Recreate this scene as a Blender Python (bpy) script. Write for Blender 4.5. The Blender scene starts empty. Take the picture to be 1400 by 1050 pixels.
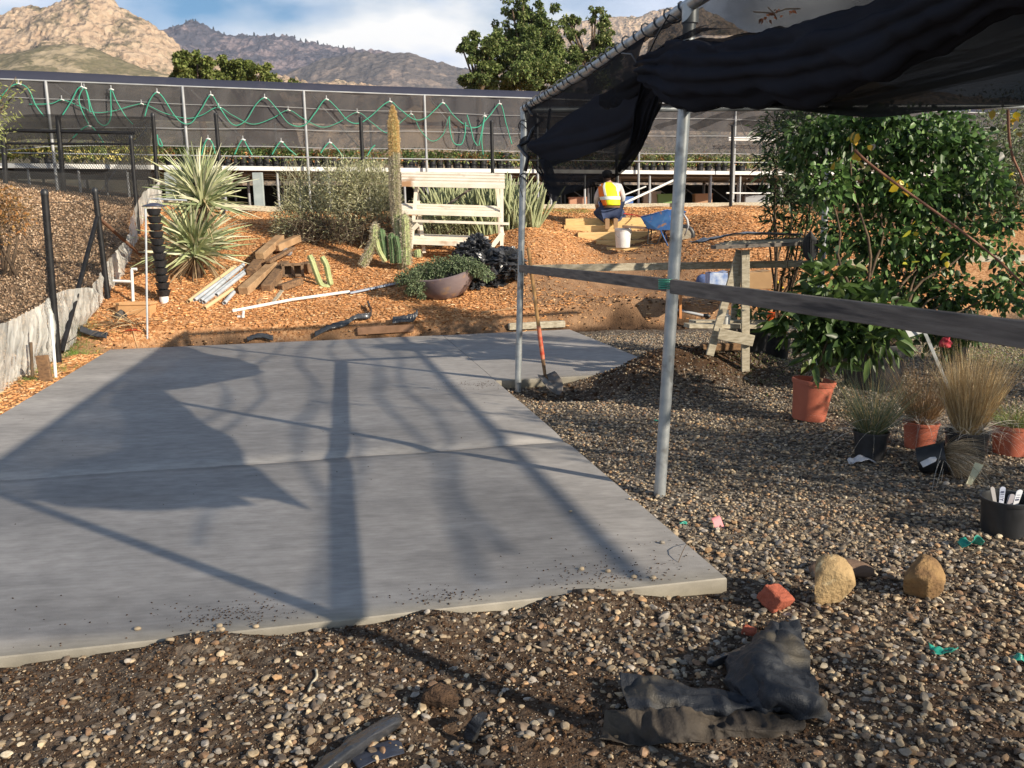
import bpy, math, random
import numpy as np
from mathutils import Vector, Matrix
random.seed(7); rng = np.random.default_rng(11)
scene = bpy.context.scene
col = scene.collection
# ------------------------------------------------------------------ camera
FPX = 1175.0
PITCH = math.radians(10.6); ROLL = math.radians(1.03)
cf = np.array([0, math.cos(PITCH), -math.sin(PITCH)])
r0 = np.array([1., 0, 0]); u0 = np.cross(r0, cf)
cr = r0*math.cos(ROLL) - u0*math.sin(ROLL); cu = u0*math.cos(ROLL) + r0*math.sin(ROLL)
EYE = np.array([0, 0, 1.6])
cd = bpy.data.cameras.new('camera'); cam = bpy.data.objects.new('camera', cd); col.objects.link(cam)
cd.sensor_width = 36; cd.lens = 36*FPX/1400; cd.clip_start = .05; cd.clip_end = 20000
cam.matrix_world = Matrix(((cr[0], cu[0], -cf[0], EYE[0]), (cr[1], cu[1], -cf[1], EYE[1]), (cr[2], cu[2], -cf[2], EYE[2]), (0, 0, 0, 1)))
scene.camera = cam
def ray(px, py): return cf + cr*(px-700)/FPX - cu*(py-525)/FPX
def gp(px, py, z=0.):                    # point at height z
    d = ray(px, py); return EYE + d*((z-EYE[2])/d[2])
def dp(px, py, y):                       # point at distance y
    d = ray(px, py); return EYE + d*(y/d[1])
# ------------------------------------------------------------------ noise
def _h(ix, iy, s):
    v = np.sin(ix*127.1 + iy*311.7 + s*74.7)*43758.5453
    return v - np.floor(v)
def vn(x, y, s=0):
    x = np.asarray(x, float); y = np.asarray(y, float)
    ix = np.floor(x); iy = np.floor(y); fx = x-ix; fy = y-iy
    fx = fx*fx*(3-2*fx); fy = fy*fy*(3-2*fy)
    a = _h(ix, iy, s); b = _h(ix+1, iy, s); c = _h(ix, iy+1, s); d = _h(ix+1, iy+1, s)
    return (a*(1-fx)+b*fx)*(1-fy) + (c*(1-fx)+d*fx)*fy - .5
def fbm(x, y, o=4, s=0):
    t = 0; a = 1.
    for k in range(o):
        t = t + a*vn(np.asarray(x)*2**k + 17*k, np.asarray(y)*2**k + 31*k, s+k); a *= .5
    return t
def sstep(a, b, x):
    t = np.clip((x-a)/(b-a), 0, 1); return t*t*(3-2*t)
# ------------------------------------------------------------------ terrain
SL1 = [(.96, 3.67), (-1.01, 12.57), (-5.48, 11.64), (-3.52, 2.73)]
SL2 = [(-.17, 8.77), (1.75, 9.17), (.89, 13.0), (-1.01, 12.57)]
FENCE = [(-4.9, 6.9), (-5.1, 8.3), (-5.85, 10.9), (-6.12, 13.0), (-6.9, 16.0), (-7.7, 18.5)]
def inpoly(x, y, P, grow=0.):
    m = np.ones(np.shape(x), bool); n = len(P)
    area = sum(P[i][0]*P[(i+1) % n][1]-P[(i+1) % n][0]*P[i][1] for i in range(n)); sg = 1 if area > 0 else -1
    for i in range(n):
        ax, ay = P[i]; bx, by = P[(i+1) % n]; L = math.hypot(bx-ax, by-ay)
        d = ((bx-ax)*(y-ay)-(by-ay)*(x-ax))/L*sg
        m &= d > -grow
    return m
def yedge(x): return np.where(x > 1.0, 13.05+.05*(np.minimum(x, 6)-1), 12.57+.218*(np.maximum(x, -14)+1.01))
def g2(x, y, cx, cy, rx, ry, h): return h*np.exp(-((x-cx)/rx)**2-((y-cy)/ry)**2)
def Hs(x, y):
    x = np.asarray(x, float); y = np.asarray(y, float)
    t = y - yedge(x)
    m = .285*np.clip(t-.15, 0, None) + .19*sstep(.16, .34, t)
    m = np.where(m > 1.6, 1.6+.32*(1-np.exp(-(m-1.6)/.32)), m)
    h = m - .05*(1-sstep(0.2, .4, t)) - .04*g2(x*0, t, 0, .07, 1, .10, 1.)*(y > 9)
    # bumps in the mulch
    k = sstep(.1, 1.5, t)
    h = h + k*(.07*fbm(x*.9, y*.9, 3, 3)+.035*vn(x*4, y*4, 5))*np.where(y > 24, .2, 1)
    h = h + g2(x, y, .45, 15.7, 1.0, 1.4, .48) + g2(x, y, 4.3, 16.6, 1.4, 1.5, .48) + g2(x, y, 1.9, 13.5, 1.0, .35, .16)
    h = h - g2(x, y, 2.1, 15.3, .9, 1.3, .16)
    # hillside beyond the fence
    h = h + .16*np.clip(-(x+6.3), 0, 6)*sstep(9, 13, y)*(1-sstep(24, 30, y))
    # gravel yard
    yard = 1-sstep(-.2, .3, t)
    h = h + yard*(.03*fbm(x*1.3, y*1.3, 3, 9)+.012*vn(x*7, y*7, 2))
    h = h + g2(x, y, 1.7, 8.85, .6, .5, .36) + g2(x, y, 2.55, 9.2, .55, .6, .22) + g2(x, y, 3.1, 7.9, .5, .35, .1) + g2(x, y, 1.2, 8.45, .28, .3, .12)
    h = h - g2(x, y, .55, 8.45, .75, .42, .13)
    for cx, cy, r, q in ((-1.25, 3.15, .14, .065), (-.35, 3.36, .13, .06), (.33, 3.5, .2, .07), (-.75, 3.2, .3, .03)):
        h = h + g2(x, y, cx, cy, r*1.3, r, q)
    h = h - g2(x, y, -.22, 2.62, .1, .12, .05)
    ins = inpoly(x, y, SL1, -.03) | inpoly(x, y, SL2, -.03)
    h = np.where(ins, np.minimum(h, -.13), h)
    return h
_lx = np.arange(-30, 30.01, .06); _ly = np.arange(0, 66, .06); _A, _B = np.meshgrid(_lx, _ly, indexing='ij'); _T = Hs(_A, _B)
def H(x, y):
    i = (x+30)/.06; j = y/.06
    if not (0 <= i < len(_lx)-1 and 0 <= j < len(_ly)-1): return float(Hs(x, y))
    a = int(i); b = int(j); u = i-a; v = j-b
    return float((_T[a, b]*(1-u)+_T[a+1, b]*u)*(1-v)+(_T[a, b+1]*(1-u)+_T[a+1, b+1]*u)*v)
def hp(px, py, dz=0.):                   # where a sight line meets the ground
    d = ray(px, py); t = .8
    while t < 400:
        p = EYE+d*t
        if p[2] < max(H(p[0], p[1]), -.13)+dz: return p
        t += .02 if t < 25 else .5
    return EYE+d*t
# ------------------------------------------------------------------ mesh helpers
def link(o, parent=None):
    col.objects.link(o)
    if parent is not None: o.parent = parent
    return o
def root_loc(o):
    while o.parent is not None: o = o.parent
    return np.array(o.location)
def tag(o, label=None, cat=None, group=None, kind=None):
    if label: o['label'] = label
    if cat: o['category'] = cat
    if group: o['group'] = group
    if kind: o['kind'] = kind
    return o
def thing(name, loc, label, cat, group=None):
    o = bpy.data.objects.new(name, None); o.location = [float(v) for v in loc]; o.empty_display_size = .2
    col.objects.link(o); return tag(o, label, cat, group)
def mk(name, V, Fc, mat, parent=None, smooth=False, colr=None, origin=None, uv=None, solid=0):
    V = np.asarray(V, float).reshape(-1, 3)
    if parent is not None: V = V - root_loc(parent)
    elif origin is not None: V = V - np.asarray(origin)
    me = bpy.data.meshes.new(name)
    if isinstance(Fc, np.ndarray):
        n, k = Fc.shape
        me.vertices.add(len(V)); me.vertices.foreach_set('co', V.astype(np.float32).ravel())
        me.loops.add(n*k); me.loops.foreach_set('vertex_index', Fc.astype(np.int32).ravel())
        me.polygons.add(n); me.polygons.foreach_set('loop_start', np.arange(0, n*k, k, dtype=np.int32))
        try: me.polygons.foreach_set('loop_total', np.full(n, k, np.int32))
        except Exception: pass
        me.update(calc_edges=True); me.validate()
    else:
        me.from_pydata([tuple(v) for v in V], [], Fc); me.update()
    if smooth is True: me.polygons.foreach_set('use_smooth', np.ones(len(me.polygons), bool))
    elif smooth: me.polygons.foreach_set('use_smooth', np.ones(len(me.polygons), bool)); me.set_sharp_from_angle(angle=smooth)
    if colr is not None:
        a = me.color_attributes.new('Col', 'FLOAT_COLOR', 'POINT')
        c = np.ones((len(V), 4), np.float32); c[:, :3] = colr; a.data.foreach_set('color', c.ravel())
    if uv is not None:
        l = me.uv_layers.new(name='UVMap'); vi = np.zeros(len(me.loops), np.int32); me.loops.foreach_get('vertex_index', vi)
        l.data.foreach_set('uv', np.asarray(uv, np.float32)[vi].ravel())
    for m in (mat if isinstance(mat, (list, tuple)) else [mat]): me.materials.append(m)
    o = bpy.data.objects.new(name, me)
    if parent is None and origin is not None: o.location = [float(v) for v in origin]
    link(o, parent)
    if solid:
        s = o.modifiers.new('thick', 'SOLIDIFY'); s.thickness = solid; s.offset = 0
    return o
def basis(d):
    d = np.asarray(d, float); d = d/np.linalg.norm(d)
    a = np.array([0, 0, 1.]) if abs(d[2]) < .95 else np.array([1., 0, 0])
    s = np.cross(a, d); s /= np.linalg.norm(s); return s, np.cross(d, s), d
class MB:
    def __init__(s): s.v = []; s.f = []
    def add(s, V, Fc):
        b = len(s.v); s.v += [tuple(float(c) for c in p) for p in V]; s.f += [tuple(i+b for i in q) for q in Fc]; return s
    def box(s, c, sz, rz=0., M=None, bev=0.):
        x, y, z = [k/2 for k in sz]; b = min(bev, x*.4, y*.4, z*.4)
        if b <= 0:
            P = [(i*x, j*y, k*z) for k in (-1, 1) for j in (-1, 1) for i in (-1, 1)]
            Fc = [(0, 2, 3, 1), (4, 5, 7, 6), (0, 1, 5, 4), (2, 6, 7, 3), (0, 4, 6, 2), (1, 3, 7, 5)]
        else:
            P = []; Fc = []
            def lay(zz, ins):
                i0 = len(P); X = x-ins; Y = y-ins
                q = b*.6
                P.extend([(-X+q, -Y, zz), (X-q, -Y, zz), (X, -Y+q, zz), (X, Y-q, zz), (X-q, Y, zz), (-X+q, Y, zz), (-X, Y-q, zz), (-X, -Y+q, zz)]); return i0
            L = [lay(-z, b), lay(-z+b, 0), lay(z-b, 0), lay(z, b)]
            for a, c2 in zip(L, L[1:]):
                for i in range(8): Fc.append((a+i, a+(i+1) % 8, c2+(i+1) % 8, c2+i))
            Fc.append(tuple(L[0]+i for i in range(7, -1, -1))); Fc.append(tuple(L[3]+i for i in range(8)))
        ca, sa = math.cos(rz), math.sin(rz); out = []
        for p in P:
            if M is not None: q = M[0]*p[0]+M[1]*p[1]+M[2]*p[2]
            else: q = np.array([p[0]*ca-p[1]*sa, p[0]*sa+p[1]*ca, p[2]])
            out.append(q+np.asarray(c))
        return s.add(out, Fc)
    def beam(s, a, b, w, h, bev=.004, up=None):      # a board from a to b; w across, h up
        a = np.asarray(a, float); b = np.asarray(b, float); sx, up_, d = basis(b-a)
        if up is not None:
            sx = np.cross(np.asarray(up, float), d); sx /= np.linalg.norm(sx); up_ = np.cross(d, sx)
        return s.box((a+b)/2, (w, h, np.linalg.norm(b-a)), M=(sx, up_, d), bev=bev)
    def tube(s, path, r, seg=10, cap=True):
        path = [np.asarray(p, float) for p in path]; n = len(path); V = []
        R = r if hasattr(r, '__len__') else [r]*n; sx = None
        for i in range(n):
            d = path[min(i+1, n-1)]-path[max(i-1, 0)]; d = d/(np.linalg.norm(d)+1e-9)
            if sx is None: sx, up, _ = basis(d)
            else:
                sx = sx-d*(sx@d); sx /= np.linalg.norm(sx)+1e-9; up = np.cross(d, sx)
            for k in range(seg):
                a = 2*math.pi*k/seg; V.append(path[i]+(sx*math.cos(a)+up*math.sin(a))*R[i])
        Fc = []
        for i in range(n-1):
            for k in range(seg): Fc.append((i*seg+k, i*seg+(k+1) % seg, (i+1)*seg+(k+1) % seg, (i+1)*seg+k))
        if cap: Fc.append(tuple(range(seg-1, -1, -1))); Fc.append(tuple((n-1)*seg+k for k in range(seg)))
        return s.add(V, Fc)
    def lathe(s, prof, c=(0, 0, 0), seg=24, d=None, wob=0):
        V = []; Fc = []; c = np.asarray(c, float)
        S, U, Dn = basis(d) if d is not None else (np.array([1., 0, 0]), np.array([0, 1., 0]), np.array([0, 0, 1.]))
        for r, z in prof:
            for k in range(seg):
                a = 2*math.pi*k/seg; rr = r*(1+wob*math.sin(3*a+1)); V.append(c+S*rr*math.cos(a)+U*rr*math.sin(a)+Dn*z)
        n = len(prof)
        for i in range(n-1):
            for k in range(seg): Fc.append((i*seg+k, i*seg+(k+1) % seg, (i+1)*seg+(k+1) % seg, (i+1)*seg+k))
        return s.add(V, Fc)
    def build(s, name, mat, parent=None, smooth=False, origin=None, solid=0):
        return mk(name, np.array(s.v), s.f, mat, parent, smooth, origin=origin, solid=solid)
SM = math.radians(40)
def grid_faces(n, m):
    i = np.arange(n-1)[:, None]*m + np.arange(m-1)[None, :]
    return np.stack([i, i+1, i+m+1, i+m], -1).reshape(-1, 4)
def crom(P, n):                                        # Catmull-Rom along axis 0
    P = np.asarray(P, float); k = len(P); t = np.linspace(0, k-1, n); i = np.minimum(t.astype(int), k-2); f = (t-i)
    f = f.reshape((-1,)+(1,)*(P.ndim-1))
    p1 = P[i]; p2 = P[i+1]; p0 = np.where((i == 0).reshape(f.shape), 2*p1-p2, P[np.maximum(i-1, 0)]); p3 = np.where((i+2 > k-1).reshape(f.shape), 2*p2-p1, P[np.minimum(i+2, k-1)])
    return .5*(2*p1+(p2-p0)*f+(2*p0-5*p1+4*p2-p3)*f**2+(3*p1-p0-3*p2+p3)*f**3)
def cloth(name, ctrl, n, m, mat, parent=None, origin=None, rough=.01, sc=6., solid=.002, seed=1, folds=0., fdir=0, smooth=True, ff=9, crease=0., csc=6.):
    A = crom(np.asarray(ctrl, float), n); A = crom(A.transpose(1, 0, 2), m).transpose(1, 0, 2)
    U, Vv = np.meshgrid(np.linspace(0, 1, n), np.linspace(0, 1, m), indexing='ij')
    du = np.gradient(A, axis=0); dv = np.gradient(A, axis=1); N = np.cross(du, dv); N /= np.linalg.norm(N, axis=-1, keepdims=True)+1e-9
    dsp = rough*fbm(A[..., 0]*sc+A[..., 2]*2*sc, A[..., 1]*sc, 4, seed)
    if crease:
        for k_ in range(3): dsp = dsp + crease*(.5**k_)*(.25-np.abs(vn(A[..., 0]*csc*1.9**k_+A[..., 2]*3+k_*5, A[..., 1]*csc*1.9**k_+A[..., 2]*csc, seed+20+k_)))*2
    if folds:
        q = U if fdir == 0 else Vv; o = Vv if fdir == 0 else U
        dsp = dsp + folds*np.abs(np.sin(q*ff+2.2*vn(o*3, q*4, seed)*2))
    A = A + N*dsp[..., None]
    L = np.stack([np.cumsum(np.linalg.norm(du, axis=-1), 0), np.cumsum(np.linalg.norm(dv, axis=-1), 1)], -1)
    return mk(name, A.reshape(-1, 3), grid_faces(n, m), mat, parent, smooth, origin=origin, uv=L.reshape(-1, 2), solid=solid)
def copy_tree(o, parent=None, loc=None, rz=None, label=None):
    c = o.copy(); col.objects.link(c); c.parent = parent
    if loc is not None: c.location = [float(v) for v in loc]
    if rz is not None: c.rotation_euler = (0, 0, rz)
    if label: c['label'] = label
    for ch in list(o.children): copy_tree(ch, c)
    return c
# ------------------------------------------------------------------ materials
def nt(m): m.use_nodes = True; return m.node_tree.nodes, m.node_tree.links
def rgb(c): return (c[0], c[1], c[2], 1)
def mat(name, c1, c2=None, rough=.8, sc=8., bump=.0, bsc=40., metal=0., spec=.3, c3=None, sc3=60., attr=False, amt=1., stretch=None, sharp=(.35, .65), transl=0., bdist=.01, sheen=0.):
    m = bpy.data.materials.new(name); N, L = nt(m); b = N['Principled BSDF']
    b.inputs['Roughness'].default_value = rough; b.inputs['Metallic'].default_value = metal
    b.inputs['Specular IOR Level'].default_value = spec
    tc = N.new('ShaderNodeTexCoord'); co = tc.outputs['Object']
    if stretch:
        mp = N.new('ShaderNodeMapping'); mp.inputs['Scale'].default_value = stretch; L.new(co, mp.inputs[0]); co = mp.outputs[0]
    def noise(s, det=5):
        n = N.new('ShaderNodeTexNoise'); n.inputs['Scale'].default_value = s; n.inputs['Detail'].default_value = det; L.new(co, n.inputs['Vector']); return n
    def ramp(n, a, b2):
        r = N.new('ShaderNodeValToRGB'); r.color_ramp.elements[0].position = a; r.color_ramp.elements[1].position = b2; L.new(n.outputs[0], r.inputs[0]); return r
    def mix(fac, a, b2, mode='MIX'):
        x = N.new('ShaderNodeMix'); x.data_type = 'RGBA'; x.blend_type = mode
        if isinstance(fac, float): x.inputs[0].default_value = fac
        else: L.new(fac, x.inputs[0])
        for k, v in ((6, a), (7, b2)):
            if isinstance(v, tuple): x.inputs[k].default_value = rgb(v)
            else: L.new(v, x.inputs[k])
        return x.outputs[2]
    if attr:
        at = N.new('ShaderNodeAttribute'); at.attribute_name = 'Col'; out = at.outputs['Color']
        if c2: out = mix(ramp(noise(sc), *sharp).outputs[0], out, mix(1., out, tuple(c2), 'MULTIPLY'))
    else:
        out = tuple(c1)
        if c2: out = mix(ramp(noise(sc), *sharp).outputs[0], tuple(c1), tuple(c2))
    if c3: out = mix(ramp(noise(sc3, 3), .58, .7).outputs[0], out, tuple(c3))
    if isinstance(out, tuple): b.inputs['Base Color'].default_value = rgb(out)
    else: L.new(out, b.inputs['Base Color'])
    if bump:
        bn = N.new('ShaderNodeBump'); bn.inputs['Strength'].default_value = bump; bn.inputs['Distance'].default_value = bdist
        L.new(noise(bsc, 8).outputs[0], bn.inputs['Height']); L.new(bn.outputs[0], b.inputs['Normal'])
    if transl:
        tl = N.new('ShaderNodeBsdfTranslucent'); ms = N.new('ShaderNodeMixShader'); ms.inputs[0].default_value = transl
        if isinstance(out, tuple): tl.inputs[0].default_value = rgb(out)
        else: L.new(out, tl.inputs[0])
        L.new(b.outputs[0], ms.inputs[1]); L.new(tl.outputs[0], ms.inputs[2]); L.new(ms.outputs[0], N['Material Output'].inputs[0])
    return m
def net_mat(name, c, op, vary=.0, transl=.3, sc=2., pleat=None):      # fine knitted netting, seen through
    m = bpy.data.materials.new(name); N, L = nt(m); N.remove(N['Principled BSDF'])
    df = N.new('ShaderNodeBsdfDiffuse'); df.inputs[0].default_value = rgb(c)
    tl = N.new('ShaderNodeBsdfTranslucent'); tl.inputs[0].default_value = rgb(c)
    a = N.new('ShaderNodeMixShader'); a.inputs[0].default_value = transl; L.new(df.outputs[0], a.inputs[1]); L.new(tl.outputs[0], a.inputs[2])
    tr = N.new('ShaderNodeBsdfTransparent'); ms = N.new('ShaderNodeMixShader'); L.new(tr.outputs[0], ms.inputs[1]); L.new(a.outputs[0], ms.inputs[2])
    if vary:
        tc = N.new('ShaderNodeTexCoord'); n = N.new('ShaderNodeTexNoise'); n.inputs['Scale'].default_value = sc; n.inputs['Detail'].default_value = 4
        mp = N.new('ShaderNodeMapping'); L.new(tc.outputs['UV' if pleat else 'Object'], mp.inputs[0]); L.new(mp.outputs[0], n.inputs['Vector'])
        if pleat: mp.inputs['Scale'].default_value = pleat
        mr = N.new('ShaderNodeMapRange'); mr.inputs[1].default_value = .3; mr.inputs[2].default_value = .7
        mr.inputs[3].default_value = max(0, op-vary); mr.inputs[4].default_value = min(1, op+vary); L.new(n.outputs[0], mr.inputs[0]); L.new(mr.outputs[0], ms.inputs[0])
    else: ms.inputs[0].default_value = op
    L.new(ms.outputs[0], N['Material Output'].inputs[0]); return m
def mesh_mat(name, c, cell, wire, back=0.):              # diamond netting from UVs in metres
    m = bpy.data.materials.new(name); N, L = nt(m); b = N['Principled BSDF']; b.inputs['Base Color'].default_value = rgb(c); b.inputs['Roughness'].default_value = .6
    tc = N.new('ShaderNodeUVMap'); sp = N.new('ShaderNodeSeparateXYZ'); L.new(tc.outputs[0], sp.inputs[0])
    def M(op, a, b2=None):
        x = N.new('ShaderNodeMath'); x.operation = op
        for i, v in enumerate((a, b2)):
            if v is None: continue
            if isinstance(v, (int, float)): x.inputs[i].default_value = v
            else: L.new(v, x.inputs[i])
        return x.outputs[0]
    def line(op):
        q = M('DIVIDE', M(op, sp.outputs[0], sp.outputs[1]), cell); q = M('FRACT', q); return M('LESS_THAN', q, wire)
    k = M('MAXIMUM', line('ADD'), line('SUBTRACT'))
    if back: k = M('MAXIMUM', k, back)
    tr = N.new('ShaderNodeBsdfTransparent'); ms = N.new('ShaderNodeMixShader'); L.new(k, ms.inputs[0]); L.new(tr.outputs[0], ms.inputs[1]); L.new(b.outputs[0], ms.inputs[2])
    L.new(ms.outputs[0], N['Material Output'].inputs[0]); return m
M = {}
M['galv'] = mat('galvanised steel', (.42, .44, .45), (.30, .33, .35), rough=.42, sc=14, metal=.55, c3=(.2, .2, .2), sc3=9)
M['galv_far'] = mat('galvanised frame', (.40, .41, .42), (.28, .29, .31), rough=.5, sc=3, metal=.2)
M['wood_grey'] = mat('weathered timber', (.19, .165, .145), (.11, .095, .085), rough=.8, sc=3, stretch=(6, 1, 16), bump=.3, bsc=12, c3=(.05, .045, .045), sc3=1.2)
M['wood_pale'] = mat('pale weathered boards', (.50, .45, .35), (.30, .26, .19), rough=.8, sc=6, stretch=(2, 8, 8), bump=.3)
M['wood_new'] = mat('new yellow timber', (.74, .52, .25), (.60, .40, .17), rough=.7, sc=3, stretch=(2, 10, 14))
M['wood_old'] = mat('old brown timber', (.27, .16, .085), (.13, .08, .05), rough=.9, sc=7, stretch=(3, 5, 5), bump=.6)
M['wood_white'] = mat('white painted worn wood', (.78, .72, .62), (.70, .62, .50), rough=.7, sc=4, c3=(.42, .24, .13), sc3=2.2)
M['black_plastic'] = mat('black plastic', (.012, .013, .015), (.022, .023, .027), rough=.45, sc=20, spec=.5)
M['black_paint'] = mat('black painted post', (.008, .008, .009), (.016, .016, .018), rough=.5, sc=10, spec=.3)
M['terracotta'] = mat('terracotta plastic', (.42, .12, .07), (.36, .10, .06), rough=.55, sc=6, spec=.4)
M['white'] = mat('white plastic', (.78, .78, .76), (.66, .66, .64), rough=.5, sc=12)
M['green_hose'] = mat('green hose', (.035, .34, .22), (.05, .26, .18), sc=3, rough=.5, spec=.4)
M['leaf'] = mat('leaf', (0, 0, 0), attr=True, rough=.42, spec=.4, transl=.22)
M['leaf_dull'] = mat('dull leaf', (0, 0, 0), attr=True, rough=.75, spec=.2, transl=.15)
M['straw'] = mat('dry grass', (0, 0, 0), attr=True, rough=.7, spec=.2, transl=.15)
M['bark'] = mat('bark', (.16, .11, .07), (.07, .05, .035), rough=.9, sc=12, bump=.6)
M['stone_attr'] = mat('pebble', (0, 0, 0), (.72, .70, .66), attr=True, rough=.62, sc=90, spec=.35, bump=.15, bsc=200, bdist=.002)
M['chip'] = mat('bark chip', (0, 0, 0), attr=True, rough=.8, spec=.2)
M['clod'] = mat('soil clod', (0, 0, 0), (.55, .5, .45), attr=True, rough=.95, sc=60, bump=.8, bsc=160, spec=.1)
M['blue'] = mat('blue paint', (.03, .10, .30), (.05, .15, .36), rough=.5, sc=8, c3=(.25, .15, .10), sc3=10)
# ------------------------------------------------------------------ scatter geometry
def icosphere(sub):
    import bmesh
    bm = bmesh.new(); bmesh.ops.create_icosphere(bm, subdivisions=sub, radius=1)
    V = np.array([v.co[:] for v in bm.verts]); Fc = np.array([[v.index for v in f.verts] for f in bm.faces]); bm.free(); return V, Fc
def randrot(n, tilt=math.pi):
    a = rng.uniform(0, 2*np.pi, n); b = rng.uniform(-tilt, tilt, n); c = rng.uniform(0, 2*np.pi, n)
    ca, sa, cb, sb, cc, sc = np.cos(a), np.sin(a), np.cos(b), np.sin(b), np.cos(c), np.sin(c)
    Z1 = np.zeros((n, 3, 3)); X = np.zeros((n, 3, 3)); Z2 = np.zeros((n, 3, 3))
    Z1[:, 0, 0] = ca; Z1[:, 0, 1] = -sa; Z1[:, 1, 0] = sa; Z1[:, 1, 1] = ca; Z1[:, 2, 2] = 1
    X[:, 0, 0] = 1; X[:, 1, 1] = cb; X[:, 1, 2] = -sb; X[:, 2, 1] = sb; X[:, 2, 2] = cb
    Z2[:, 0, 0] = cc; Z2[:, 0, 1] = -sc; Z2[:, 1, 0] = sc; Z2[:, 1, 1] = cc; Z2[:, 2, 2] = 1
    return Z1@X@Z2
def scatter(name, P, S, sub, mt, colr, variants=6, jit=.22, flat=(.55, .8), tilt=.5, smooth=True, boxy=False, kind='stuff', **kw):
    """P (n,3) places, S (n) half sizes; returns one object of many small stones"""
    n = len(P)
    if boxy:
        V0 = np.array([(i, j, k) for k in (-1, 1) for j in (-1, 1) for i in (-1, 1)], float); F0 = np.array([(0, 2, 3, 1), (4, 5, 7, 6), (0, 1, 5, 4), (2, 6, 7, 3), (0, 4, 6, 2), (1, 3, 7, 5)])
    else: V0, F0 = icosphere(sub)
    vs = []
    for k in range(variants):
        v = V0*(1+rng.uniform(-jit, jit, (len(V0), 1)))
        if not boxy:
            for _ in range(6):                       # chip a few facets off
                d = rng.normal(size=3); d /= np.linalg.norm(d); q = v@d; t = rng.uniform(.45, .75); v = v-np.outer(np.clip(q-t, 0, None)*.95, d)
        vs.append(v)
    vs = np.array(vs); pick = rng.integers(0, variants, n)
    sc = np.stack([np.ones(n), rng.uniform(flat[0], 1, n) if not boxy else rng.uniform(.18, .4, n), rng.uniform(flat[0]*.7, flat[1]*.8, n) if not boxy else rng.uniform(.05, .15, n)], 1)*S[:, None]
    V = vs[pick]*sc[:, None, :]
    R = randrot(n, tilt); V = np.einsum('nij,nkj->nki', R, V)+P[:, None, :]
    Fc = (F0[None]+(np.arange(n)*len(V0))[:, None, None]).reshape(-1, F0.shape[1])
    C = np.repeat(colr, len(V0), 0)
    o = mk(name, V.reshape(-1, 3), Fc, mt, None, smooth, colr=C); tag(o, kw.get('label'), kw.get('cat'), kind=kind); return o
def palette(n, cols, w=None, vary=.15):
    cols = np.array(cols, float); w = None if w is None else np.array(w)/np.sum(w)
    c = cols[rng.choice(len(cols), n, p=w)]*rng.uniform(1-vary, 1+vary, (n, 1)); return np.clip(c, 0, 1)
def leaves(P, Dn, L, wr=.4, fold=.25, colr=None, bend=.2, six=False):
    """rhombic folded leaves: returns V,F,C"""
    n = len(P); Dn = Dn/np.linalg.norm(Dn, axis=1, keepdims=True); rnd = rng.normal(size=(n, 3)); rnd[:, 2] *= .6
    S = np.cross(Dn, rnd); S /= np.linalg.norm(S, axis=1, keepdims=True)+1e-9; Nn = np.cross(S, Dn); L = np.asarray(L)[:, None]
    w = L*wr*.5; dr = np.array([0, 0, -1.])*L*bend
    if not six:
        V = np.stack([P, P+Dn*L*.45-S*w+Nn*w*fold, P+Dn*L+dr, P+Dn*L*.45+S*w+Nn*w*fold], 1); F0 = np.array([(0, 1, 2), (0, 2, 3)]); k = 4
    else:
        V = np.stack([P, P+Dn*L*.28-S*w+Nn*w*fold, P+Dn*L*.68-S*w*.8+Nn*w*fold+dr*.4, P+Dn*L+dr, P+Dn*L*.68+S*w*.8+Nn*w*fold+dr*.4, P+Dn*L*.28+S*w+Nn*w*fold, P+Dn*L*.5+dr*.2], 1)
        F0 = np.array([(0, 1, 6), (1, 2, 6), (2, 3, 6), (3, 4, 6), (4, 5, 6), (5, 0, 6)]); k = 7
    Fc = (F0[None]+(np.arange(n)*k)[:, None, None]).reshape(-1, 3)
    return V.reshape(-1, 3), Fc, np.repeat(colr, k, 0)
def strands(P, Dn, L, w, droop=.5, seg=4, colr=None, curl=.1):
    """ribbons, tapering, bending down"""
    n = len(P); Dn = Dn/np.linalg.norm(Dn, axis=1, keepdims=True); S = np.cross(Dn, rng.normal(size=(n, 3))); S /= np.linalg.norm(S, axis=1, keepdims=True)+1e-9
    L = np.asarray(L)[:, None]; w = np.asarray(w)[:, None] if hasattr(w, '__len__') else w; rows = []; cb = rng.normal(size=(n, 3))*curl
    droop = np.asarray(droop)[:, None] if hasattr(droop, '__len__') else droop
    for k in range(seg+1):
        t = k/seg; c = P+Dn*L*t+np.array([0, 0, -1.])*L*droop*t*t+cb*L*t*t; ww = w*(1-t)**.6*.5 if k < seg else w*.06
        rows += [c-S*ww, c+S*ww]
    V = np.stack(rows, 1); m = 2*(seg+1); F0 = np.array([(2*k, 2*k+1, 2*k+3, 2*k+2) for k in range(seg)])
    Fc = (F0[None]+(np.arange(n)*m)[:, None, None]).reshape(-1, 4); return V.reshape(-1, 3), Fc, np.repeat(colr, m, 0)
def sphdir(n, up=0.):
    d = rng.normal(size=(n, 3)); d[:, 2] += up; return d/np.linalg.norm(d, axis=1, keepdims=True)
def tris(F4): return np.concatenate([F4[:, :3], F4[:, [0, 2, 3]]])
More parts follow.
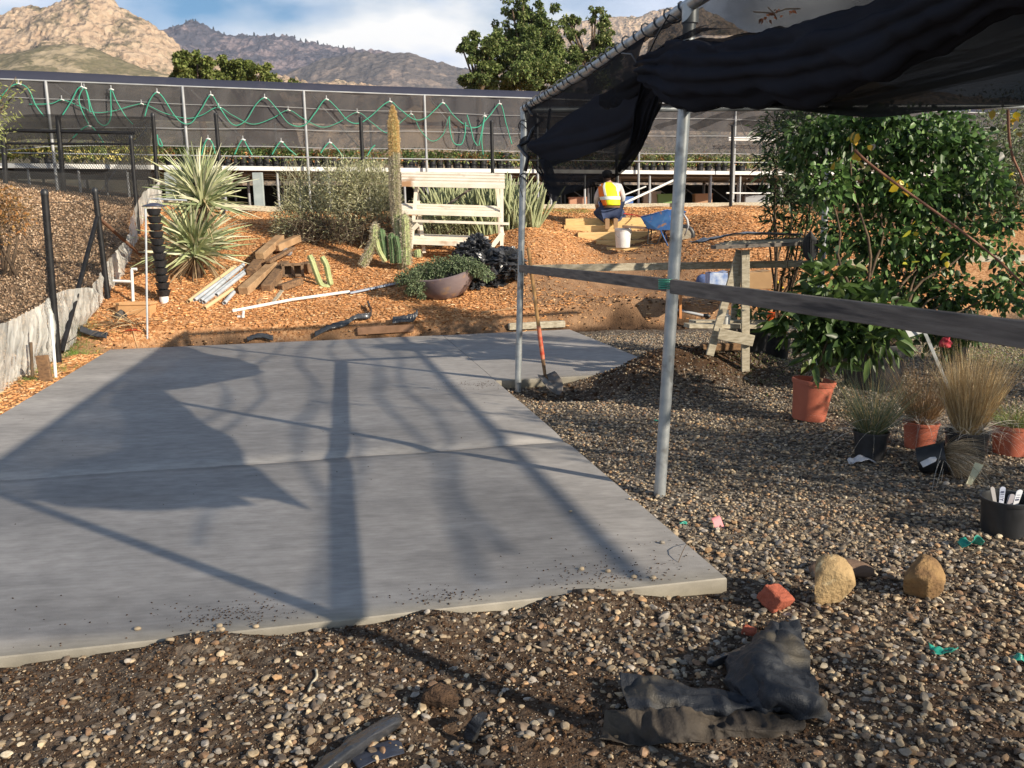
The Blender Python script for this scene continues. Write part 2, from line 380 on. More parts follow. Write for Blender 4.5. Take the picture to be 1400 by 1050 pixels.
def crown(clumps, n, L, wr, cols, w=None, up=.2, six=False, hollow=.5, name='crown', parent=None, mt='leaf', bend=.2, twig=0., fold=.25):
    """clumps: (x,y,z,rx,ry,rz)"""
    cl = np.array(clumps, float); vol = cl[:, 3]*cl[:, 4]*cl[:, 5]; pr = vol**.8; pr /= pr.sum(); k = rng.choice(len(cl), n, p=pr)
    d = sphdir(n); r = hollow+(1-hollow)*rng.random(n)**.6; r *= 1+.22*rng.normal(size=n)*.6
    P = cl[k, :3]+d*cl[k, 3:6]*r[:, None]; dirs = d+rng.normal(size=(n, 3))*.7; dirs[:, 2] += up
    Ls = L*rng.uniform(.65, 1.25, n); c = palette(n, cols, w)
    tone = rng.uniform(.8, 1.2, len(cl))[k]; c = np.clip(c*tone[:, None], 0, 1)
    V, Fc, C = leaves(P, dirs, Ls, wr, colr=c, six=six, bend=bend, fold=fold)
    return mk(name, V, Fc, M[mt], parent, False, colr=C)
# ================================================================== SETTING: ground
def axis(lo, hi, d0, segs):
    """nonuniform axis: fine spacing d0 in (lo,hi), growing outside out to segs"""
    a = list(np.arange(lo, hi, d0)); s = d0; x = lo
    while x > segs[0]: s *= 1.18; x -= s; a.insert(0, x)
    s = d0; x = a[-1]
    while x < segs[1]: s *= 1.18; x += s; a.append(x)
    return np.array(a)
gx = axis(-7, 6, .05, (-6000, 6000)); gy = axis(1.6, 19, .05, (-3000, 6500))
X, Y = np.meshgrid(gx, gy, indexing='ij'); Z = Hs(X, Y)
tt = Y-yedge(X)
mulch = sstep(.12, .26, tt+.2*vn(X*3, Y*3, 4)); mulch = mulch*(1-.0*X)
# mulch strip along the slab's left edge, leaf litter beyond the fence
fx = np.interp(Y, [p[1] for p in FENCE], [p[0] for p in FENCE])
left = 1-sstep(-.1, .1, X-(-4.2-.0*Y)) ; left = np.where(Y > 5, left, 0)
litter = (1-sstep(-.2, .1, X-fx))*(Y > 8.5)*(Y < 21)
dirt = np.clip(g2(X, Y, 2.3, 15.4, 1.0, 1.9, 1.3)+g2(X, Y, 1.9, 14.2, 2.1, .75, 1.1)+g2(X, Y, 1.9, 13.6, 1.6, .4, 1.2)+g2(X, Y, .9, 8.5, 1.2, .7, .6)+g2(X, Y, 1.9, 9.0, 1.0, .7, 1.), 0, 1)  # last term: dark soil heap by the slab, darkened also for its shade
dirt = np.clip(dirt + (1-sstep(3.6, 3.9, Y-.211*(X-.96)))*.75 + .45*vn(X*1.7, Y*1.7, 12), 0, 1)
dirt = np.clip(dirt + (sstep(-.12, .0, tt)-sstep(.16, .32, tt+.15*vn(X*1.5, Y*3, 8)))*1.2, 0, 1)  # strip behind the slab: dark soil, with the lip's shadow put into it
C = np.stack([np.clip(mulch+left, 0, 1), dirt, litter+0*X], -1).reshape(-1, 3)
def ground_mat():
    m = bpy.data.materials.new('yard ground'); N, L = nt(m); b = N['Principled BSDF']; b.inputs['Roughness'].default_value = .95; b.inputs['Specular IOR Level'].default_value = .15
    tc = N.new('ShaderNodeTexCoord'); at = N.new('ShaderNodeAttribute'); at.attribute_name = 'Col'; sp = N.new('ShaderNodeSeparateColor'); L.new(at.outputs['Color'], sp.inputs[0])
    def vor(s):
        v = N.new('ShaderNodeTexVoronoi'); v.inputs['Scale'].default_value = s; L.new(tc.outputs['Object'], v.inputs['Vector']); return v
    def noi(s, d=6):
        v = N.new('ShaderNodeTexNoise'); v.inputs['Scale'].default_value = s; v.inputs['Detail'].default_value = d; L.new(tc.outputs['Object'], v.inputs['Vector']); return v
    def ramp(src, *cs):
        r = N.new('ShaderNodeValToRGB'); e = r.color_ramp.elements
        e[0].position = cs[0][0]; e[0].color = rgb(cs[0][1]); e[1].position = cs[-1][0]; e[1].color = rgb(cs[-1][1])
        for p, c in cs[1:-1]: x = e.new(p); x.color = rgb(c)
        L.new(src, r.inputs[0]); return r.outputs[0]
    def mix(f, a, b2):
        x = N.new('ShaderNodeMix'); x.data_type = 'RGBA'; L.new(f, x.inputs[0]); L.new(a, x.inputs[6]); L.new(b2, x.inputs[7]); return x.outputs[2]
    v1 = vor(38); s1 = N.new('ShaderNodeSeparateColor'); L.new(v1.outputs['Color'], s1.inputs[0])
    gravel = ramp(s1.outputs[0], (0, (.05, .038, .03)), (.5, (.12, .10, .08)), (1, (.30, .26, .21)))
    v2 = vor(30); s2 = N.new('ShaderNodeSeparateColor'); L.new(v2.outputs['Color'], s2.inputs[0])
    mul = ramp(s2.outputs[0], (0, (.26, .115, .045)), (.5, (.46, .22, .095)), (1, (.66, .38, .19)))
    soil = ramp(noi(9).outputs[0], (.3, (.032, .019, .012)), (.7, (.10, .058, .033)))
    v3 = vor(26); s3 = N.new('ShaderNodeSeparateColor'); L.new(v3.outputs['Color'], s3.inputs[0])
    lit = ramp(s3.outputs[0], (0, (.05, .035, .022)), (.5, (.16, .11, .07)), (1, (.38, .27, .17)))
    c = mix(sp.outputs[0], gravel, mul)
    # trodden dry soil in the mulch, dark soil in the yard
    sd = mix(sp.outputs[0], soil, ramp(noi(5).outputs[0], (.3, (.20, .115, .065)), (.7, (.33, .20, .115))))
    c = mix(sp.outputs[1], c, sd); c = mix(sp.outputs[2], c, lit)
    L.new(c, b.inputs['Base Color'])
    bm = N.new('ShaderNodeBump'); bm.inputs['Strength'].default_value = .9; bm.inputs['Distance'].default_value = .02; L.new(noi(45, 8).outputs[0], bm.inputs['Height']); L.new(bm.outputs[0], b.inputs['Normal'])
    return m
M['ground'] = ground_mat()
g = mk('ground', np.stack([X, Y, Z], -1).reshape(-1, 3), grid_faces(len(gx), len(gy))[:, ::-1].copy(), M['ground'], None, True, colr=C); tag(g, kind='structure')
# ================================================================== slabs
def conc_mat():
    m = bpy.data.materials.new('fresh concrete'); N, L = nt(m); b = N['Principled BSDF']; b.inputs['Specular IOR Level'].default_value = .25
    tc = N.new('ShaderNodeTexCoord')
    mp = N.new('ShaderNodeMapping'); mp.inputs['Rotation'].default_value = (0, 0, -.21); mp.inputs['Scale'].default_value = (.6, 1.25, 1); L.new(tc.outputs['Object'], mp.inputs[0])
    def noi(s, d, src): v = N.new('ShaderNodeTexNoise'); v.inputs['Scale'].default_value = s; v.inputs['Detail'].default_value = d; v.inputs['Roughness'].default_value = .6; L.new(src, v.inputs['Vector']); return v.outputs[0]
    a = noi(1.3, 7, mp.outputs[0]); f = noi(160, 3, tc.outputs['Object']); br = noi(12, 6, mp.outputs[0])
    r = N.new('ShaderNodeValToRGB'); e = r.color_ramp.elements; e[0].position = .3; e[0].color = (.245, .232, .222, 1); e[1].position = .72; e[1].color = (.395, .372, .352, 1); L.new(a, r.inputs[0])
    r2 = N.new('ShaderNodeValToRGB'); e = r2.color_ramp.elements; e[0].position = .68; e[0].color = (0, 0, 0, 1); e[1].position = .78; e[1].color = (1, 1, 1, 1); L.new(f, r2.inputs[0])
    x = N.new('ShaderNodeMix'); x.data_type = 'RGBA'; L.new(r2.outputs[0], x.inputs[0]); L.new(r.outputs[0], x.inputs[6]); x.inputs[7].default_value = (.52, .51, .49, 1)
    y = N.new('ShaderNodeMix'); y.data_type = 'RGBA'; y.blend_type = 'OVERLAY'; y.inputs[0].default_value = .42; L.new(x.outputs[2], y.inputs[6]); L.new(br, y.inputs[7])
    sp_ = N.new('ShaderNodeValToRGB'); e = sp_.color_ramp.elements; e[0].position = .22; e[0].color = (.55, .52, .48, 1); e[1].position = .30; e[1].color = (1, 1, 1, 1); L.new(noi(38, 4, tc.outputs['Object']), sp_.inputs[0])
    y2 = N.new('ShaderNodeMix'); y2.data_type = 'RGBA'; y2.blend_type = 'MULTIPLY'; y2.inputs[0].default_value = .8; L.new(y.outputs[2], y2.inputs[6]); L.new(sp_.outputs[0], y2.inputs[7]); y = y2
    wv = N.new('ShaderNodeTexWave'); wv.inputs['Scale'].default_value = 7; wv.inputs['Distortion'].default_value = 5; wv.inputs['Detail'].default_value = 3; wv.bands_direction = 'Y'; L.new(mp.outputs[0], wv.inputs['Vector'])
    y3 = N.new('ShaderNodeMix'); y3.data_type = 'RGBA'; y3.blend_type = 'OVERLAY'; y3.inputs[0].default_value = .025; L.new(y.outputs[2], y3.inputs[6]); L.new(wv.outputs[0], y3.inputs[7]); y = y3
    at = N.new('ShaderNodeAttribute'); at.attribute_name = 'Col'
    z = N.new('ShaderNodeMix'); z.data_type = 'RGBA'; z.blend_type = 'MULTIPLY'; z.inputs[0].default_value = 1; L.new(y.outputs[2], z.inputs[6]); L.new(at.outputs['Color'], z.inputs[7])
    L.new(z.outputs[2], b.inputs['Base Color'])
    rr = N.new('ShaderNodeMapRange'); rr.inputs[3].default_value = .55; rr.inputs[4].default_value = .85; L.new(a, rr.inputs[0]); L.new(rr.outputs[0], b.inputs['Roughness'])
    bm = N.new('ShaderNodeBump'); bm.inputs['Strength'].default_value = .25; bm.inputs['Distance'].default_value = .004; L.new(f, bm.inputs['Height']); L.new(bm.outputs[0], b.inputs['Normal'])
    return m
M['concrete'] = conc_mat()
def slab(name, P, ztop, joints, nu, nv):
    """P: front-right, back-right, back-left, front-left"""
    FR, BR, BL, FL = [np.array(p) for p in P]
    def axis1(n, js, Ln):
        a = set(np.linspace(0, 1, n)); a |= {.004/Ln, 1-.004/Ln}
        for j in js:
            for q in np.linspace(-.26, .26, 27): a.add(j+q/Ln)
            for q in (-.006, -.003, .003, .006): a.add(j+q/Ln)
        return np.array(sorted(t for t in a if 0 <= t <= 1))
    Lu = np.linalg.norm(BR-FR); u = axis1(nu, [j for j, dep in joints], Lu); v = axis1(nv, [], 4.5)
    U, Vv = np.meshgrid(u, v, indexing='ij')
    XY = (FR[None, None]*(1-U)[..., None]+BR*U[..., None])*(1-Vv)[..., None]+(FL*(1-U)[..., None]+BL*U[..., None])*Vv[..., None]
    Zt = ztop+.004*fbm(XY[..., 0]*.6, XY[..., 1]*.6, 2, 6)
    for j, dep in joints:
        d = (U-j)*Lu; s = .55+.45*sstep(.75, .35, Vv)
        Zt = Zt-dep*s*np.exp(-np.abs(d/.13)**1.7)*(1+.5*vn(Vv*9, 0*U, 3)); Zt = Zt-np.where(np.abs(d) < .0045, .012, 0)
    ed = np.minimum(np.minimum(U, 1-U)*Lu, np.minimum(Vv, 1-Vv)*4.5); Zt = Zt-.006*(ed < .001)
    n, m = len(u), len(v); Vt = np.concatenate([XY, Zt[..., None]], -1).reshape(-1, 3); F1 = [tuple(q) for q in grid_faces(n, m)]
    ring = [i*m for i in range(n)]+[(n-1)*m+j for j in range(1, m)]+[i*m+m-1 for i in range(n-2, -1, -1)]+[j for j in range(m-2, 0, -1)]
    b = len(Vt); lo = Vt[ring].copy(); lo[:, 2] = ztop-.14; V2 = np.concatenate([Vt, lo]); k = len(ring)
    for i in range(k): F1.append((ring[i], b+i, b+(i+1) % k, ring[(i+1) % k]))
    st = np.ones((n, m, 3))*(1+.10*fbm(XY[..., 0]*.7, XY[..., 1]*.7, 3, 44))[..., None]
    for j, dep in joints:                                  # lime bloom, plus sunlit and shaded sides of the dip painted along the joint
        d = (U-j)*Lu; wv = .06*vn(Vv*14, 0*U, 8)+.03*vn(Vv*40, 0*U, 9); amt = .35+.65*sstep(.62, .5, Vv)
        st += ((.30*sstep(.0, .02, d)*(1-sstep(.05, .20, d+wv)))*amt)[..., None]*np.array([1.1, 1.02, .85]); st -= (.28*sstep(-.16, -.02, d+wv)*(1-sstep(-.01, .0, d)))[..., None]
    edge = np.minimum(U*Lu, 9)[..., None]; st = st*(1-.22*np.exp(-(edge/.05)**2)*np.array([.7, .8, 1.2]))
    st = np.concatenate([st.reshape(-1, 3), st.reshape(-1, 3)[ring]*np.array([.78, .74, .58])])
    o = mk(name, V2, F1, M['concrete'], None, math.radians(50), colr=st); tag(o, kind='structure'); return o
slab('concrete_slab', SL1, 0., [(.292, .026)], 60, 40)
S2 = [SL2[1], SL2[2], SL2[3], SL2[0]]
S2i = [(x+(.006 if k in (2, 3) else 0), y) for k, (x, y) in enumerate(S2)]
slab('concrete_slab', S2i, -.004, [], 30, 20)
# ================================================================== gravel, soil, chips
GR = [(.46, .36, .24), (.33, .26, .18), (.23, .20, .165), (.36, .32, .28), (.16, .12, .09), (.45, .28, .15), (.58, .49, .36), (.29, .18, .11), (.10, .08, .065)]
GW = [4, 5.5, 5, 2.6, 4, 1.3, 1.1, 2.5, 3]
def field(n, x0, x1, y0, y1, dens):
    x = rng.uniform(x0, x1, n); y = rng.uniform(y0, y1, n); k = rng.random(n) < dens(x, y)
    k &= np.abs(x) < .63*y+.5; k &= ~(inpoly(x, y, SL1, .012) | inpoly(x, y, SL2, .012)); return x[k], y[k]
def soilmask(x, y):     # 1 where dark soil hides the gravel
    front = 1-sstep(3.6, 4.0, y-.211*(x-.96)); s = .42+1.5*vn(x*1.6, y*1.9, 21)+.9*vn(x*5, y*5, 22)
    return np.clip(front*s*(1-.95*sstep(.7, 1.3, x)), 0, .93)
def gdens(x, y):
    t = y-yedge(x); d = np.where(x > -.3-(y-8)*.2, 1., 0.); d = np.where(y < 4.2, 1., d)
    d = d*(1-sstep(-.9, -.2, t))*(1-soilmask(x, y)); d = d*(1-.8*g2(x, y, .5, 8.5, .7, .5, 1.))*(1-.6*g2(x, y, 1.7, 8.9, .8, .55, 1.)); return d*np.where(x < -4.1, 0, 1)
for nm, n, box, sub, smin, smax in (('gravel', 40000, (-2.9, 3.6, 1.95, 4.6), 2, .005, .022), ('gravel', 100000, (-.2, 7.2, 4.6, 12.8), 1, .008, .021)):
    x, y = field(n, *box, gdens); k = len(x)
    s = smin+(smax-smin)*rng.random(k)**1.9; s[rng.random(k) < .03] *= 1.4; z = Hs(x, y)+s*rng.uniform(-.25, .7, k)
    scatter(nm, np.stack([x, y, z], 1), s, sub, M['stone_attr'], palette(k, GR, GW, .25)*(1-.45*np.clip(g2(x, y, 1.9, 8.9, 1.0, .7, 1.), 0, 1)+.25*vn(x*1.1, y*1.1, 77))[:, None], jit=.15, smooth=math.radians(32) if sub == 2 else True)  # pebbles on the heap darkened: its shade is painted into their colours
# fine grit and crushed fragments between the pebbles
x, y = field(70000, -3, 3.4, 1.95, 4.7, lambda x, y: np.where(x > 0, .9, 1.)*(y < 3.75+.211*(x-.96)+5*(x > .95))); k = len(x); s = .0022+.0042*rng.random(k)**1.5
scatter('grit', np.stack([x, y, Hs(x, y)+s*.4], 1), s, 1, M['stone_attr'], palette(k, GR+[(.07, .045, .03), (.10, .065, .04), (.05, .032, .022)], GW+[9, 9, 9], .25), jit=.3, smooth=False)
# soil clods
x, y = field(26000, -3, 2.4, 1.95, 4.0, lambda x, y: soilmask(x, y)*1.1); k = len(x); s = .003+.011*rng.random(k)**3
BR_ = [(.10, .06, .036), (.065, .038, .024), (.14, .085, .05)]
P1 = np.stack([x, y, Hs(x, y)+s*.3], 1); S1 = s
x, y = field(9000, -5.5, 4, 8, 14, lambda x, y: np.clip(g2(x, y, 1.7, 8.9, .9, .6, 1.1)+g2(x, y, 1.9, 13.45, 1.3, .35, 1.2)+g2(x, y, .7, 8.4, .8, .5, 1)+.9*(np.abs(y-yedge(x)-.1) < .14), 0, 1)); k = len(x); s = .01+.03*rng.random(k)**2.5
P1 = np.concatenate([P1, np.stack([x, y, Hs(x, y)+s*.3], 1)]); S1 = np.concatenate([S1, s])
# crumbs spilt onto the slab
for cx, cy, r, q in ((-1.2, 3.38, .13, 260), (-.33, 3.52, .1, 120), (.45, 3.72, .2, 260), (-.2, 8.55, .25, 260), (-1.8, 3.25, .4, 50), (.7, 4.0, .3, 60), (-1.5, 6, 2, 60)):
    a = rng.normal(size=(q, 2))*(r, r*.5)+(cx, cy); kk = inpoly(a[:, 0], a[:, 1], SL1, -.03); a = a[kk]; ss = rng.uniform(.002, .006, len(a))
    P1 = np.concatenate([P1, np.stack([a[:, 0], a[:, 1], .003+0*ss], 1)]); S1 = np.concatenate([S1, ss])
scatter('soil', P1, S1, 1, M['clod'], palette(len(P1), BR_), jit=.3, smooth=False)
# wood chips
CH = [(.66, .34, .145), (.56, .27, .105), (.74, .46, .23), (.40, .18, .07), (.80, .58, .35), (.60, .31, .13)]
def cdens(x, y):
    t = y-yedge(x); d = sstep(.14, .28, t+.14*vn(x*3, y*3, 4)); d = d*(1-.9*np.clip(g2(x, y, 2.3, 15.2, .85, 1.7, 1.2)+g2(x, y, 1.9, 14.2, 2.0, .7, 1.1), 0, 1)); fx = np.interp(y, [p[1] for p in FENCE], [p[0] for p in FENCE]); return d*(x > fx-.1)
x = rng.uniform(-8, 7.5, 120000); y = rng.uniform(10.8, 20.5, 120000); k = rng.random(len(x)) < cdens(x, y)*np.clip(1.25-.045*(y-11), .3, 1); x, y = x[k], y[k]
xl = rng.uniform(-5.9, -3.9, 9000); yl = rng.uniform(5, 11.6, 9000); fx = np.interp(yl, [p[1] for p in FENCE], [p[0] for p in FENCE]); k = ~inpoly(xl, yl, SL1, .02) & (xl > fx-.25); x = np.concatenate([x, xl[k]]); y = np.concatenate([y, yl[k]])
s = .012+.028*rng.random(len(x))**1.7
scatter('wood_chips', np.stack([x, y, Hs(x, y)+.008], 1), s, 0, M['chip'], palette(len(x), CH, [5, 4, 2.5, 3, 1., 4])*(1+.35*fbm(x*.7, y*.7, 3, 61))[:, None], boxy=True, tilt=.35, smooth=False)
# leaf litter on the slope beyond the fence
x = rng.uniform(-14, -5, 130000); y = rng.uniform(9, 19.5, 130000); fx = np.interp(y, [p[1] for p in FENCE], [p[0] for p in FENCE]); k = (x < fx-.05) & (x > -.66*y-1); x, y = x[k], y[k]; n = len(x)
d = sphdir(n, .3)
V, Fc, C = leaves(np.stack([x, y, Hs(x, y)+rng.random(n)*.05], 1), d, .022+.03*rng.random(n), .6, colr=palette(n, [(.52, .34, .21), (.62, .44, .29), (.34, .22, .14), (.74, .56, .40), (.22, .15, .10)]))
tag(mk('leaf_litter', V, Fc, M['leaf_dull'], None, False, colr=C), kind='stuff')
# grass tufts by the fence post and on the far right
def tuft(P, n, L, r, cols, droop=.5, w=.004, spread=.6):
    a = rng.normal(size=(n, 2))*r; base = np.stack([P[0]+a[:, 0], P[1]+a[:, 1], np.zeros(n)], 1); base[:, 2] = Hs(base[:, 0], base[:, 1])
    d = rng.normal(size=(n, 3))*spread; d[:, 2] = 1; return strands(base, d, L*rng.uniform(.5, 1.2, n), w, droop, 3, palette(n, cols))
GC = [(.10, .20, .03), (.20, .32, .06), (.28, .34, .12)]
acc = []
for px, py, n, L, r in ((95, 485, 500, .22, .16), (110, 478, 300, .16, .2), (60, 508, 250, .15, .15), (40, 520, 150, .12, .15), (102, 470, 200, .2, .1)):
    acc.append(tuft(hp(px, py), n, L, r, GC))
for k in range(26):
    p = hp(1300+rng.uniform(0, 110), 478+rng.uniform(-6, 22)); acc.append(tuft(p, 90, .07, .35, GC+[(.3, .25, .12)]))
for k in range(12):
    p = hp(1010+rng.uniform(0, 80), 495+rng.uniform(-8, 8)); acc.append(tuft(p, 60, .05, .25, GC))
for k in range(6):
    p = hp(735+12*k, 290); acc.append(tuft(p, 80, .2, .25, GC))
off = 0; VV = []; FF = []; CC = []
for V, Fc, C in acc: VV.append(V); FF.append(Fc+off); CC.append(C); off += len(V)
tag(mk('grass', np.concatenate(VV), np.concatenate(FF), M['straw'], None, False, colr=np.concatenate(CC)), kind='stuff')
# ================================================================== mountains
def mtn_mat(name, rock1, rock2, veg1, veg2, amt, sc, bump=1., dist=10., lumps=0.03):
    m = bpy.data.materials.new(name); N, L = nt(m); b = N['Principled BSDF']; b.inputs['Roughness'].default_value = .95; b.inputs['Specular IOR Level'].default_value = .05
    tc = N.new('ShaderNodeTexCoord'); geo = N.new('ShaderNodeNewGeometry')
    def noi(s, d=7, r=.6): v = N.new('ShaderNodeTexNoise'); v.inputs['Scale'].default_value = s; v.inputs['Detail'].default_value = d; v.inputs['Roughness'].default_value = r; L.new(tc.outputs['Object'], v.inputs['Vector']); return v.outputs[0]
    def mixc(f, a, b2):
        x = N.new('ShaderNodeMix'); x.data_type = 'RGBA'; L.new(f, x.inputs[0])
        for k, v in ((6, a), (7, b2)):
            if isinstance(v, tuple): x.inputs[k].default_value = rgb(v)
            else: L.new(v, x.inputs[k])
        return x.outputs[2]
    def rp(s, a, b2): r = N.new('ShaderNodeMapRange'); r.inputs[1].default_value = a; r.inputs[2].default_value = b2; L.new(s, r.inputs[0]); return r.outputs[0]
    vo = N.new('ShaderNodeTexVoronoi'); vo.inputs['Scale'].default_value = lumps; L.new(tc.outputs['Object'], vo.inputs['Vector'])
    rock = mixc(rp(noi(sc*3), .35, .65), rock1, rock2); veg = mixc(rp(noi(sc*8), .4, .6), veg1, veg2)
    f = N.new('ShaderNodeMath'); f.operation = 'ADD'; L.new(noi(sc, 10, .72), f.inputs[0]); f.inputs[1].default_value = amt
    L.new(mixc(rp(f.outputs[0], .46, .54), rock, veg), b.inputs['Base Color'])
    h = N.new('ShaderNodeMath'); h.operation = 'ADD'; L.new(vo.outputs['Distance'], h.inputs[0]); L.new(noi(sc*4, 9, .7), h.inputs[1])
    bm = N.new('ShaderNodeBump'); bm.inputs['Strength'].default_value = bump; bm.inputs['Distance'].default_value = dist; L.new(h.outputs[0], bm.inputs['Height']); L.new(bm.outputs[0], b.inputs['Normal']); return m
def ridge(crest, dist, depth, mt, seed, rough, n=420, m=90, prof=1.1, cell=.02, z0=-5, crag=0.):
    px = np.linspace(crest[0][0], crest[-1][0], n); py = np.interp(px, [c[0] for c in crest], [c[1] for c in crest])
    V = np.zeros((n, m, 3))
    tz = np.array([ray(a, b2) for a, b2 in zip(px, py)]); sl = tz[:, 2]/tz[:, 1]; ax = tz[:, 0]/tz[:, 1]
    for j in range(m):
        t = j/(m-1)*1.35; y = dist-depth*(1-t); hgt = (1.6+sl*dist)
        pr = t**prof if t <= 1 else 1-(t-1)*1.6
        x = ax*dist*(1-(1-t)*.0)
        z = z0+(hgt-z0)*pr
        r1 = fbm(x*cell*.25, y*cell*.25+0*x, 5, seed); r2 = fbm(x*cell*1.6, y*cell*1.6+0*x, 4, seed+9)
        z = z+rough*(1-2.2*np.abs(r1))*.6*np.sin(min(t, 1)*math.pi)**.5*1.0+rough*.35*r2*(.3+.7*min(1, t)); xx = x+rough*.5*fbm(x*cell, y*cell+0*x, 3, seed+3)
        c3 = np.abs(vn(x*cell*5, (y*.5+z)*cell*5, seed+7))*2; c4 = np.abs(vn(x*cell*11, (y*.5+z)*cell*11, seed+8))*2; z = z+crag*((1-c3)*.9+(1-c4)*.5-.7)*(.4+.6*min(1, t)); xx = xx+crag*.6*vn(x*cell*6, z*cell*6, seed+11)
        V[:, j] = np.stack([xx, y+rough*.6*fbm(x*cell*.8, z*cell, 3, seed+5), z], 1)
    o = mk('mountain', V.reshape(-1, 3), grid_faces(n, m)[:, ::-1].copy(), mt, None, True); tag(o, kind='structure'); return V
mA = mtn_mat('rocky mountain', (.66, .50, .35), (.50, .35, .24), (.16, .14, .09), (.22, .18, .11), -.06, .02, 1., 9, .09)
mF = mtn_mat('brush hill', (.44, .35, .24), (.36, .29, .19), (.215, .18, .115), (.15, .135, .08), .06, .03, .6, 3, .12)
mB = mtn_mat('far ridge', (.34, .26, .26), (.22, .18, .20), (.08, .082, .11), (.12, .108, .13), .02, .012, 1., 18, .04)  # cloud shadow lying on this ridge is put into its bluish colours
mC = mtn_mat('far hill', (.34, .26, .21), (.27, .21, .18), (.125, .11, .105), (.155, .13, .12), .05, .012, .8, 14, .04)
ridge([(-420, 120), (-300, 60), (-150, 40), (-60, 30), (0, 22), (25, 10), (45, 9), (60, 12), (92, -4), (120, -12), (148, -8), (170, 12), (187, 22), (215, 40), (245, 66), (270, 84), (330, 96), (420, 112), (560, 128)], 1500, 620, mA, 3, 30, n=700, m=190, cell=.016, crag=9)
ridge([(-500, 100), (-200, 76), (-60, 72), (20, 74), (60, 62), (100, 60), (130, 66), (165, 82), (200, 96), (260, 112), (380, 125)], 800, 350, mF, 13, 6, n=300, m=70, cell=.03, crag=1)
VB = ridge([(120, 90), (190, 50), (222, 38), (240, 36), (262, 31), (280, 36), (300, 47), (330, 50), (365, 49), (400, 53), (440, 62), (480, 69), (530, 74), (600, 90), (720, 110)], 3200, 1500, mB, 23, 60, n=480, m=130, cell=.007, crag=14)
ridge([(380, 110), (440, 80), (490, 72), (530, 70), (560, 72), (590, 81), (625, 92), (660, 98), (700, 105)], 2600, 1000, mC, 33, 30, n=260, m=80, cell=.009, crag=5)
ridge([(560, 130), (640, 100), (700, 70), (740, 52), (790, 33), (830, 25), (870, 20), (915, 12), (960, 14), (1020, 42), (1100, 84), (1200, 118), (1300, 132), (1400, 140), (1700, 150)], 2800, 1300, mA.copy(), 43, 46, n=520, m=110, cell=.008, crag=12)
ridge([(250, 96), (300, 92), (360, 100), (420, 112), (470, 110), (520, 118), (600, 126)], 1700, 500, mA, 53, 16, n=260, m=60, cell=.014, crag=7)
pine = None
for px in [238, 246, 256, 262, 266, 270, 284, 296, 303, 311, 318, 327, 338, 347, 356, 368, 378, 392, 404, 412, 420, 427, 437, 446, 452, 460, 467, 474, 483, 490]:
    i = int((px-120)/600*479); p = VB[i, int(129/1.35)]; q = p*1.0; h = random.uniform(6, 17)
    if pine is None:
        pine = thing('pine_tree', q, 'small dark conifer on the far ridge skyline', 'tree', 'conifers along the far ridge'); pine_h = 30
        MB().tube([q, q+(0, 0, 14)], [1.2, .7], 6).build('trunk', M['bark'], pine)
        crown([(q[0], q[1], q[2]+8+5*k, 5.5-1.1*k, 5.5-1.1*k, 4) for k in range(4)], 500, 4.0, .5, [(.03, .035, .03), (.045, .05, .035)], name='crown', parent=pine, hollow=.2); t = pine
    else: t = copy_tree(pine, loc=q)
    t.scale = [h/28]*3; t.location = [float(q[0]), float(q[1]), float(q[2])-4]
# ================================================================== pipe frame with shade cloth
A0 = np.array([.055, 8.70, -.2]); A1 = dp(717, 149, 8.72); B0 = np.array([.88, 5.02, -.2]); B1 = dp(944, 6, 5.02)
dirR = (B1-A1)/np.linalg.norm(B1-A1); C1 = B1+dirR*3.43; C0 = np.array([1.58, 1.62, -.2])
perp = np.array([-dirR[1], dirR[0], 0])*1.0; perp /= np.linalg.norm(perp); perp = perp if perp[0] > 0 else -perp
SUNH = np.array([.82, -.573]); T = 2.75/math.tan(math.radians(23.6))
R1a = np.array([3.92, 7.39, 2.74]); R1b = np.array([5.69, .1, 2.74]); rd = (R1a-R1b)/np.linalg.norm(R1a-R1b)
D1 = R1a+rd*2.1                                           # far corner post of the second line
fr = thing('pipe_canopy', (A0[0], A0[1], 0), 'galvanised pipe frame beside the slab carrying the black shade cloth', 'canopy')
def pole(b, t, r=.036): mb = MB(); mb.tube([b, (np.array(b)+t)/2, t], r, 16); mb.build('pole', M['galv'], fr, SM)
pole(A0, A1-(0, 0, .03), .033); pole(B0, B1-(0, 0, .04), .036); pole(C0, C1-(0, 0, .04), .036)
pole(np.array([D1[0]-.05, D1[1], -.1]), D1-(0, 0, .03)); pole(np.array([R1b[0], R1b[1]+3, -.1]), R1b+rd*3-(0, 0, .03))
E1 = C1+dirR*1.2
MB().tube([A1-dirR*.05, (A1+B1)/2-(0, 0, .015), B1, C1, E1], .036, 16).build('top_rail', M['galv'], fr, SM)
MB().tube([D1, R1b], .033, 14).build('top_rail', M['galv'], fr, SM)
Fend = D1+(D1-A1)*.75
MB().tube([A1-(0, 0, .012), D1+(0, 0, .0), Fend], .03, 14).build('end_rail', M['galv'], fr, SM)
for P_, r in ((A1, .046), (B1, .048), (C1, .048)):
    mb = MB(); mb.tube([P_-(0, 0, .10), P_+(0, 0, .0)], r*.95, 14); mb.build('pipe_fitting', M['galv'], fr, SM)
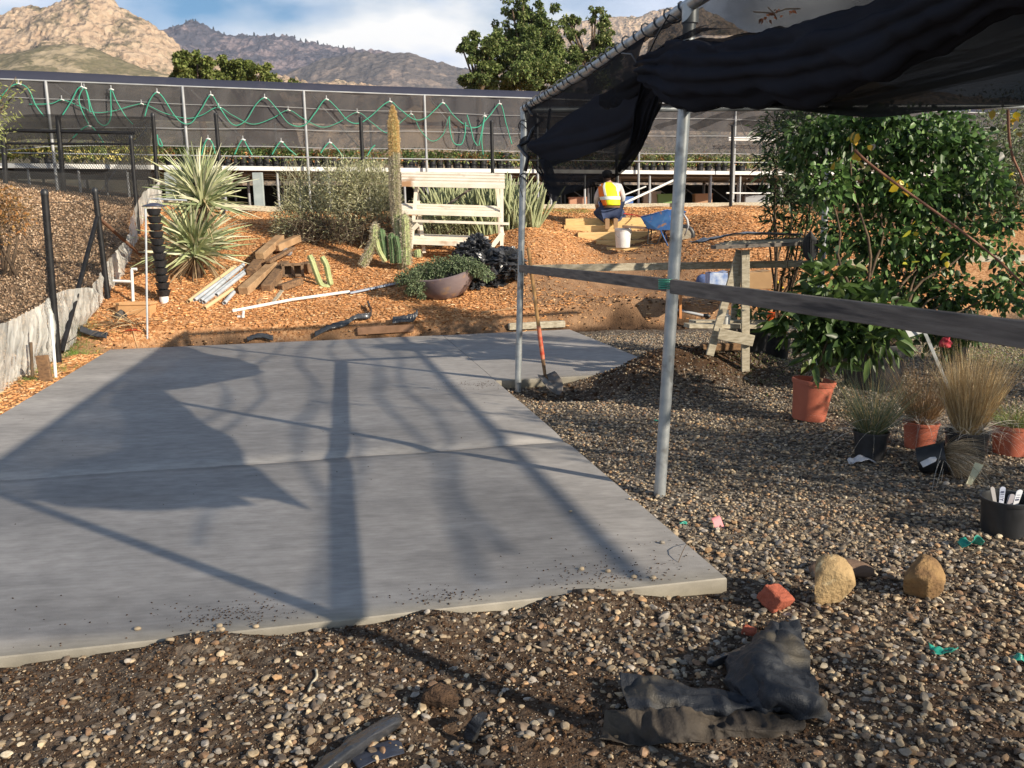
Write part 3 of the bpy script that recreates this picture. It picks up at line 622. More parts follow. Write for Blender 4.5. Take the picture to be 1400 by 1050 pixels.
# wooden rails
wa = dp(705, 367, 8.72); wb = dp(905, 391, 4.97); wd = (wb-wa)/np.linalg.norm(wb-wa); off = np.array([.045, 0, 0])
MB().beam(wa+off-wd*.05, wb+off+(.03, 0, 0)+wd*.0, .04, .075, .004, up=(0, 0, 1)).build('wooden_rail', M['wood_grey'], fr)
wc = wb+off+(.01, 0, -.003); wdd = (dp(1400, 440, 2.35)-wc); wdd = wdd/np.linalg.norm(wdd)
MB().beam(wc+wd*.02, wc+wd*3.5+(.03, 0, -.03), .04, .078, .004, up=(0, 0, 1)).build('wooden_rail', M['wood_grey'], fr)
we = dp(712, 368, 8.75); wf = dp(1075, 361, 9.35)
MB().beam(we+(0, .05, -.0), wf, .04, .075, .004, up=(0, 0, 1)).build('wooden_rail', M['wood_pale'], fr)
wg = dp(1420, 352, 9.9); MB().beam(wf+(.01, 0, 0), wg, .038, .07, .004, up=(0, 0, 1)).build('wooden_rail', M['wood_pale'], fr)
mb = MB(); q = dp(911, 390, 5.02)                         # green twine round the near pole
for k in range(5):
    mb.tube([q+np.array([math.cos(a)*.045, math.sin(a)*.045, .004*a/6.28*2-.02+.012*k]) for a in np.linspace(0, 6.28, 14)], .004, 5)
mb.build('twine', M['green_hose'], fr)
for j in range(2):                                         # cord round the far pole top
    mb = MB(); q = A1-(0, 0, .14+.5*j)
    for k in range(2): mb.tube([q+np.array([math.cos(a)*.042-.02, math.sin(a)*.045, .03*math.cos(a*1.3+k)-.03*k]) for a in np.linspace(0, 6.28, 14)], .005, 5)
    mb.tube([q+(-.04, -.03, 0), q+(-.06, -.05, -.1), q+(-.03, -.04, -.2)], .004, 5); mb.build('cord', M['black_plastic'], fr)
# ---- shade cloth
M['net_roof'] = net_mat('black shade net', (.03, .031, .037), .44, .06, .35, .7)
M['net_thick'] = net_mat('black shade net doubled', (.018, .02, .027), .975, .02, .10, 2.)
M['net_black'] = net_mat('black shade net folded', (.027, .029, .038), .965, .03, .08, 3.)
M['net_flap'] = net_mat('hanging black shade net', (.02, .021, .025), .935, .05, .15, 1.4)
M['net_low'] = net_mat('black shade net lower', (.020, .021, .022), .988, .011, .08, 1.2); M['net_fold'] = net_mat('black shade net loose fold', (.03, .031, .035), .52, .14, .3, 1.6); M['net_up'] = net_mat('black shade net single', (.03, .031, .035), .80, .14, .25, 1.6)
sc_ = thing('shade_cloth', A1, 'torn black shade cloth laced to the pipe frame, gathered in a dark sagging bundle overhead', 'shade cloth')
def rl(y):                                                # point on the left top rail at distance y
    t = (y-A1[1])/(B1[1]-A1[1]); return A1+(B1-A1)*t
# roof net over the whole bay
ys = [8.62, 7.4, 6.0, 5.0, 3.8, 2.6, 1.2, -.6]; ctrl = []
for y in ys:
    a = rl(y)+(.0, 0, .0); row = [a]
    for k, s in enumerate((.25, .5, .75, 1.)):
        e = R1a+rd*((y+.75-R1a[1])/rd[1]); p = a*(1-s)+e*s; p[2] -= .16*math.sin(math.pi*s)*(1 if y < 8 else .1); row.append(p)
    ctrl.append(row)
cloth('roof_net', ctrl, 130, 90, M['net_roof'], sc_, rough=.05, sc=1.3, solid=0, folds=.035, fdir=0, ff=42)
# loose folds of the roof net lying double along the bay
for kf, (s0, s1, wd_, ya, yb) in enumerate(((.22, .30, .10, 8.3, 1.5), (.36, .33, .07, 8.5, .5), (.47, .52, .13, 8.5, -.3), (.60, .58, .08, 8.4, .8), (.70, .76, .12, 8.5, -.3), (.84, .80, .08, 8.4, 0.))):
    rows_ = [[], []]
    for i_ in range(9):
        f_ = i_/8; y_ = ya+(yb-ya)*f_; a_ = rl(y_); e_ = R1a+rd*((y_+.75-R1a[1])/rd[1]); s_ = s0+(s1-s0)*f_+.03*math.sin(i_*1.7+kf)
        p_ = a_*(1-s_)+e_*s_; p_[2] -= .16*math.sin(math.pi*s_)+.05; w_ = wd_*(.5+.5*math.sin(i_*.9+kf*2)**2)
        rows_[0].append(p_-perp*w_/2); rows_[1].append(p_+perp*w_/2-(0, 0, .03))
    cloth('net_fold', rows_, 8, 70, M['net_fold'], sc_, rough=.03, sc=3, solid=0, seed=30+kf)
# the far hanging flap
flap = [[rl(8.66)-(0, 0, .03), rl(8.0)-(0, 0, .03), rl(7.2)-(0, 0, .03), rl(6.3)-(0, 0, .03), rl(5.6)-(0, 0, .03)],
        [dp(722, 180, 8.5), dp(760, 185, 8.0), dp(792, 165, 7.3), dp(832, 135, 6.4), dp(876, 100, 5.45)],
        [dp(710, 201, 8.3), dp(745, 212, 8.0), dp(795, 200, 7.3), dp(852, 170, 6.4), dp(900, 112, 5.45)],
        [dp(730, 224, 8.1), dp(750, 240, 7.9), dp(800, 238, 7.2), dp(862, 205, 6.4), dp(908, 130, 5.6)],
        [dp(742, 240, 8.0), dp(757, 267, 7.7), dp(800, 258, 7.25), dp(852, 234, 6.9), dp(886, 170, 6.0)]]
cloth('hanging_flap', flap, 70, 100, M['net_flap'], sc_, rough=.02, sc=2.2, solid=0, folds=.025, fdir=0, seed=4, ff=14)
fold1 = [[dp(738, 190, 8.1), dp(790, 150, 7.2), dp(845, 118, 6.2), dp(882, 92, 5.4)],
         [dp(722, 200, 8.1), dp(790, 188, 7.15), dp(850, 165, 6.2), dp(905, 108, 5.35)],
         [dp(752, 228, 8.0), dp(802, 212, 7.1), dp(868, 182, 6.3), dp(906, 122, 5.45)]]
cloth('cloth_fold', fold1, 30, 60, M['net_black'], sc_, rough=.03, sc=3, solid=0, folds=.02, seed=6)
fold2 = [[dp(879, 100, 5.35), dp(866, 150, 5.8), dp(858, 200, 6.3), dp(844, 234, 6.8)], [dp(908, 112, 5.3), dp(894, 160, 5.75), dp(876, 205, 6.3), dp(850, 236, 6.85)]]
cloth('cloth_fold', fold2, 40, 14, M['net_thick'], sc_, rough=.03, sc=4, solid=0, folds=.03, seed=16)
tail = [[dp(736, 218, 7.95), dp(744, 238, 7.95), dp(747, 258, 7.95), dp(756, 276, 7.95)], [dp(750, 216, 7.9), dp(758, 236, 7.9), dp(763, 256, 7.9), dp(766, 274, 7.95)]]
cloth('cloth_fold', tail, 30, 8, M['net_black'], sc_, rough=.02, sc=8, solid=0, seed=26)
mb = MB(); mb.tube([dp(*p) for p in ((722, 146, 8.45), (727, 156, 8.4), (742, 163, 8.3), (728, 178, 8.4), (722, 193, 8.3), (709, 200, 8.25), (722, 215, 8.1), (718, 234, 8.1))], .018, 6)
mb.tube([dp(*p) for p in ((752, 150, 8.3), (748, 185, 8.1), (747, 225, 7.95))], .014, 6); mb.build('hem', M['black_plastic'], sc_, True)
# gathered bundle sagging from the cinch towards the camera's right, and the low hem under it
def DD(*q): return [dp(*p) for p in q]
mid_ = DD((882, 112, 5.4), (912, 130, 5.12), (948, 144, 4.82), (1010, 141, 4.5), (1090, 138, 4.1), (1170, 122, 3.8), (1290, 66, 3.45), (1400, 14, 3.1))+[np.array([2.25, 2.5, 2.35]), np.array([2.5, 2.0, 2.2])]
top_ = DD((872, 84, 5.45), (905, 70, 5.1), (950, 54, 4.7), (1000, 49, 4.4), (1085, 36, 4.0), (1170, 14, 3.7), (1280, -24, 3.3), (1400, -70, 2.95))+[np.array([1.85, 2.2, 2.66]), np.array([1.95, 1.6, 2.6])]
def bulge(a, b, f, k): 
    r = []
    for i, (p, q) in enumerate(zip(a, b)): r.append(p*(1-f)+q*f+np.array([-.35, -.9, 0])*k*min(1, i*.5+.15))
    return r
cloth('gathered_bundle', [top_, bulge(top_, mid_, .25, .12), bulge(top_, mid_, .55, .17), bulge(top_, mid_, .85, .12), mid_, bulge(top_, mid_, .6, -.15), top_], 60, 170, M['net_black'], sc_, rough=.06, sc=4.5, solid=0, folds=.03, fdir=0, seed=9, ff=22)
low_ = DD((884, 114, 5.42), (905, 130, 5.3), (925, 150, 5.08), (960, 152, 4.84), (1000, 144, 4.66), (1050, 150, 4.4), (1100, 154, 4.2), (1150, 158, 4.02), (1200, 160, 3.86), (1260, 154, 3.66), (1330, 150, 3.46), (1400, 147, 3.26))+[np.array([2.2, 2.7, 1.97]), np.array([2.6, 2.1, 2.0])]
def resamp(a, n): return list(crom(a, n))
m14 = [p*.7+q_*.3+np.array([.03, .10, 0]) for p, q_ in zip(resamp(mid_, 14), resamp(top_, 14))]; cloth('low_edge', [m14, [a*.5+b*.5+np.array([.04, .1, 0]) for a, b in zip(m14, low_)], low_], 40, 140, M['net_low'], sc_, rough=.02, sc=3, solid=0, folds=.02, seed=12, ff=10)
# thin gathered layers between the rail and the bundle
r14 = [rl(y)-(0, 0, .03) for y in np.linspace(5.5, 1.6, 10)]
cloth('upper_layer', [r14, [a*.5+b*.5-np.array([0, 0, .06]) for a, b in zip(r14, top_)], top_], 40, 110, M['net_up'], sc_, rough=.04, sc=2.4, solid=0, folds=.03, fdir=0, seed=14)
# lacing cord spiralling round the rail
pts = []; ya = 8.6
for k in range(26*10):
    t = (k/260); y = 8.62-(8.62-5.0)*t**1.25; a = k*2*math.pi/10; c = rl(y); s_, u_, d_ = basis(dirR); rr = .041+.012*max(0, math.sin(a*.5))
    pts.append(c+s_*math.cos(a)*rr+u_*math.sin(a)*rr)
mb = MB(); mb.tube(pts, .006, 5)
mb.tube([dp(*p) for p in ((946, 10, 5.), (930, 28, 5.05), (915, 20, 5.1), (900, 45, 5.2), (880, 88, 5.3))], .005, 5)
mb.tube([dp(*p) for p in ((850, 73, 5.8), (863, 74, 5.6), (872, 88, 5.4))], .005, 5); mb.build('cord', M['black_plastic'], sc_, True)
# dry leaves and twig caught on the cloth
tw = thing('dry_twig', dp(1055, 20, 3.9), 'dry twig with rust brown leaves lying on the shade cloth', 'twig')
mb = MB(); mb.tube([dp(*p) for p in ((1030, 16, 3.9), (1058, 18, 3.85), (1075, 12, 3.9), (1094, 12, 3.95))], .003, 5); mb.tube([dp(*p) for p in ((1050, 10, 3.9), (1058, 18, 3.85), (1062, 26, 3.9))], .003, 5); mb.build('stem', M['bark'], tw)
P = np.array([dp(1058+rng.normal()*5, 19+rng.normal()*3, 3.82) for _ in range(9)]+[dp(1048+rng.normal()*4, 25+rng.normal()*2, 3.85) for _ in range(8)]+[dp(1085+rng.normal()*4, 15, 3.9) for _ in range(5)])
for p_ in P: V, Fc, C = leaves(p_[None], sphdir(1), .014+.012*rng.random(1), .6, colr=palette(1, [(.30, .10, .04), (.14, .06, .03)])); mk('leaf', V, Fc, M['leaf_dull'], tw, colr=C)
# ================================================================== shovel
sb = np.array(dp(765, 545, 8.05)); st = dp(722, 338, 8.62)
sb = hp(763, 545, .0); sh = thing('shovel', sb, 'round point shovel with wooden handle leaning on the far pipe pole at the slab notch', 'shovel')
n0 = dp(745, 512, sb[1]+.17); ax = (st-n0)/np.linalg.norm(st-n0)
n1 = n0+ax*.16; n2 = n0+ax*.50
MB().tube([n2-ax*.02, (n2+st)/2, st], [.019, .019, .017], 12).build('handle', mat('varnished ash', (.52, .30, .12), (.36, .19, .08), rough=.45, sc=9, c3=(.6, .5, .4), sc3=14), sh, SM)
MB().tube([n1, n1+ax*.05, n2], [.021, .0225, .0215], 12).build('painted_grip', mat('red paint worn', (.42, .045, .02), (.5, .2, .12), rough=.5, sc=18), sh, SM)
bd = (sb+(0, 0, .02)-n0); bl = np.linalg.norm(bd); bd /= bl; sx = np.cross(bd, np.array([.5, -.8, .3])); sx /= np.linalg.norm(sx); nn = np.cross(sx, bd)
prof = [(0, .105), (.12, .115), (.45, .112), (.7, .095), (.86, .062), (.96, .03), (1., .004)]; V = []; m_ = 13
for t, w in prof:
    for k in range(m_): s_ = -1+2*k/(m_-1); V.append(n0+bd*bl*t+sx*w*s_+nn*(.03*s_*s_+.02*math.sin(t*3)-.012*math.exp(-(s_*4)**2)*(1-t)))
mk('blade', V, grid_faces(len(prof), m_), mat('worn steel', (.25, .23, .21), (.16, .13, .11), rough=.45, sc=12, metal=.5), sh, True, solid=.003)
MB().tube([n0+bd*.09+nn*.0, n0, n1], [.004, .016, .0205], 12).build('socket', M['wood_old'], sh, True)
# ================================================================== foreground stones, bricks
def stone(name, px, py, sz, mt, label, cat='rock', seed=1, squash=(1, .8, .85), rot=0., bury=.1, cuts=7):
    p = hp(px, py); V, Fc = icosphere(4); r = np.random.default_rng(seed); V = V.copy()
    for _ in range(cuts):
        d = r.normal(size=3); d /= np.linalg.norm(d); t = r.uniform(.55, .82); q = V@d; V -= np.outer(np.clip(q-t, 0, None)*.92, d)
    V *= (1+.07*fbm(V[:, 0]*2+seed, V[:, 1]*2+V[:, 2], 3, seed)+.045*fbm(V[:, 0]*6, V[:, 1]*6+V[:, 2]*5, 4, seed)-.05*np.clip(.12-np.abs(vn(V[:, 0]*3, V[:, 1]*3+V[:, 2]*3, seed+3)), 0, 1)*8)[:, None]
    V *= np.array(squash)*sz; ca, sa = math.cos(rot), math.sin(rot); V = np.stack([V[:, 0]*ca-V[:, 1]*sa, V[:, 0]*sa+V[:, 1]*ca, V[:, 2]], 1)
    V += p+np.array([0, 0, -V[:, 2].min()-bury*sz]); return tag(mk(name, V, Fc, mt, None, True, origin=p), label, cat)
sand = mat('yellow sandstone', (.44, .31, .16), (.30, .20, .10), rough=.9, sc=9, bump=.9, bsc=55, c3=(.62, .50, .30), sc3=16)
stone('rock', 1134, 824, .115, sand, 'rounded yellow sandstone rock standing beside the red brick', seed=5, squash=(.95, .8, 1.05), rot=.3, bury=.22)
stone('rock', 1258, 812, .112, mat('brown sandstone', (.32, .20, .09), (.17, .10, .05), rough=.95, sc=14, bump=1., bsc=60), 'rough brown rock alone on the gravel, right of the yellow rock', seed=12, squash=(1.05, .85, .9), rot=1., bury=.22)
stone('rock', 1150, 788, .13, mat('dark flat rock', (.20, .13, .09), (.13, .085, .06), rough=.9, sc=8, bump=.7), 'flat dark brown rock lying behind the yellow sandstone rock', seed=21, squash=(1.15, .6, .42), rot=-.2)
def brick(px, py, sz, rz, tilt, label, seed):
    p = hp(px, py); R = Matrix.Rotation(rz, 3, 'Z')@Matrix.Rotation(tilt, 3, 'X')@Matrix.Rotation(tilt*.6, 3, 'Y'); cols = [np.array(R.col[k]) for k in range(3)]
    mb = MB(); mb.box(p+(0, 0, sz[2]*.55), sz, M=cols, bev=.008); V = np.array(mb.v)
    o = mk('brick', V, mb.f, brk, None, SM, origin=p); s = o.modifiers.new('s', 'SUBSURF'); s.subdivision_type = 'SIMPLE'; s.levels = s.render_levels = 4
    d = o.modifiers.new('d', 'DISPLACE'); tx = bpy.data.textures.new('chip', 'CLOUDS'); tx.noise_scale = .03; d.texture = tx; d.strength = .012; tag(o, label, 'brick')
brk = mat('red brick', (.36, .10, .06), (.28, .075, .045), rough=.9, sc=20, bump=.8, bsc=90)
brick(1060, 832, (.115, .10, .085), .6, .45, 'broken half of a red brick beside the yellow rock', 1)
brick(1024, 869, (.055, .04, .035), -.5, .3, 'small red brick fragment in dark soil near the black fabric', 2)
stone('pebble', 1085, 1005, .02, sand, 'x', seed=3) if False else None
for (px, py, s_, lab) in ((854, 754, .02, 'cream pebble nearest the notch of gravel on the slab edge'),): pass
for i, (px, py) in enumerate(((795, 779), (831, 782), (905, 743), (867, 790), (893, 791), (860, 683), (300, 857), (303, 862), (350, 858), (188, 861), (780, 700), (865, 684))):
    p = gp(px, py, 0.); V, Fc = icosphere(2); V = V*(1+rng.uniform(-.16, .16, (len(V), 1)))*np.array([1, .8, .6])*(.0145 if py > 720 else .009); V += p+(0, 0, .006)
    if i in (2,): lab = 'cream pebble alone on the slab near its right edge'
    else: lab = 'pale pebble kicked onto the concrete slab near its edge'
    o = mk('pebble', V, Fc, mat('loose pebble', GR[i % 3], rough=.7) if i < 3 else bpy.data.materials['loose pebble'], None, True, origin=p); tag(o, lab, 'pebble', None if i == 2 else 'pebbles on the slab')
M_cl = mat('potting soil', (.10, .06, .036), (.05, .03, .02), rough=1, sc=30, bump=1.5, bsc=60, bdist=.02)
# ================================================================== landscape fabric and scraps
fab = mat('dusty black landscape fabric', (.014, .017, .024), (.028, .031, .038), rough=.55, sc=9, bump=.6, bsc=160, bdist=.006, c3=(.075, .065, .05), sc3=5.0, spec=.3)
fab2 = mat('dusty brown landscape fabric', (.03, .025, .022), (.07, .056, .042), rough=.75, sc=6, bump=.6, bsc=120, bdist=.006)
lf = thing('landscape_fabric', hp(1080, 960), 'crumpled scrap of black landscape fabric lying on gravel in the right foreground', 'fabric')
def q(px, py, h): p = hp(px, py); d = ray(px, py); t = (p[2]+h-EYE[2])/d[2]; return EYE+d*t
cloth('upper_fold', [[q(1048, 868, 0.043), q(1058, 862, 0.058), q(1070, 858, 0.065), q(1084, 860, 0.036)],
                     [q(1005, 905, 0.014), q(1042, 885, 0.094), q(1075, 885, 0.079), q(1098, 890, 0.036)],
                     [q(998, 935, 0.014), q(1040, 912, 0.115), q(1080, 920, 0.072), q(1114, 930, 0.043)],
                     [q(1020, 960, 0.029), q(1060, 950, 0.101), q(1100, 950, 0.094), q(1128, 975, 0.022)],
                     [q(1030, 972, 0.036), q(1070, 968, 0.043), q(1105, 975, 0.043), q(1131, 992, 0.007)]], 110, 110, fab, lf, rough=.02, sc=8, solid=.003, seed=3, folds=.012, ff=5, crease=.045, csc=7.)
cloth('left_flap', [[q(846, 929, 0.036), q(900, 936, 0.036), q(960, 950, 0.036), q(1030, 958, 0.043), q(1075, 962, 0.050)],
                    [q(852, 950, 0.058), q(900, 955, 0.050), q(960, 960, 0.050), q(1030, 964, 0.058), q(1075, 966, 0.058)],
                    [q(860, 975, 0.029), q(905, 972, 0.036), q(960, 970, 0.050), q(1030, 970, 0.050), q(1080, 970, 0.050)],
                    [q(858, 988, 0.007), q(905, 983, 0.007), q(960, 978, 0.014), q(1030, 974, 0.014), q(1080, 976, 0.014)]], 60, 130, fab, lf, rough=.01, sc=12, solid=.003, seed=5, folds=.01, ff=7, crease=.03, csc=8.)
cloth('lower_fold', [[q(831, 970, 0.029), q(890, 984, 0.029), q(960, 984, 0.029), q(1040, 980, 0.029), q(1095, 985, 0.022)],
                     [q(826, 990, 0.043), q(890, 996, 0.043), q(960, 994, 0.043), q(1040, 996, 0.043), q(1100, 996, 0.022)],
                     [q(817, 1018, 0.007), q(890, 1020, 0.007), q(960, 1016, 0.000), q(1040, 1012, 0.000), q(1085, 1010, 0.000)]], 60, 120, fab2, lf, rough=.015, sc=10, solid=.003, seed=8, crease=.05, csc=8.)
plast = mat('glossy black plastic film', (.03, .032, .036), (.05, .052, .06), rough=.28, sc=9, bump=.6, bsc=25, spec=.6)
cloth('torn_film', [[q(965, 902, .01), q(985, 893, .04), q(1010, 885, .03), q(1035, 875, .02)], [q(968, 908, .03), q(988, 898, .05), q(1012, 890, .05), q(1040, 880, .05)], [q(970, 914, .0), q(990, 908, .01), q(1015, 900, .01), q(1045, 890, .0)]], 14, 40, plast, lf, rough=.015, sc=20, seed=2)
ps = cloth('plastic_strip', [[q(425, 1052, .02), q(470, 1015, .03), q(510, 990, .04), q(540, 975, .03), q(553, 983, .01)], [q(440, 1056, .05), q(480, 1024, .06), q(515, 1002, .06), q(540, 988, .04), q(551, 986, .02)], [q(455, 1062, .0), q(490, 1036, .0), q(520, 1014, .0), q(540, 1000, .0), q(550, 990, .0)]], 24, 70, plast, None, origin=hp(500, 1000), rough=.01, sc=18, seed=4)
tag(ps, 'long strip of glossy black plastic half buried at the bottom of the photo', 'plastic strip')
ps = cloth('plastic_sheet', [[q(478, 1035, .012), q(500, 1022, .02), q(530, 1012, .016), q(548, 1012, .005)], [q(490, 1052, .015), q(510, 1042, .02), q(538, 1035, .015), q(553, 1030, .005)]], 20, 24, mat('blue grey plastic', (.035, .042, .065), rough=.4, spec=.4), None, origin=hp(515, 1030), rough=.006, sc=20)
tag(ps, 'flat blue grey plastic scrap lying in soil below the black plastic strip', 'plastic scrap')
ps = cloth('edging_piece', [[q(636, 1008, .02), q(640, 990, .07), q(650, 978, .09), q(660, 976, .06)], [q(648, 1014, .01), q(655, 998, .05), q(662, 985, .07), q(665, 978, .05)]], 20, 30, fab, None, origin=hp(650, 1005), rough=.008, sc=20, solid=.018)
tag(ps, 'stubby dark grey piece of plastic edging sticking up from the soil', 'plastic edging')
o = stone('soil_clump', 601, 965, .075, M_cl2 := mat('dark soil lump', (.10, .06, .036), (.05, .03, .02), rough=1, sc=30, bump=1.5, bsc=60, bdist=.02), 'large lump of dark root bound soil in the shadow line', 'soil clump', seed=31, cuts=9, squash=(1., .7, .8), bury=.3)
grn = mat('green plastic film', (.02, .30, .22), (.03, .22, .18), rough=.4, spec=.5)
for px, py, w, lab in ((1289, 896, .045, 'torn green plastic scrap on gravel right of the black fabric'), (1326, 750, .05, 'long wrinkled green plastic scrap in the shade left of the labelled black pot'), (934, 719, .02, 'tiny green plastic scrap at the slab corner near the pink tag'), (1396, 908, .03, 'green plastic scrap at the right edge of the photo'), (898, 578, .022, 'small green plastic scrap behind the near pipe pole')):
    c = hp(px, py); pts = []
    for i in range(3): pts.append([c+np.array([(j-1.5)*w*.7, (i-1)*w*.5+rng.normal()*w*.12, .012+abs(rng.normal())*w*.45]) for j in range(4)])
    tag(cloth('plastic_scrap', pts, 10, 16, grn, None, origin=c, rough=.012, sc=50, seed=int(px)), lab, 'plastic scrap')
c = hp(982, 722); u_ = np.array([.05, .02, 0.012]); w_ = np.array([-.015, .05, .028]); pts = [[c+u_*a+w_*b+(0, -.01*b, .02+.012*math.sin(b*3)) for a in (-.5, 0, .5)] for b in (-.5, 0, .5, .9)]
tag(cloth('plant_tag', pts, 14, 12, mat('pink plastic', (.72, .28, .30), rough=.5), None, origin=c, rough=.004, solid=.002), 'square pink plastic tag lying on the gravel near the slab corner', 'tag')
# twigs and a pale root in the front soil
for i, (pts, lab) in enumerate(((((422, 945), (426, 935), (433, 925), (432, 915)), 'pale bleached root in the front soil left of the shadow'), (((917, 800), (925, 775), (938, 745), (948, 742)), 'thin wiry twig arching over the slab corner'), (((1040, 1008), (1046, 998), (1052, 990)), 'fine pale twig in front of the black fabric'))):
    P = [q(a, b2, .012 if i != 1 else .01+.1*math.sin(k/3*3.14)) for k, (a, b2) in enumerate(pts)]
    tag(MB().tube(crom(P, 12), [.005 if i == 0 else .0018]*12, 6).build('twig', M['wood_pale'] if i != 1 else M['bark'], None, True, origin=hp(*pts[0])), lab, 'twig')
# ================================================================== right-hand plants and pots
def pot_prof(r, h, lip=.012, tp=.8): return [(0, 0), (r*tp, 0), (r*(tp+1)/2, h*.5), (r*.985, h*.86), (r*.985, h*.88), (r+lip*.6, h*.885), (r+lip, h*.97), (r+lip*.9, h), (r*.97, h), (r*.94, h*.9), (r*.92, h*.82), (0, h*.80)]
def tube_between(a, b, r1, r2, mt, name, parent, wob=.02):
    a = np.asarray(a); b = np.asarray(b); P = [a+(b-a)*t+rng.normal(size=3)*wob*(0 if t in (0, 1) else 1) for t in np.linspace(0, 1, 5)]; return MB().tube(crom(P, 12), np.linspace(r1, r2, 12), 8).build(name, mt, parent, True)
pb = hp(1112, 578); pb = pb+np.array([0, .12, 0]); pb[2] = H(pb[0], pb[1])
rp = thing('potted_plant', pb, 'glossy long leaved evergreen in a tilted terracotta coloured pot', 'potted plant')
ax_ = np.array([.10, .0, 1.]); ax_ /= np.linalg.norm(ax_)
MB().lathe(pot_prof(.165, .335), pb+(0, 0, .0), 36, d=ax_).build('pot', M['terracotta'], rp, SM)
MB().lathe([(0, .27), (.13, .265), (.15, .262)], pb, 20, d=ax_).build('potting_soil', M_cl, rp)
top = pb+ax_*.27
cc = dp(1150, 430, pb[1]+.1)
for dx in (-.03, .02, .045): tube_between(top+(dx, 0, 0), cc+(dx*5, rng.normal()*.1, -.15), .013, .008, M['bark'], 'stem', rp)
LG = [(.045, .085, .018), (.07, .12, .03), (.10, .16, .045), (.03, .06, .015), (.15, .19, .06)]
crown([(cc[0], cc[1], cc[2], .38, .35, .22), (cc[0]-.33, cc[1], cc[2]-.05, .28, .25, .22), (cc[0]+.38, cc[1]+.1, cc[2]+.0, .26, .25, .22), (cc[0]-.1, cc[1], cc[2]+.25, .2, .2, .25), (cc[0]+.1, cc[1]-.15, cc[2]-.18, .35, .25, .15), (cc[0]-.15, cc[1]-.1, cc[2]-.25, .2, .2, .2)], 1050, .155, .34, LG, [4, 4, 3, 3, 1], up=.15, six=True, name='foliage', parent=rp, hollow=.2, bend=.28, fold=.35)
# heart-leaved shrub in the dark tub
tb = hp(1207, 540)+np.array([0, .25, 0]); tb[2] = H(tb[0], tb[1])
hs = thing('potted_shrub', tb, 'tall dense heart leaved green shrub growing from a large black tub', 'shrub')
MB().lathe(pot_prof(.285, .42, .02, .85), tb, 36).build('tub', M['black_plastic'], hs, SM)
HG = [(.055, .11, .03), (.085, .165, .045), (.125, .225, .06), (.03, .055, .02), (.19, .29, .085)]
y0 = tb[1]+.4
cl = []
for px, py, r in ((1110, 190, .3), (1160, 185, .35), (1215, 190, .4), (1270, 190, .4), (1325, 205, .32), (1130, 250, .32), (1190, 255, .4), (1250, 260, .45), (1310, 270, .35), (1350, 240, .22), (1150, 320, .3), (1210, 330, .4), (1275, 335, .42), (1330, 330, .26), (1180, 390, .32), (1240, 400, .4), (1300, 405, .34), (1360, 400, .22), (1385, 415, .15), (1370, 300, .22), (1375, 345, .2), (1365, 260, .18), (1390, 375, .2), (1215, 450, .35), (1290, 455, .3), (1330, 450, .2), (1090, 215, .2), (1210, 165, .25), (1300, 170, .22)):
    p = dp(px, py, y0+rng.uniform(-.25, .45)); cl.append((p[0], p[1], p[2], r, r*.8, r*.85))
crown([c[:3]+(c[3]*.86, c[4]*.9, c[5]*.86) for c in cl], 10500, .068, .68, HG, [4, 5, 3, 3, 1.2], up=-.25, six=True, name='foliage', parent=hs, hollow=.15, bend=.25, fold=.3)
for k in range(9):
    e = cl[rng.integers(0, 19)]; tube_between(tb+(rng.normal()*.05, rng.normal()*.05, .33), np.array(e[:3]), .02, .006, M['bark'], 'stem', hs, .05)
V, Fc, C = leaves(np.array([dp(px+rng.normal()*5, py+rng.normal()*4, y0-.4) for px, py in ((1246, 315), (1242, 363), (1298, 355), (1160, 365), (1390, 165), (1385, 168), (1391, 238), (1235, 256), (1240, 258), (1228, 255), (1218, 245), (1163, 195)) for _ in range(3)]), sphdir(36), .05+.04*rng.random(36), .8, colr=palette(36, [(.55, .42, .03), (.50, .50, .06), (.55, .32, .04)]), six=True); mk('yellow_leaves', V, Fc, M['leaf'], hs, colr=C)
# narrow-leaved shrub on its left
nb = hp(1092, 500)+np.array([.0, .9, 0]); nb[2] = H(nb[0], nb[1])
ns = thing('potted_shrub', nb, 'airy shrub with narrow pointed dark leaves left of the dense heart leaved shrub', 'shrub')
MB().lathe(pot_prof(.2, .3), nb, 24).build('pot', M['black_plastic'], ns, SM)
cl = []
for px, py, r in ((1065, 180, .26), (1098, 170, .26), (1130, 175, .22), (1062, 225, .24), (1100, 230, .26), (1072, 268, .22), (1108, 285, .24), (1058, 300, .16), (1135, 240, .2), (1085, 320, .2), (1120, 340, .2), (1090, 370, .16), (1150, 200, .2), (1075, 400, .13)):
    p = dp(px, py, nb[1]+rng.uniform(-.2, .2)); cl.append((p[0], p[1], p[2], r, r, r*.95))
crown(cl, 3300, .12, .2, [(.04, .075, .025), (.06, .10, .035), (.10, .15, .05), (.025, .045, .018)], [4, 4, 2, 2], up=.25, six=False, name='foliage', parent=ns, hollow=.1, bend=.15)
for e in cl[:10]: tube_between(nb+(rng.normal()*.04, 0, .25), np.array(e[:3]), .02, .006, M['bark'], 'stem', ns, .03)
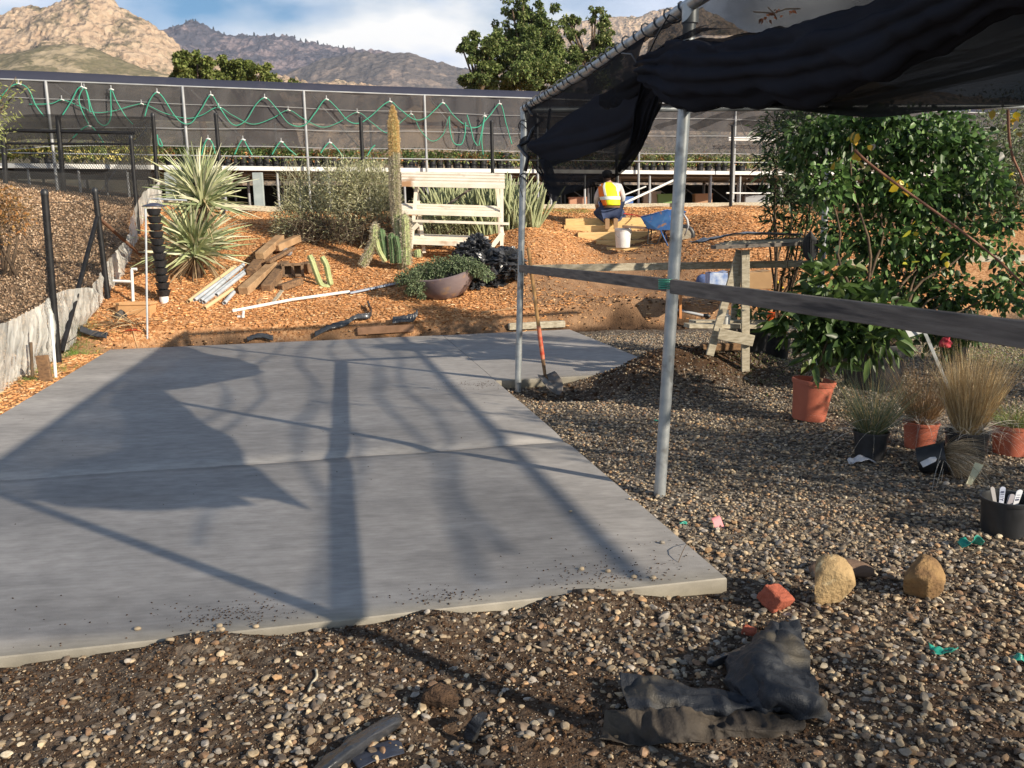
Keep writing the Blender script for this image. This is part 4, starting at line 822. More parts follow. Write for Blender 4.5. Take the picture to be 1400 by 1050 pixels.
# grey-green bush beyond, at the right edge
def bush(name, pxs, y, n, L, wr, cols, label, mt='leaf_dull', hollow=.25, cat='bush', up=.4, stems=8):
    cl = [];
    for px, py, r in pxs: p = dp(px, py, y+rng.normal()*.15*r); cl.append((p[0], p[1], p[2], r, r, r))
    a = np.array(cl); c = np.array([a[:, 0].mean(), y, 0]); c[2] = H(c[0], c[1]); t = thing(name, c, label, cat)
    crown(cl, n, L, wr, cols, up=up, name='foliage', parent=t, hollow=hollow, mt=mt)
    mb = MB()
    for k in range(stems): e = a[k % len(a)]; mb.tube([c+(rng.normal()*.1, 0, -.05), (c+e[:3])/2+rng.normal(size=3)*.05, e[:3]], [.03, .02, .008], 6)
    mb.build('stem', M['bark'], t, True); return t
bush('bush', [(1345, 190, 1.0), (1385, 200, 1.0), (1425, 190, 1.1), (1350, 235, .9), (1395, 245, .9), (1440, 250, 1.), (1335, 225, .7), (1375, 270, .6)], 17.5, 9000, .09, .4, [(.14, .17, .10), (.20, .23, .14), (.09, .12, .06)], 'hazy grey green bush on the slope at the far right edge')
# vines
for pts, y, lab in ((((1168, 205), (1190, 225), (1240, 262), (1300, 305), (1360, 352), (1402, 392)), 5.2, 'long bare reddish vine stem slanting down across the heart leaved shrub'), (((1378, 150), (1380, 190), (1385, 215), (1396, 240), (1404, 262)), 5.6, 'short reddish vine stem hanging at the right edge with yellow leaves')):
    P = [dp(a, b2, y) for a, b2 in pts]; t = thing('vine', P[0], lab, 'vine'); MB().tube(crom(P, 30), np.linspace(.009, .006, 30), 7).build('stem', mat('vine bark', (.30, .15, .10), (.20, .10, .07), rough=.8), t, True)
    q_ = np.array([P[0]+rng.normal(size=3)*(.09, .05, .07) for _ in range(12)]+[P[1]+rng.normal(size=3)*.05 for _ in range(5)]); 
    for p_ in q_: V, Fc, C = leaves(p_[None], sphdir(1, -.5), .035+.025*rng.random(1), .8, colr=palette(1, [(.55, .38, .04), (.45, .44, .40), (.30, .26, .08), (.16, .2, .06)]), six=True); mk('leaf', V, Fc, M['leaf'], t, colr=C)
# ornamental grasses
SC = [(.62, .46, .24), (.50, .35, .17), (.72, .58, .36), (.38, .25, .12)]
def grasspot(px, py, pr, ph, pot_m, n, L, cols, label, spread=.22, droop=.25, extra=0, w=.003, lie=None, wild=[(.6, .55, .48)]):
    b = hp(px, py)+np.array([0, pr*.8, 0]); b[2] = H(b[0], b[1]); t = thing('potted_grass', b, label, 'potted grass'); d_ = lie if lie is not None else (.02, 0, 1)
    MB().lathe(pot_prof(pr, ph, .006, .82), b+((0, 0, pr*.8) if lie is not None else (0, 0, 0)), 24, d=d_).build('pot', pot_m, t, SM)
    D0 = np.array(d_, float); D0 /= np.linalg.norm(D0); a = rng.normal(size=(n, 2)); a /= np.maximum(1, np.linalg.norm(a, axis=1, keepdims=True)); s_, u_, _ = basis(D0)
    P = b+((0, 0, pr*.8) if lie is not None else (0, 0, 0))+D0*ph*.85+s_*a[:, :1]*pr*.5+u_*a[:, 1:]*pr*.5
    Dn = D0+(s_*a[:, :1]+u_*a[:, 1:])*spread*1.3+rng.normal(size=(n, 3))*spread*.5; Ls = L*rng.uniform(.45, 1.1, n); C0 = palette(n, cols)
    V, Fc, C = strands(P, Dn, Ls, w, droop, 5, C0, .08); mk('grass_blades', V, Fc, M['straw'], t, colr=C)
    if extra:
        Dn = D0+rng.normal(size=(extra, 3))*np.array([.8, .6, .2]); P = P[rng.integers(0, n, extra)]
        V, Fc, C = strands(P, Dn, L*rng.uniform(.6, 1.1, extra), .003, rng.uniform(.4, 1.1, extra), 7, palette(extra, wild), .2); mk('flower_stalks', V, Fc, M['straw'], t, colr=C)
    return t
grasspot(1196, 632, .115, .19, M['black_plastic'], 620, .62, [(.16, .20, .12), (.22, .25, .16), (.10, .13, .07), (.45, .34, .15)], 'grey green tussock grass in a black pot, leftmost of the potted grasses', .42, .22, 45)
grasspot(1265, 617, .12, .2, M['terracotta'], 620, .60, [(.30, .19, .10), (.40, .26, .13), (.22, .14, .08)], 'dry brown grass in a red pot between two black pots', .3, .2, 110)
grasspot(1330, 638, .135, .22, M['black_plastic'], 1900, .62, SC, 'tall golden dry grass in a black pot, brightest of the potted grasses', .19, .06, 150)
grasspot(1392, 626, .13, .21, M['terracotta'], 500, .42, [(.14, .22, .05), (.22, .30, .08), (.45, .36, .18)], 'low green grass in a red pot at the right edge', .5, .5, 90)
tg = grasspot(1262, 652, .10, .17, M['black_plastic'], 420, .40, [(.35, .27, .17), (.5, .4, .27), (.22, .16, .1)], 'tipped over black pot with drooping dry grass spilling onto the gravel', .4, .6, 60, lie=(.85, -.45, .25))
def plate(name, pts, mt, parent=None, th=.003, **k):
    pts = [np.asarray(p, float) for p in pts]; n = len(pts); nn = np.cross(pts[1]-pts[0], pts[2]-pts[0]); nn /= np.linalg.norm(nn)
    V = [p+nn*th/2 for p in pts]+[p-nn*th/2 for p in pts]; F1 = [tuple(range(n)), tuple(range(2*n-1, n-1, -1))]+[(i, n+i, n+(i+1) % n, (i+1) % n) for i in range(n)]; return mk(name, V, F1, mt, parent, **k)
wh = mat('paper label', (.62, .62, .66), (.5, .5, .52), rough=.6, sc=30)
p = dp(1275, 628, tg.location[1]-.15); plate('paper_label', [dp(1258, 632, p[1]), dp(1272, 625, p[1]+.02), dp(1282, 624, p[1]+.03), dp(1279, 631, p[1]), dp(1262, 639, p[1]-.02)], wh, tg)
p = hp(1320, 665); o = plate('plant_stake', [p+(0, 0, .01), p+(.03, -.01, .01), dp(1345, 636, p[1]+.08), dp(1333, 632, p[1]+.08)], mat('yellowed plastic', (.55, .52, .35), rough=.5), None, origin=p); tag(o, 'long yellowed plastic stake leaning on the gravel beside the tipped pot', 'plant stake')
p = hp(1178, 634); tag(cloth('paper_scrap', [[p+(-.10, -.03, .01), p+(0, -.03, .03), p+(.09, -.02, .01)], [p+(-.08, .05, .02), p+(0, .05, .04), p+(.10, .04, .015)]], 10, 16, wh, None, origin=p, rough=.02, sc=20), 'crumpled whitish paper scrap on the gravel before the leftmost potted grass', 'paper')
# black pot with labels at the right edge
pb2 = hp(1388, 738)+np.array([0.0, .1, 0]); pb2[2] = H(pb2[0], pb2[1])
lp = thing('nursery_pot', pb2, 'squat black pot holding white plant labels at the right edge of the photo', 'pot')
MB().lathe(pot_prof(.125, .19, .006, .9)[:-2]+[(.115, .04), (0, .03)], pb2, 32).build('pot', M['black_plastic'], lp, SM)
for px, py, w, lean, tx, cm in ((1357, 668, .022, -.25, None, (.42, .40, .40)), (1371, 668, .030, .02, '811Y', (.62, .66, .80)), (1383, 678, .034, .18, None, (.40, .38, .42)), (1394, 672, .032, .22, '118', (.72, .74, .80))):
    y = pb2[1]+rng.uniform(-.03, .03); t0 = dp(px, py, y); b0 = t0+np.array([-lean*.14, 0, -.14]); s_ = np.array([w/2, 0, 0]); u_ = (t0-b0)/np.linalg.norm(t0-b0)
    o = plate('plant_label', [b0-s_*.7, b0+s_*.7, t0+s_, t0+s_*.7+u_*.008, t0+u_*.011, t0-s_*.7+u_*.008, t0-s_], mat('label plastic', cm, rough=.5), lp)
    if tx:
        cu_ = bpy.data.curves.new('t', 'FONT'); cu_.body = tx; cu_.size = .026; cu_.extrude = .0005; to = bpy.data.objects.new('t', cu_); col.objects.link(to)
        bpy.context.view_layer.update(); me = bpy.data.meshes.new_from_object(to.evaluated_get(bpy.context.evaluated_depsgraph_get())); bpy.data.objects.remove(to)
        V = np.array([v.co[:] for v in me.vertices]); F1 = [tuple(f.vertices) for f in me.polygons]
        n_ = np.array([0, -1., 0]); rt = np.cross(n_, u_); W = t0-u_*.012+np.outer(V[:, 0], -u_)+np.outer(V[:, 1]-.009, np.array([1., 0, 0]))+n_*(.0028)+np.outer(V[:, 2], n_)
        mk('lettering', W, F1, mat('pencil', (.05, .05, .12)), o if False else lp)
# white sign on a steel stake
y = 6.6; sg = thing('plant_sign', hp(1312, 590), 'blank white sign plate seen edge on, on a leaning steel stake among the grasses', 'sign')
plate('sign_plate', [dp(1229, 436, y), dp(1256, 434, y+.05), dp(1283, 441, y+.12), dp(1280, 449, y+.1), dp(1243, 461, y)], mat('sign back', (.36, .37, .38), rough=.6), sg, .004)
mb = MB(); mb.beam(dp(1258, 440, y-.03), hp(1316, 575), .028, .006, 0, up=(0.2, -1, .1)); mb.build('stake', M['galv'], sg)
p = dp(1293, 466, 7.6); tag(cloth('plastic_bag', [[p+(-.06, 0, -.05), p+(0, -.03, -.06), p+(.06, 0, -.03)], [p+(-.05, 0, .0), p+(0, -.05, .01), p+(.05, 0, .02)], [p+(-.01, 0, .05), p+(.03, -.02, .07), p+(.05, 0, .08)]], 14, 14, mat('red plastic film', (.50, .05, .07), rough=.4), None, origin=p, rough=.03, sc=18), 'crumpled red plastic caught in the grasses behind the sign stake', 'plastic bag')
for px, py, lab in ((1322, 500, 'black pot standing behind the golden grass'), (1040, 492, 'black pot behind the lower shelf of the potting stand'), (1140, 505, 'black pot behind the terracotta coloured pot')):
    b = hp(px, py); b = b+np.array([0, .3, 0]); b[2] = H(b[0], b[1]); t = thing('nursery_pot', b, lab, 'pot'); MB().lathe(pot_prof(.16, .27), b, 24).build('pot', M['black_plastic'], t, SM)
    crown([(b[0], b[1], b[2]+.45, .2, .2, .2)], 260, .07, .6, HG, name='foliage', parent=t, hollow=.2)
# ================================================================== potting stand right
y = hp(1018, 508)[1]; L0_ = hp(1018, 508)
st_ = thing('potting_stand', L0_, 'weathered wooden A frame potting stand with boards on top, between the pole and the shrubs', 'stand')
def P4(px, py, dy=0.): return dp(px, py, y+dy)
def bm(name, a, b, w, h, mt, parent, up=(0, -1, 0), bev=.003): MB().beam(a, b, w, h, bev, up=up).build(name, M[mt] if isinstance(mt, str) else mt, parent)
bm('leg', P4(1019, 508), P4(1019, 342), .078, .04, 'wood_pale', st_); bm('leg', P4(970, 486, .02), P4(1012, 342, .06), .075, .038, 'wood_pale', st_)
bm('leg', P4(1000, 470, .7), P4(1012, 342, .9), .07, .036, 'wood_pale', st_); bm('leg', P4(1026, 500, .75), P4(1015, 342, .9), .07, .036, 'wood_pale', st_)
bm('crossbar', P4(982, 456, -.04), P4(1030, 466, -.045), .11, .035, 'wood_pale', st_)
bm('shelf_board', P4(940, 446, .0)+(0, .06, 0), P4(1090, 446, .25), .16, .04, 'wood_pale', st_, up=(0, 0, 1))
bm('shelf_board', P4(945, 440, .4), P4(1090, 440, .6), .14, .035, 'wood_pale', st_, up=(0, 0, 1))
for k in range(4): bm('top_board', P4(975+6*k, 338-2*k, -.1+.19*k), P4(1096, 333-2*k, .0+.19*k), .15, .035, 'wood_grey' if k == 0 else 'wood_pale', st_, up=(0, 0, 1))
bm('brace', P4(1020, 350, -.02), P4(1020, 350, .85), .07, .03, 'wood_pale', st_)
p = P4(1050, 327, .3); tag(cloth('tarp', [[p+(-.75, .1, -.03), p+(-.2, .1, .06), p+(.4, .1, .03)], [p+(-.7, .5, -.03), p+(-.2, .5, .05), p+(.45, .5, .03)]], 14, 30, plast, None, origin=p, rough=.03, sc=8, solid=.01), 'strip of black plastic sheeting lying over the top boards of the potting stand', 'sheeting')
cb = thing('cable_coil', P4(1108, 330, -.25), 'coil of black hose hanging from the end of the potting stand top', 'hose coil'); mb = MB()
for k in range(6): mb.tube([P4(1108+(-10+2*k)*math.cos(a), 338+(18+k)*math.sin(a), -.2-.01*k) for a in np.linspace(-2.9, -.2+6.0, 30)], .008, 6)
mb.build('hose', M['black_plastic'], cb, True)
p = hp(1035, 397)
def carton(px0, px1, py0, py1, yy, dep, mt, label, name='cardboard_box', cat='box', rz=0.):
    a = dp(px0, py1, yy); b = dp(px1, py0, yy); c = (a+b)/2+(0, dep/2, 0); w = b[0]-a[0]; h = b[2]-a[2]; t = thing(name, (c[0], c[1], a[2]), label, cat)
    MB().box(c, (w, dep, h), rz, bev=.006).build('body', mt, t)
    for s in (-1, 1): MB().beam(c+(s*w*.25, 0, h/2+.004), c+(s*w*.25+s*w*.24, 0, h/2+.02), dep, .005, 0, up=(0, 0, 1)).build('flap', mt, t)
    return t
card = mat('cardboard', (.42, .26, .13), (.36, .22, .11), rough=.85, sc=5)
ych = 12.6
carton(1000, 1056, 372, 396, 12.9, .4, card, 'brown cardboard box on the dirt behind the potting stand')
carton(970, 995, 373, 395, 12.7, .3, mat('blue printed sack', (.12, .22, .50), (.55, .6, .7), rough=.5, sc=9), 'blue and white carton left of the cardboard box', 'carton')
p = dp(962, 388, 12.6); stone('tool_bag', 962, 392, .13, mat('blue cloth', (.06, .09, .2), (.10, .14, .28), rough=.8, sc=9, bump=.5), 'small crumpled blue bag left of the blue carton', 'bag', seed=44, cuts=3)
for px, py, s_, m_, lab in ((1060, 388, .09, mat('yellow plastic', (.75, .52, .03), rough=.5), 'yellow plastic crumpled strap right of the cardboard box'),):
    c = dp(px, py, 12.4); tag(cloth('strap', [[c+(-.05, 0, .10), c+(0, 0, .02), c+(.10, 0, -.08)], [c+(-.02, .03, .12), c+(.04, .02, .04), c+(.13, .03, -.06)]], 8, 20, m_, None, origin=c, rough=.02, sc=20, solid=.01), lab, 'strap')
for px, py, mt, lab in ((1054, 437, mat('orange plastic', (.75, .12, .02), rough=.5), 'bright orange cup on the lower shelf of the potting stand'), (993, 436, M['white'], 'white bottle on the lower shelf of the potting stand')):
    b = dp(px, py+8, y+.1); t = thing('cup' if px > 1000 else 'bottle', b, lab, 'cup' if px > 1000 else 'bottle'); MB().lathe([(0, 0), (.035, 0), (.04, .09), (.02 if px < 1000 else .042, .11), (.02 if px < 1000 else .038, .13), (0, .13)], b, 16).build('body', mt, t, SM)
    MB().lathe([(.0, .13), (.022, .13), (.022, .15), (0, .15)] if px < 1000 else [(.042, .128), (.046, .132), (.042, .136)], b, 16).build('cap' if px < 1000 else 'rim', mt, t, SM)
p = hp(986, 481); tag(MB().beam(p+(-.22, 0, .05), p+(.22, .03, .05), .09, .08, .02, up=(0, 0, 1)).build('timber_block', M['wood_old'], None, origin=p), 'dark timber offcut lying under the potting stand', 'timber')
# orange stake, conduit
a = dp(930, 433, 13.0); a = hp(930, 433); t = MB().beam(a-(0, 0, .05), a+(0, 0, .44), .04, .04, .004).build('survey_stake', mat('orange stake', (.62, .28, .10), (.5, .2, .08), rough=.7, sc=9), None, origin=a); tag(t, 'short upright orange brown stake behind the near pipe pole', 'stake')
cdn = thing('conduit', hp(945, 432), 'grey conduit with a dark elbow lying on the dirt right of the orange stake', 'pipe')
a = hp(915, 424)+(0, 0, .03); b = hp(962, 434)+(0, 0, .03); MB().tube([a, b], .022, 10).build('pipe', mat('grey pvc', (.42, .43, .45), rough=.5), cdn, SM); MB().tube([b, b+(.06, 0, 0), b+(.09, -.02, -.03)], .03, 10).build('elbow', M['black_plastic'], cdn, True)
# ================================================================== timber steps, wheelbarrow, bucket
ys_ = 16.6
sp_ = thing('timber_steps', dp(835, 338, ys_), 'low retaining steps of new yellow timber cut into the mulch bank', 'steps')
def X_(px, py, yy): return dp(px, py, yy)
def tim(x0, x1, ytop, ybot, yy, dep, off_=0.):
    a = dp(x0, ytop, yy); b = dp(x1, ytop, yy); zb = dp((x0+x1)/2, ybot, yy)[2]; h = a[2]-zb; c = (a+b)/2; MB().box((c[0], c[1]+dep/2, zb+h/2), (b[0]-a[0], dep, h), bev=.01).build('timber', M['wood_new'], sp_)
tim(773, 880, 299, 308, 17.6, .16); tim(771, 930, 308.5, 317, 17.35, .26)
tim(790, 935, 318, 328, 16.95, .3); tim(815, 935, 329, 339.5, 16.7, .3)
tim(830, 935, 338, 347, 16.45, .16)
bk = hp(851, 340); bk = dp(851.5, 338.5, 16.15)
bu = thing('bucket', bk, 'white plastic bucket splashed with paint, standing before the timber steps', 'bucket')
MB().lathe([(0, 0), (.125, 0), (.13, .01), (.148, .30), (.156, .305), (.156, .33), (.15, .335), (.15, .36), (.142, .36), (.138, .30), (.12, .02), (0, .02)], bk, 28).build('body', M['white'], bu, SM)
MB().tube([bk+np.array([.155*math.cos(a), -.05-.12*math.sin(a)*.6, .32-.16*math.sin(a)]) for a in np.linspace(0, math.pi, 14)], .004, 5).build('handle', M['galv'], bu, True)
wy = 16.2
wb_ = thing('wheelbarrow', dp(905, 338, wy), 'blue wheelbarrow with rusty tray and white patch, beside the white bucket', 'wheelbarrow')
def W(px, py, dy=0.): return dp(px, py, wy+dy)
tr0 = [W(876, 297, -.33), W(912, 287, -.36), W(936, 289, -.2), W(938, 290, .4), W(914, 288, .45), W(878, 296, .4)]
tr1 = [W(885, 312, -.22), W(901, 314.5, -.22), W(921, 314, -.15), W(921, 313, .22), W(901, 312, .25), W(886, 311, .22)]
V = tr0+tr1; F1 = [(i, (i+1) % 6, 6+(i+1) % 6, 6+i) for i in range(6)]+[(6, 7, 8, 9, 10, 11)]; mk('tray', V, F1, M['blue'], wb_, False, solid=.006)
mb = MB(); mb.tube(tr0+[tr0[0]], .011, 6); mb.build('tray_rim', M['blue'], wb_, True)
wdk = mat('barrow handle wood', (.16, .10, .07), (.10, .06, .04), rough=.8, sc=9)
for s in (-.26, .26): bm('handle', W(851, 309.5, s), W(928, 315, s*.45), .035, .045, wdk, wb_, up=(0, 0, 1), bev=.008)
for s, px in ((-.22, 0), (.22, 4)):
    MB().tube([W(887+px, 313, s), W(885+px, 333, s), W(898+px, 334, s), W(906+px, 315, s)], .012, 8).build('leg', M['black_paint'], wb_, True)
    MB().tube([W(913+px, 336, s), W(903+px, 315, s)], .014, 8).build('brace', M['blue'], wb_, True)
wc_ = W(935, 322, 0); wx = np.array([.15, 1, 0.])
MB().lathe([(.14, -.04), (.19, -.045), (.205, 0), (.19, .045), (.14, .04)], wc_, 30, d=wx).build('tyre', M['black_plastic'], wb_, True)
MB().lathe([(0, -.03), (.14, -.035), (.145, 0), (.14, .035), (0, .03)], wc_, 24, d=wx).build('rim', M['wood_pale'], wb_, SM)
MB().tube([W(933, 290, -.15), W(939, 300, -.12), W(941, 310, -.1), W(936, 322, -.08)], .014, 7).build('nose_guard', M['galv_far'], wb_, True)
MB().tube([W(933, 290, .15), W(940, 300, .12), W(942, 310, .1), W(936, 322, .08)], .014, 7).build('nose_guard', M['galv_far'], wb_, True)
tag(MB().tube(crom([dp(*p) for p in ((846, 291, 17.6), (860, 293, 17.6), (872, 295, 17.5), (880, 299, 17.2))], 20), [.012]*20, 7).build('red_hose', mat('red hose', (.5, .05, .04), rough=.5), None, True, origin=dp(860, 293, 17.6)), 'short red hose on the ground between the kneeling person and wheelbarrow', 'hose')
# ================================================================== kneeling person
wky = 17.45
pp_ = dp(838, 306, wky)
per = thing('person', pp_, 'person kneeling on timber steps seen from behind, wearing orange and yellow safety vest', 'person')
skin = mat('skin', (.45, .26, .18), rough=.6); shirt = mat('pale grey shirt', (.60, .58, .56), (.42, .41, .42), rough=.8, sc=12); navy = mat('navy trousers', (.03, .045, .10), (.05, .07, .14), rough=.85, sc=9)
vesty = mat('yellow vest', (.80, .82, .02), (.72, .70, .02), rough=.6, sc=7); vesto = mat('orange vest', (.85, .20, .02), rough=.6); refl = mat('reflective tape', (.72, .76, .72), rough=.3); boot = mat('tan boots', (.24, .13, .06), (.16, .09, .045), rough=.8, sc=12)
def K(px, py, dy=0.): return dp(px, py, wky+dy)
def skinmesh(name, chains, mt, parent, sub=2):
    """chains: list of [(point, radius),...]; first point of later chains may repeat an existing index ('@i')"""
    V = []; E_ = []; R = []
    for ch in chains:
        prev = None
        for p, r in ch:
            if isinstance(p, int): prev = p; continue
            V.append(np.asarray(p, float)-root_loc(parent)); R.append(r); i = len(V)-1
            if prev is not None: E_.append((prev, i))
            prev = i
    me = bpy.data.meshes.new(name); me.from_pydata([tuple(v) for v in V], E_, []); me.materials.append(mt); o = bpy.data.objects.new(name, me); link(o, parent)
    sk = o.modifiers.new('skin', 'SKIN'); sk.use_smooth_shade = True
    for i, r in enumerate(R): me.skin_vertices[0].data[i].radius = (r if hasattr(r, '__len__') else (r, r)); me.skin_vertices[0].data[i].use_root = i == 0
    ss = o.modifiers.new('sub', 'SUBSURF'); ss.levels = ss.render_levels = sub; return o
pel = K(836, 285, -.02); che = K(834, 263, .16); nek = K(830, 250, .24); hd = K(830, 244, .30)
body = skinmesh('body', [[(pel, (.14, .17)), ((pel+che)/2, (.13, .16)), (che, (.14, .18)), (nek, (.06, .06)), (hd, (.085, .095)), (hd+(0, .01, .08), (.07, .08))],
    [(2, 0), (K(822, 256, .2), .07), (K(816, 270, .22), .05), (K(816, 283, .38), .042), (K(823, 292, .55), .035)], [(2, 0), (K(845, 256, .2), .07), (K(849, 270, .28), .05), (K(846, 284, .44), .042), (K(840, 292, .55), .035)],
    [(0, 0), (K(829, 287, .05), .10), (K(817, 292, .36), .085), (K(827, 299, .05), .06), (K(830, 303, -.12), .045)], [(0, 0), (K(842, 287, .05), .10), (K(850, 295, .36), .085), (K(842, 299, .05), .06), (K(841, 303, -.12), .045)]], skin, per)
skinmesh('trousers', [[(pel+(0, 0, .02), (.155, .185)), (K(828, 287, .05), .118), (K(815, 291, .36), .1), (K(827, 299, .07), .078), (K(830, 303, -.06), .062)], [(0, 0), (K(843, 287, .05), .118), (K(851, 295, .36), .1), (K(842, 299, .07), .078), (K(841, 303, -.06), .062)]], navy, per)
skinmesh('shirt', [[(pel+(0, 0, .09), (.15, .175)), ((pel+che)/2+(0, 0, .03), (.145, .175)), (che, (.152, .195)), (nek-(0, 0, .02), (.075, .075))],
    [(2, 0), (K(822, 256, .2), .085), (K(816, 270, .22), .068), (K(816, 281, .38), .056)], [(2, 0), (K(847, 256, .2), .085), (K(851.5, 270, .24), .068), (K(846, 282, .42), .054)]], shirt, per)
# vest: a shell round the torso; yellow back panel, orange sides, tape
def shell(name, a0, a1, t0, t1, mt, grow=0.):
    V = []; n, m_ = 14, 18
    for i in range(n):
        t = t0+(t1-t0)*i/(n-1); c = pel+(0, 0, .06)+(nek-pel-(0, 0, .05))*t; rx = .172+.03*math.sin(t*2.6)-.10*max(0, t-.8)/.2*.8+grow; ry = .165+.03*math.sin(t*3)+grow-.05*max(0, t-.8)/.2
        for j in range(m_): a = a0+(a1-a0)*j/(m_-1); V.append(c+np.array([rx*math.sin(a), -ry*math.cos(a), 0])+(0, 0, -.01*abs(math.sin(a))*t))
    return mk(name, V, grid_faces(n, m_), mt, vst, True, solid=.008)
vst = MB().build('x', navy) if False else None
vst = bpy.data.objects.new('x', None)
def vshell(name, *a, grow=0., parent=per):
    global vst; vst = parent; return shell(name, *a, grow=grow)
ve = vshell('vest', -.62, 1.25, 0, 1, vesty); 
vshell('vest_side', -1.9, -.64, 0, .97, vesto, parent=ve); vshell('vest_side', 1.27, 1.9, 0, .97, vesto, parent=ve)
vshell('reflective_stripe', -1.9, 1.9, .24, .38, refl, grow=.008, parent=ve); vshell('reflective_stripe', -.62, -.40, .40, .99, refl, grow=.009, parent=ve); vshell('reflective_stripe', .75, .92, .40, .99, refl, grow=.009, parent=ve)
vshell('belt', -1.7, 1.7, -.10, -.05, boot, grow=-.008, parent=per)
hv, hf = icosphere(3); hv2 = hv*np.array([.098, .115, .09]); hv2 = hv2[:]; mk('hair', hv2+hd+(0, -.015, .07), hf, mat('dark hair', (.02, .015, .012), rough=.8), per, True)
capm = mat('dark cap', (.03, .03, .035), rough=.7); cv = hv[:, :]*np.array([.105, .12, .07]); cv[:, 2] = np.maximum(cv[:, 2], -.005); mk('cap', cv+hd+(0, 0, .10), hf, capm, per, True)
MB().box(hd+(0, .15, .10), (.15, .12, .012), bev=.004).build('cap_brim', capm, per)
for sgn, px in ((-1, 829.5), (1, 841)):
    b = K(px, 302, -.17); skinmesh('boot', [[(b+(sgn*.0, .12, .02), .052), (b+(0, .0, -.005), .055), (b+(0, -.05, -.03), .05), (b+(0, -.075, -.10), .045), (b+(0, -.07, -.14), .03)]], boot, per)
    MB().box(b+(0, -.105, -.06), (.085, .018, .20), bev=.008).build('boot_sole', mat('rubber sole', (.32, .20, .11), rough=.8), per)
for sgn, (hx, hy) in ((-1, (824, 293)), (1, (839, 293))):
    w0 = K(hx, hy, .55); 
    for k in range(4): skinmesh('finger', [[(w0+(sgn*.0+(k-1.5)*.018, .03, -.01), .009), (w0+((k-1.5)*.02, .065, -.02), .008), (w0+((k-1.5)*.021, .09, -.04), .007)]], skin, body, 1)
    skinmesh('thumb', [[(w0+(-sgn*.03, .01, -.01), .010), (w0+(-sgn*.045, .045, -.02), .008)]], skin, body, 1)
# ================================================================== stand of white shelves
sy = 15.3
wsd = thing('plant_stand', hp(690, 345), 'white tiered slatted plant stand stained brown, empty, behind the tall cactus', 'plant stand')
def S4(px, py, dy=0.): return dp(px, py, sy+dy)
def shelf(x0, y0, x1, y1, n, dep, w=.075):
    for k in range(n):
        f = k*dep/n; rz_ = np.array([0, 0, f*.42]); bm('slat', S4(x0, y0, f)+rz_, S4(x1, y1, f)+rz_, w, .03, 'wood_white', wsd, up=(0, -.42, 1))
    bm('slat_edge', S4(x0, y0+3, -.045), S4(x1, y1+3, -.045), .02, .075, 'wood_white', wsd, up=(0, 0, 1))
shelf(549, 249, 690, 252, 4, .5, .088); shelf(549, 287, 686, 291, 3, .32, .09); shelf(558, 328, 668, 332, 3, .3, .09)
bm('rail', S4(564, 302, -.1), S4(696, 306, -.1), .05, .045, 'wood_white', wsd, up=(0, 0, 1))
for px, dx in ((566, 0), (676, 6)):
    bm('leg', S4(px+14, 346, .1), S4(px+2, 246, .3), .06, .035, 'wood_white', wsd); bm('leg', S4(px-4 if dx == 0 else px+10, 340, -.15), S4(px+4+dx, 246, .12), .06, .035, 'wood_white', wsd)
    bm('leg', S4(px+8, 330, .75), S4(px+4, 248, .35), .06, .035, 'wood_white', wsd)
bm('brace', S4(612, 280, .45), S4(655, 250, .45), .04, .03, 'wood_grey', wsd)
bm('foot', S4(672, 338, -.15), S4(688, 318, -.12), .08, .05, 'wood_white', wsd); bm('foot', S4(556, 322, -.1), S4(572, 306, -.1), .07, .05, 'wood_white', wsd)
# ================================================================== cactus cluster
def ribbed(path, rad, nr, name, mt, parent, spine=None, nsp=0, spl=.05, cap=.6):
    P = crom(path, 40); n = 40; seg = nr*4; V = []; t = np.linspace(0, 1, n); s_ = None; SP = []; SD = []
    for i in range(n):
        d = P[min(i+1, n-1)]-P[max(i-1, 0)]; d /= np.linalg.norm(d)
        if s_ is None: s_, u_, _ = basis(d)
        else: s_ = s_-d*(s_@d); s_ /= np.linalg.norm(s_); u_ = np.cross(d, s_)
        rr = rad*(1-.25*t[i]*0)*min(1, (max(0, 1-t[i])*n*.35*.6/1.0)**.5 if t[i] > .93 else 1)*(.85+.15*min(1, t[i]*6))
        for k in range(seg):
            a = 2*math.pi*k/seg; q_ = rr*(.86+.14*math.cos(nr*a)); dd = s_*math.cos(a)+u_*math.sin(a); V.append(P[i]+dd*q_)
            if k % 4 == 0 or (t[i] > .4 and nsp > 9000): SP.append((P[i]+dd*q_, dd))
    o = mk(name, V, [tuple(f) for f in grid_faces_wrap(n, seg)]+[tuple((n-1)*seg+k for k in range(seg))], mt, parent, True)
    if nsp:
        Pp = np.array([x for x, _ in SP]); Dd = np.array([x for _, x in SP]); k = rng.integers(0, len(Pp), nsp); lo = (k/len(Pp)) if True else 0
        D_ = Dd[k]+rng.normal(size=(nsp, 3))*.8; Ln = spl*rng.uniform(.5, 1.2, nsp); c = palette(nsp, spine[0]); hi = (k/len(Pp)) > spine[1]; c[hi] = palette(hi.sum(), spine[2]) if hi.any() else c[hi]
        V, Fc, C = leaves(Pp[k]+rng.normal(size=(nsp, 3))*.006+np.outer(rng.uniform(-.5, .5, nsp), (P[-1]-P[0])/38), D_, Ln, .12, colr=c); mk('spines', V, Fc, M['straw'], o, colr=C)
    return o
def grid_faces_wrap(n, m_): return [(i*m_+k, i*m_+(k+1) % m_, (i+1)*m_+(k+1) % m_, (i+1)*m_+k) for i in range(n-1) for k in range(m_)]
cm_ = mat('cactus skin', (.42, .45, .22), (.30, .36, .15), rough=.6, sc=12)
cg = mat('cactus skin dark', (.10, .17, .07), (.07, .12, .05), rough=.6, sc=12)
cb0 = hp(548, 368); cy = cb0[1]
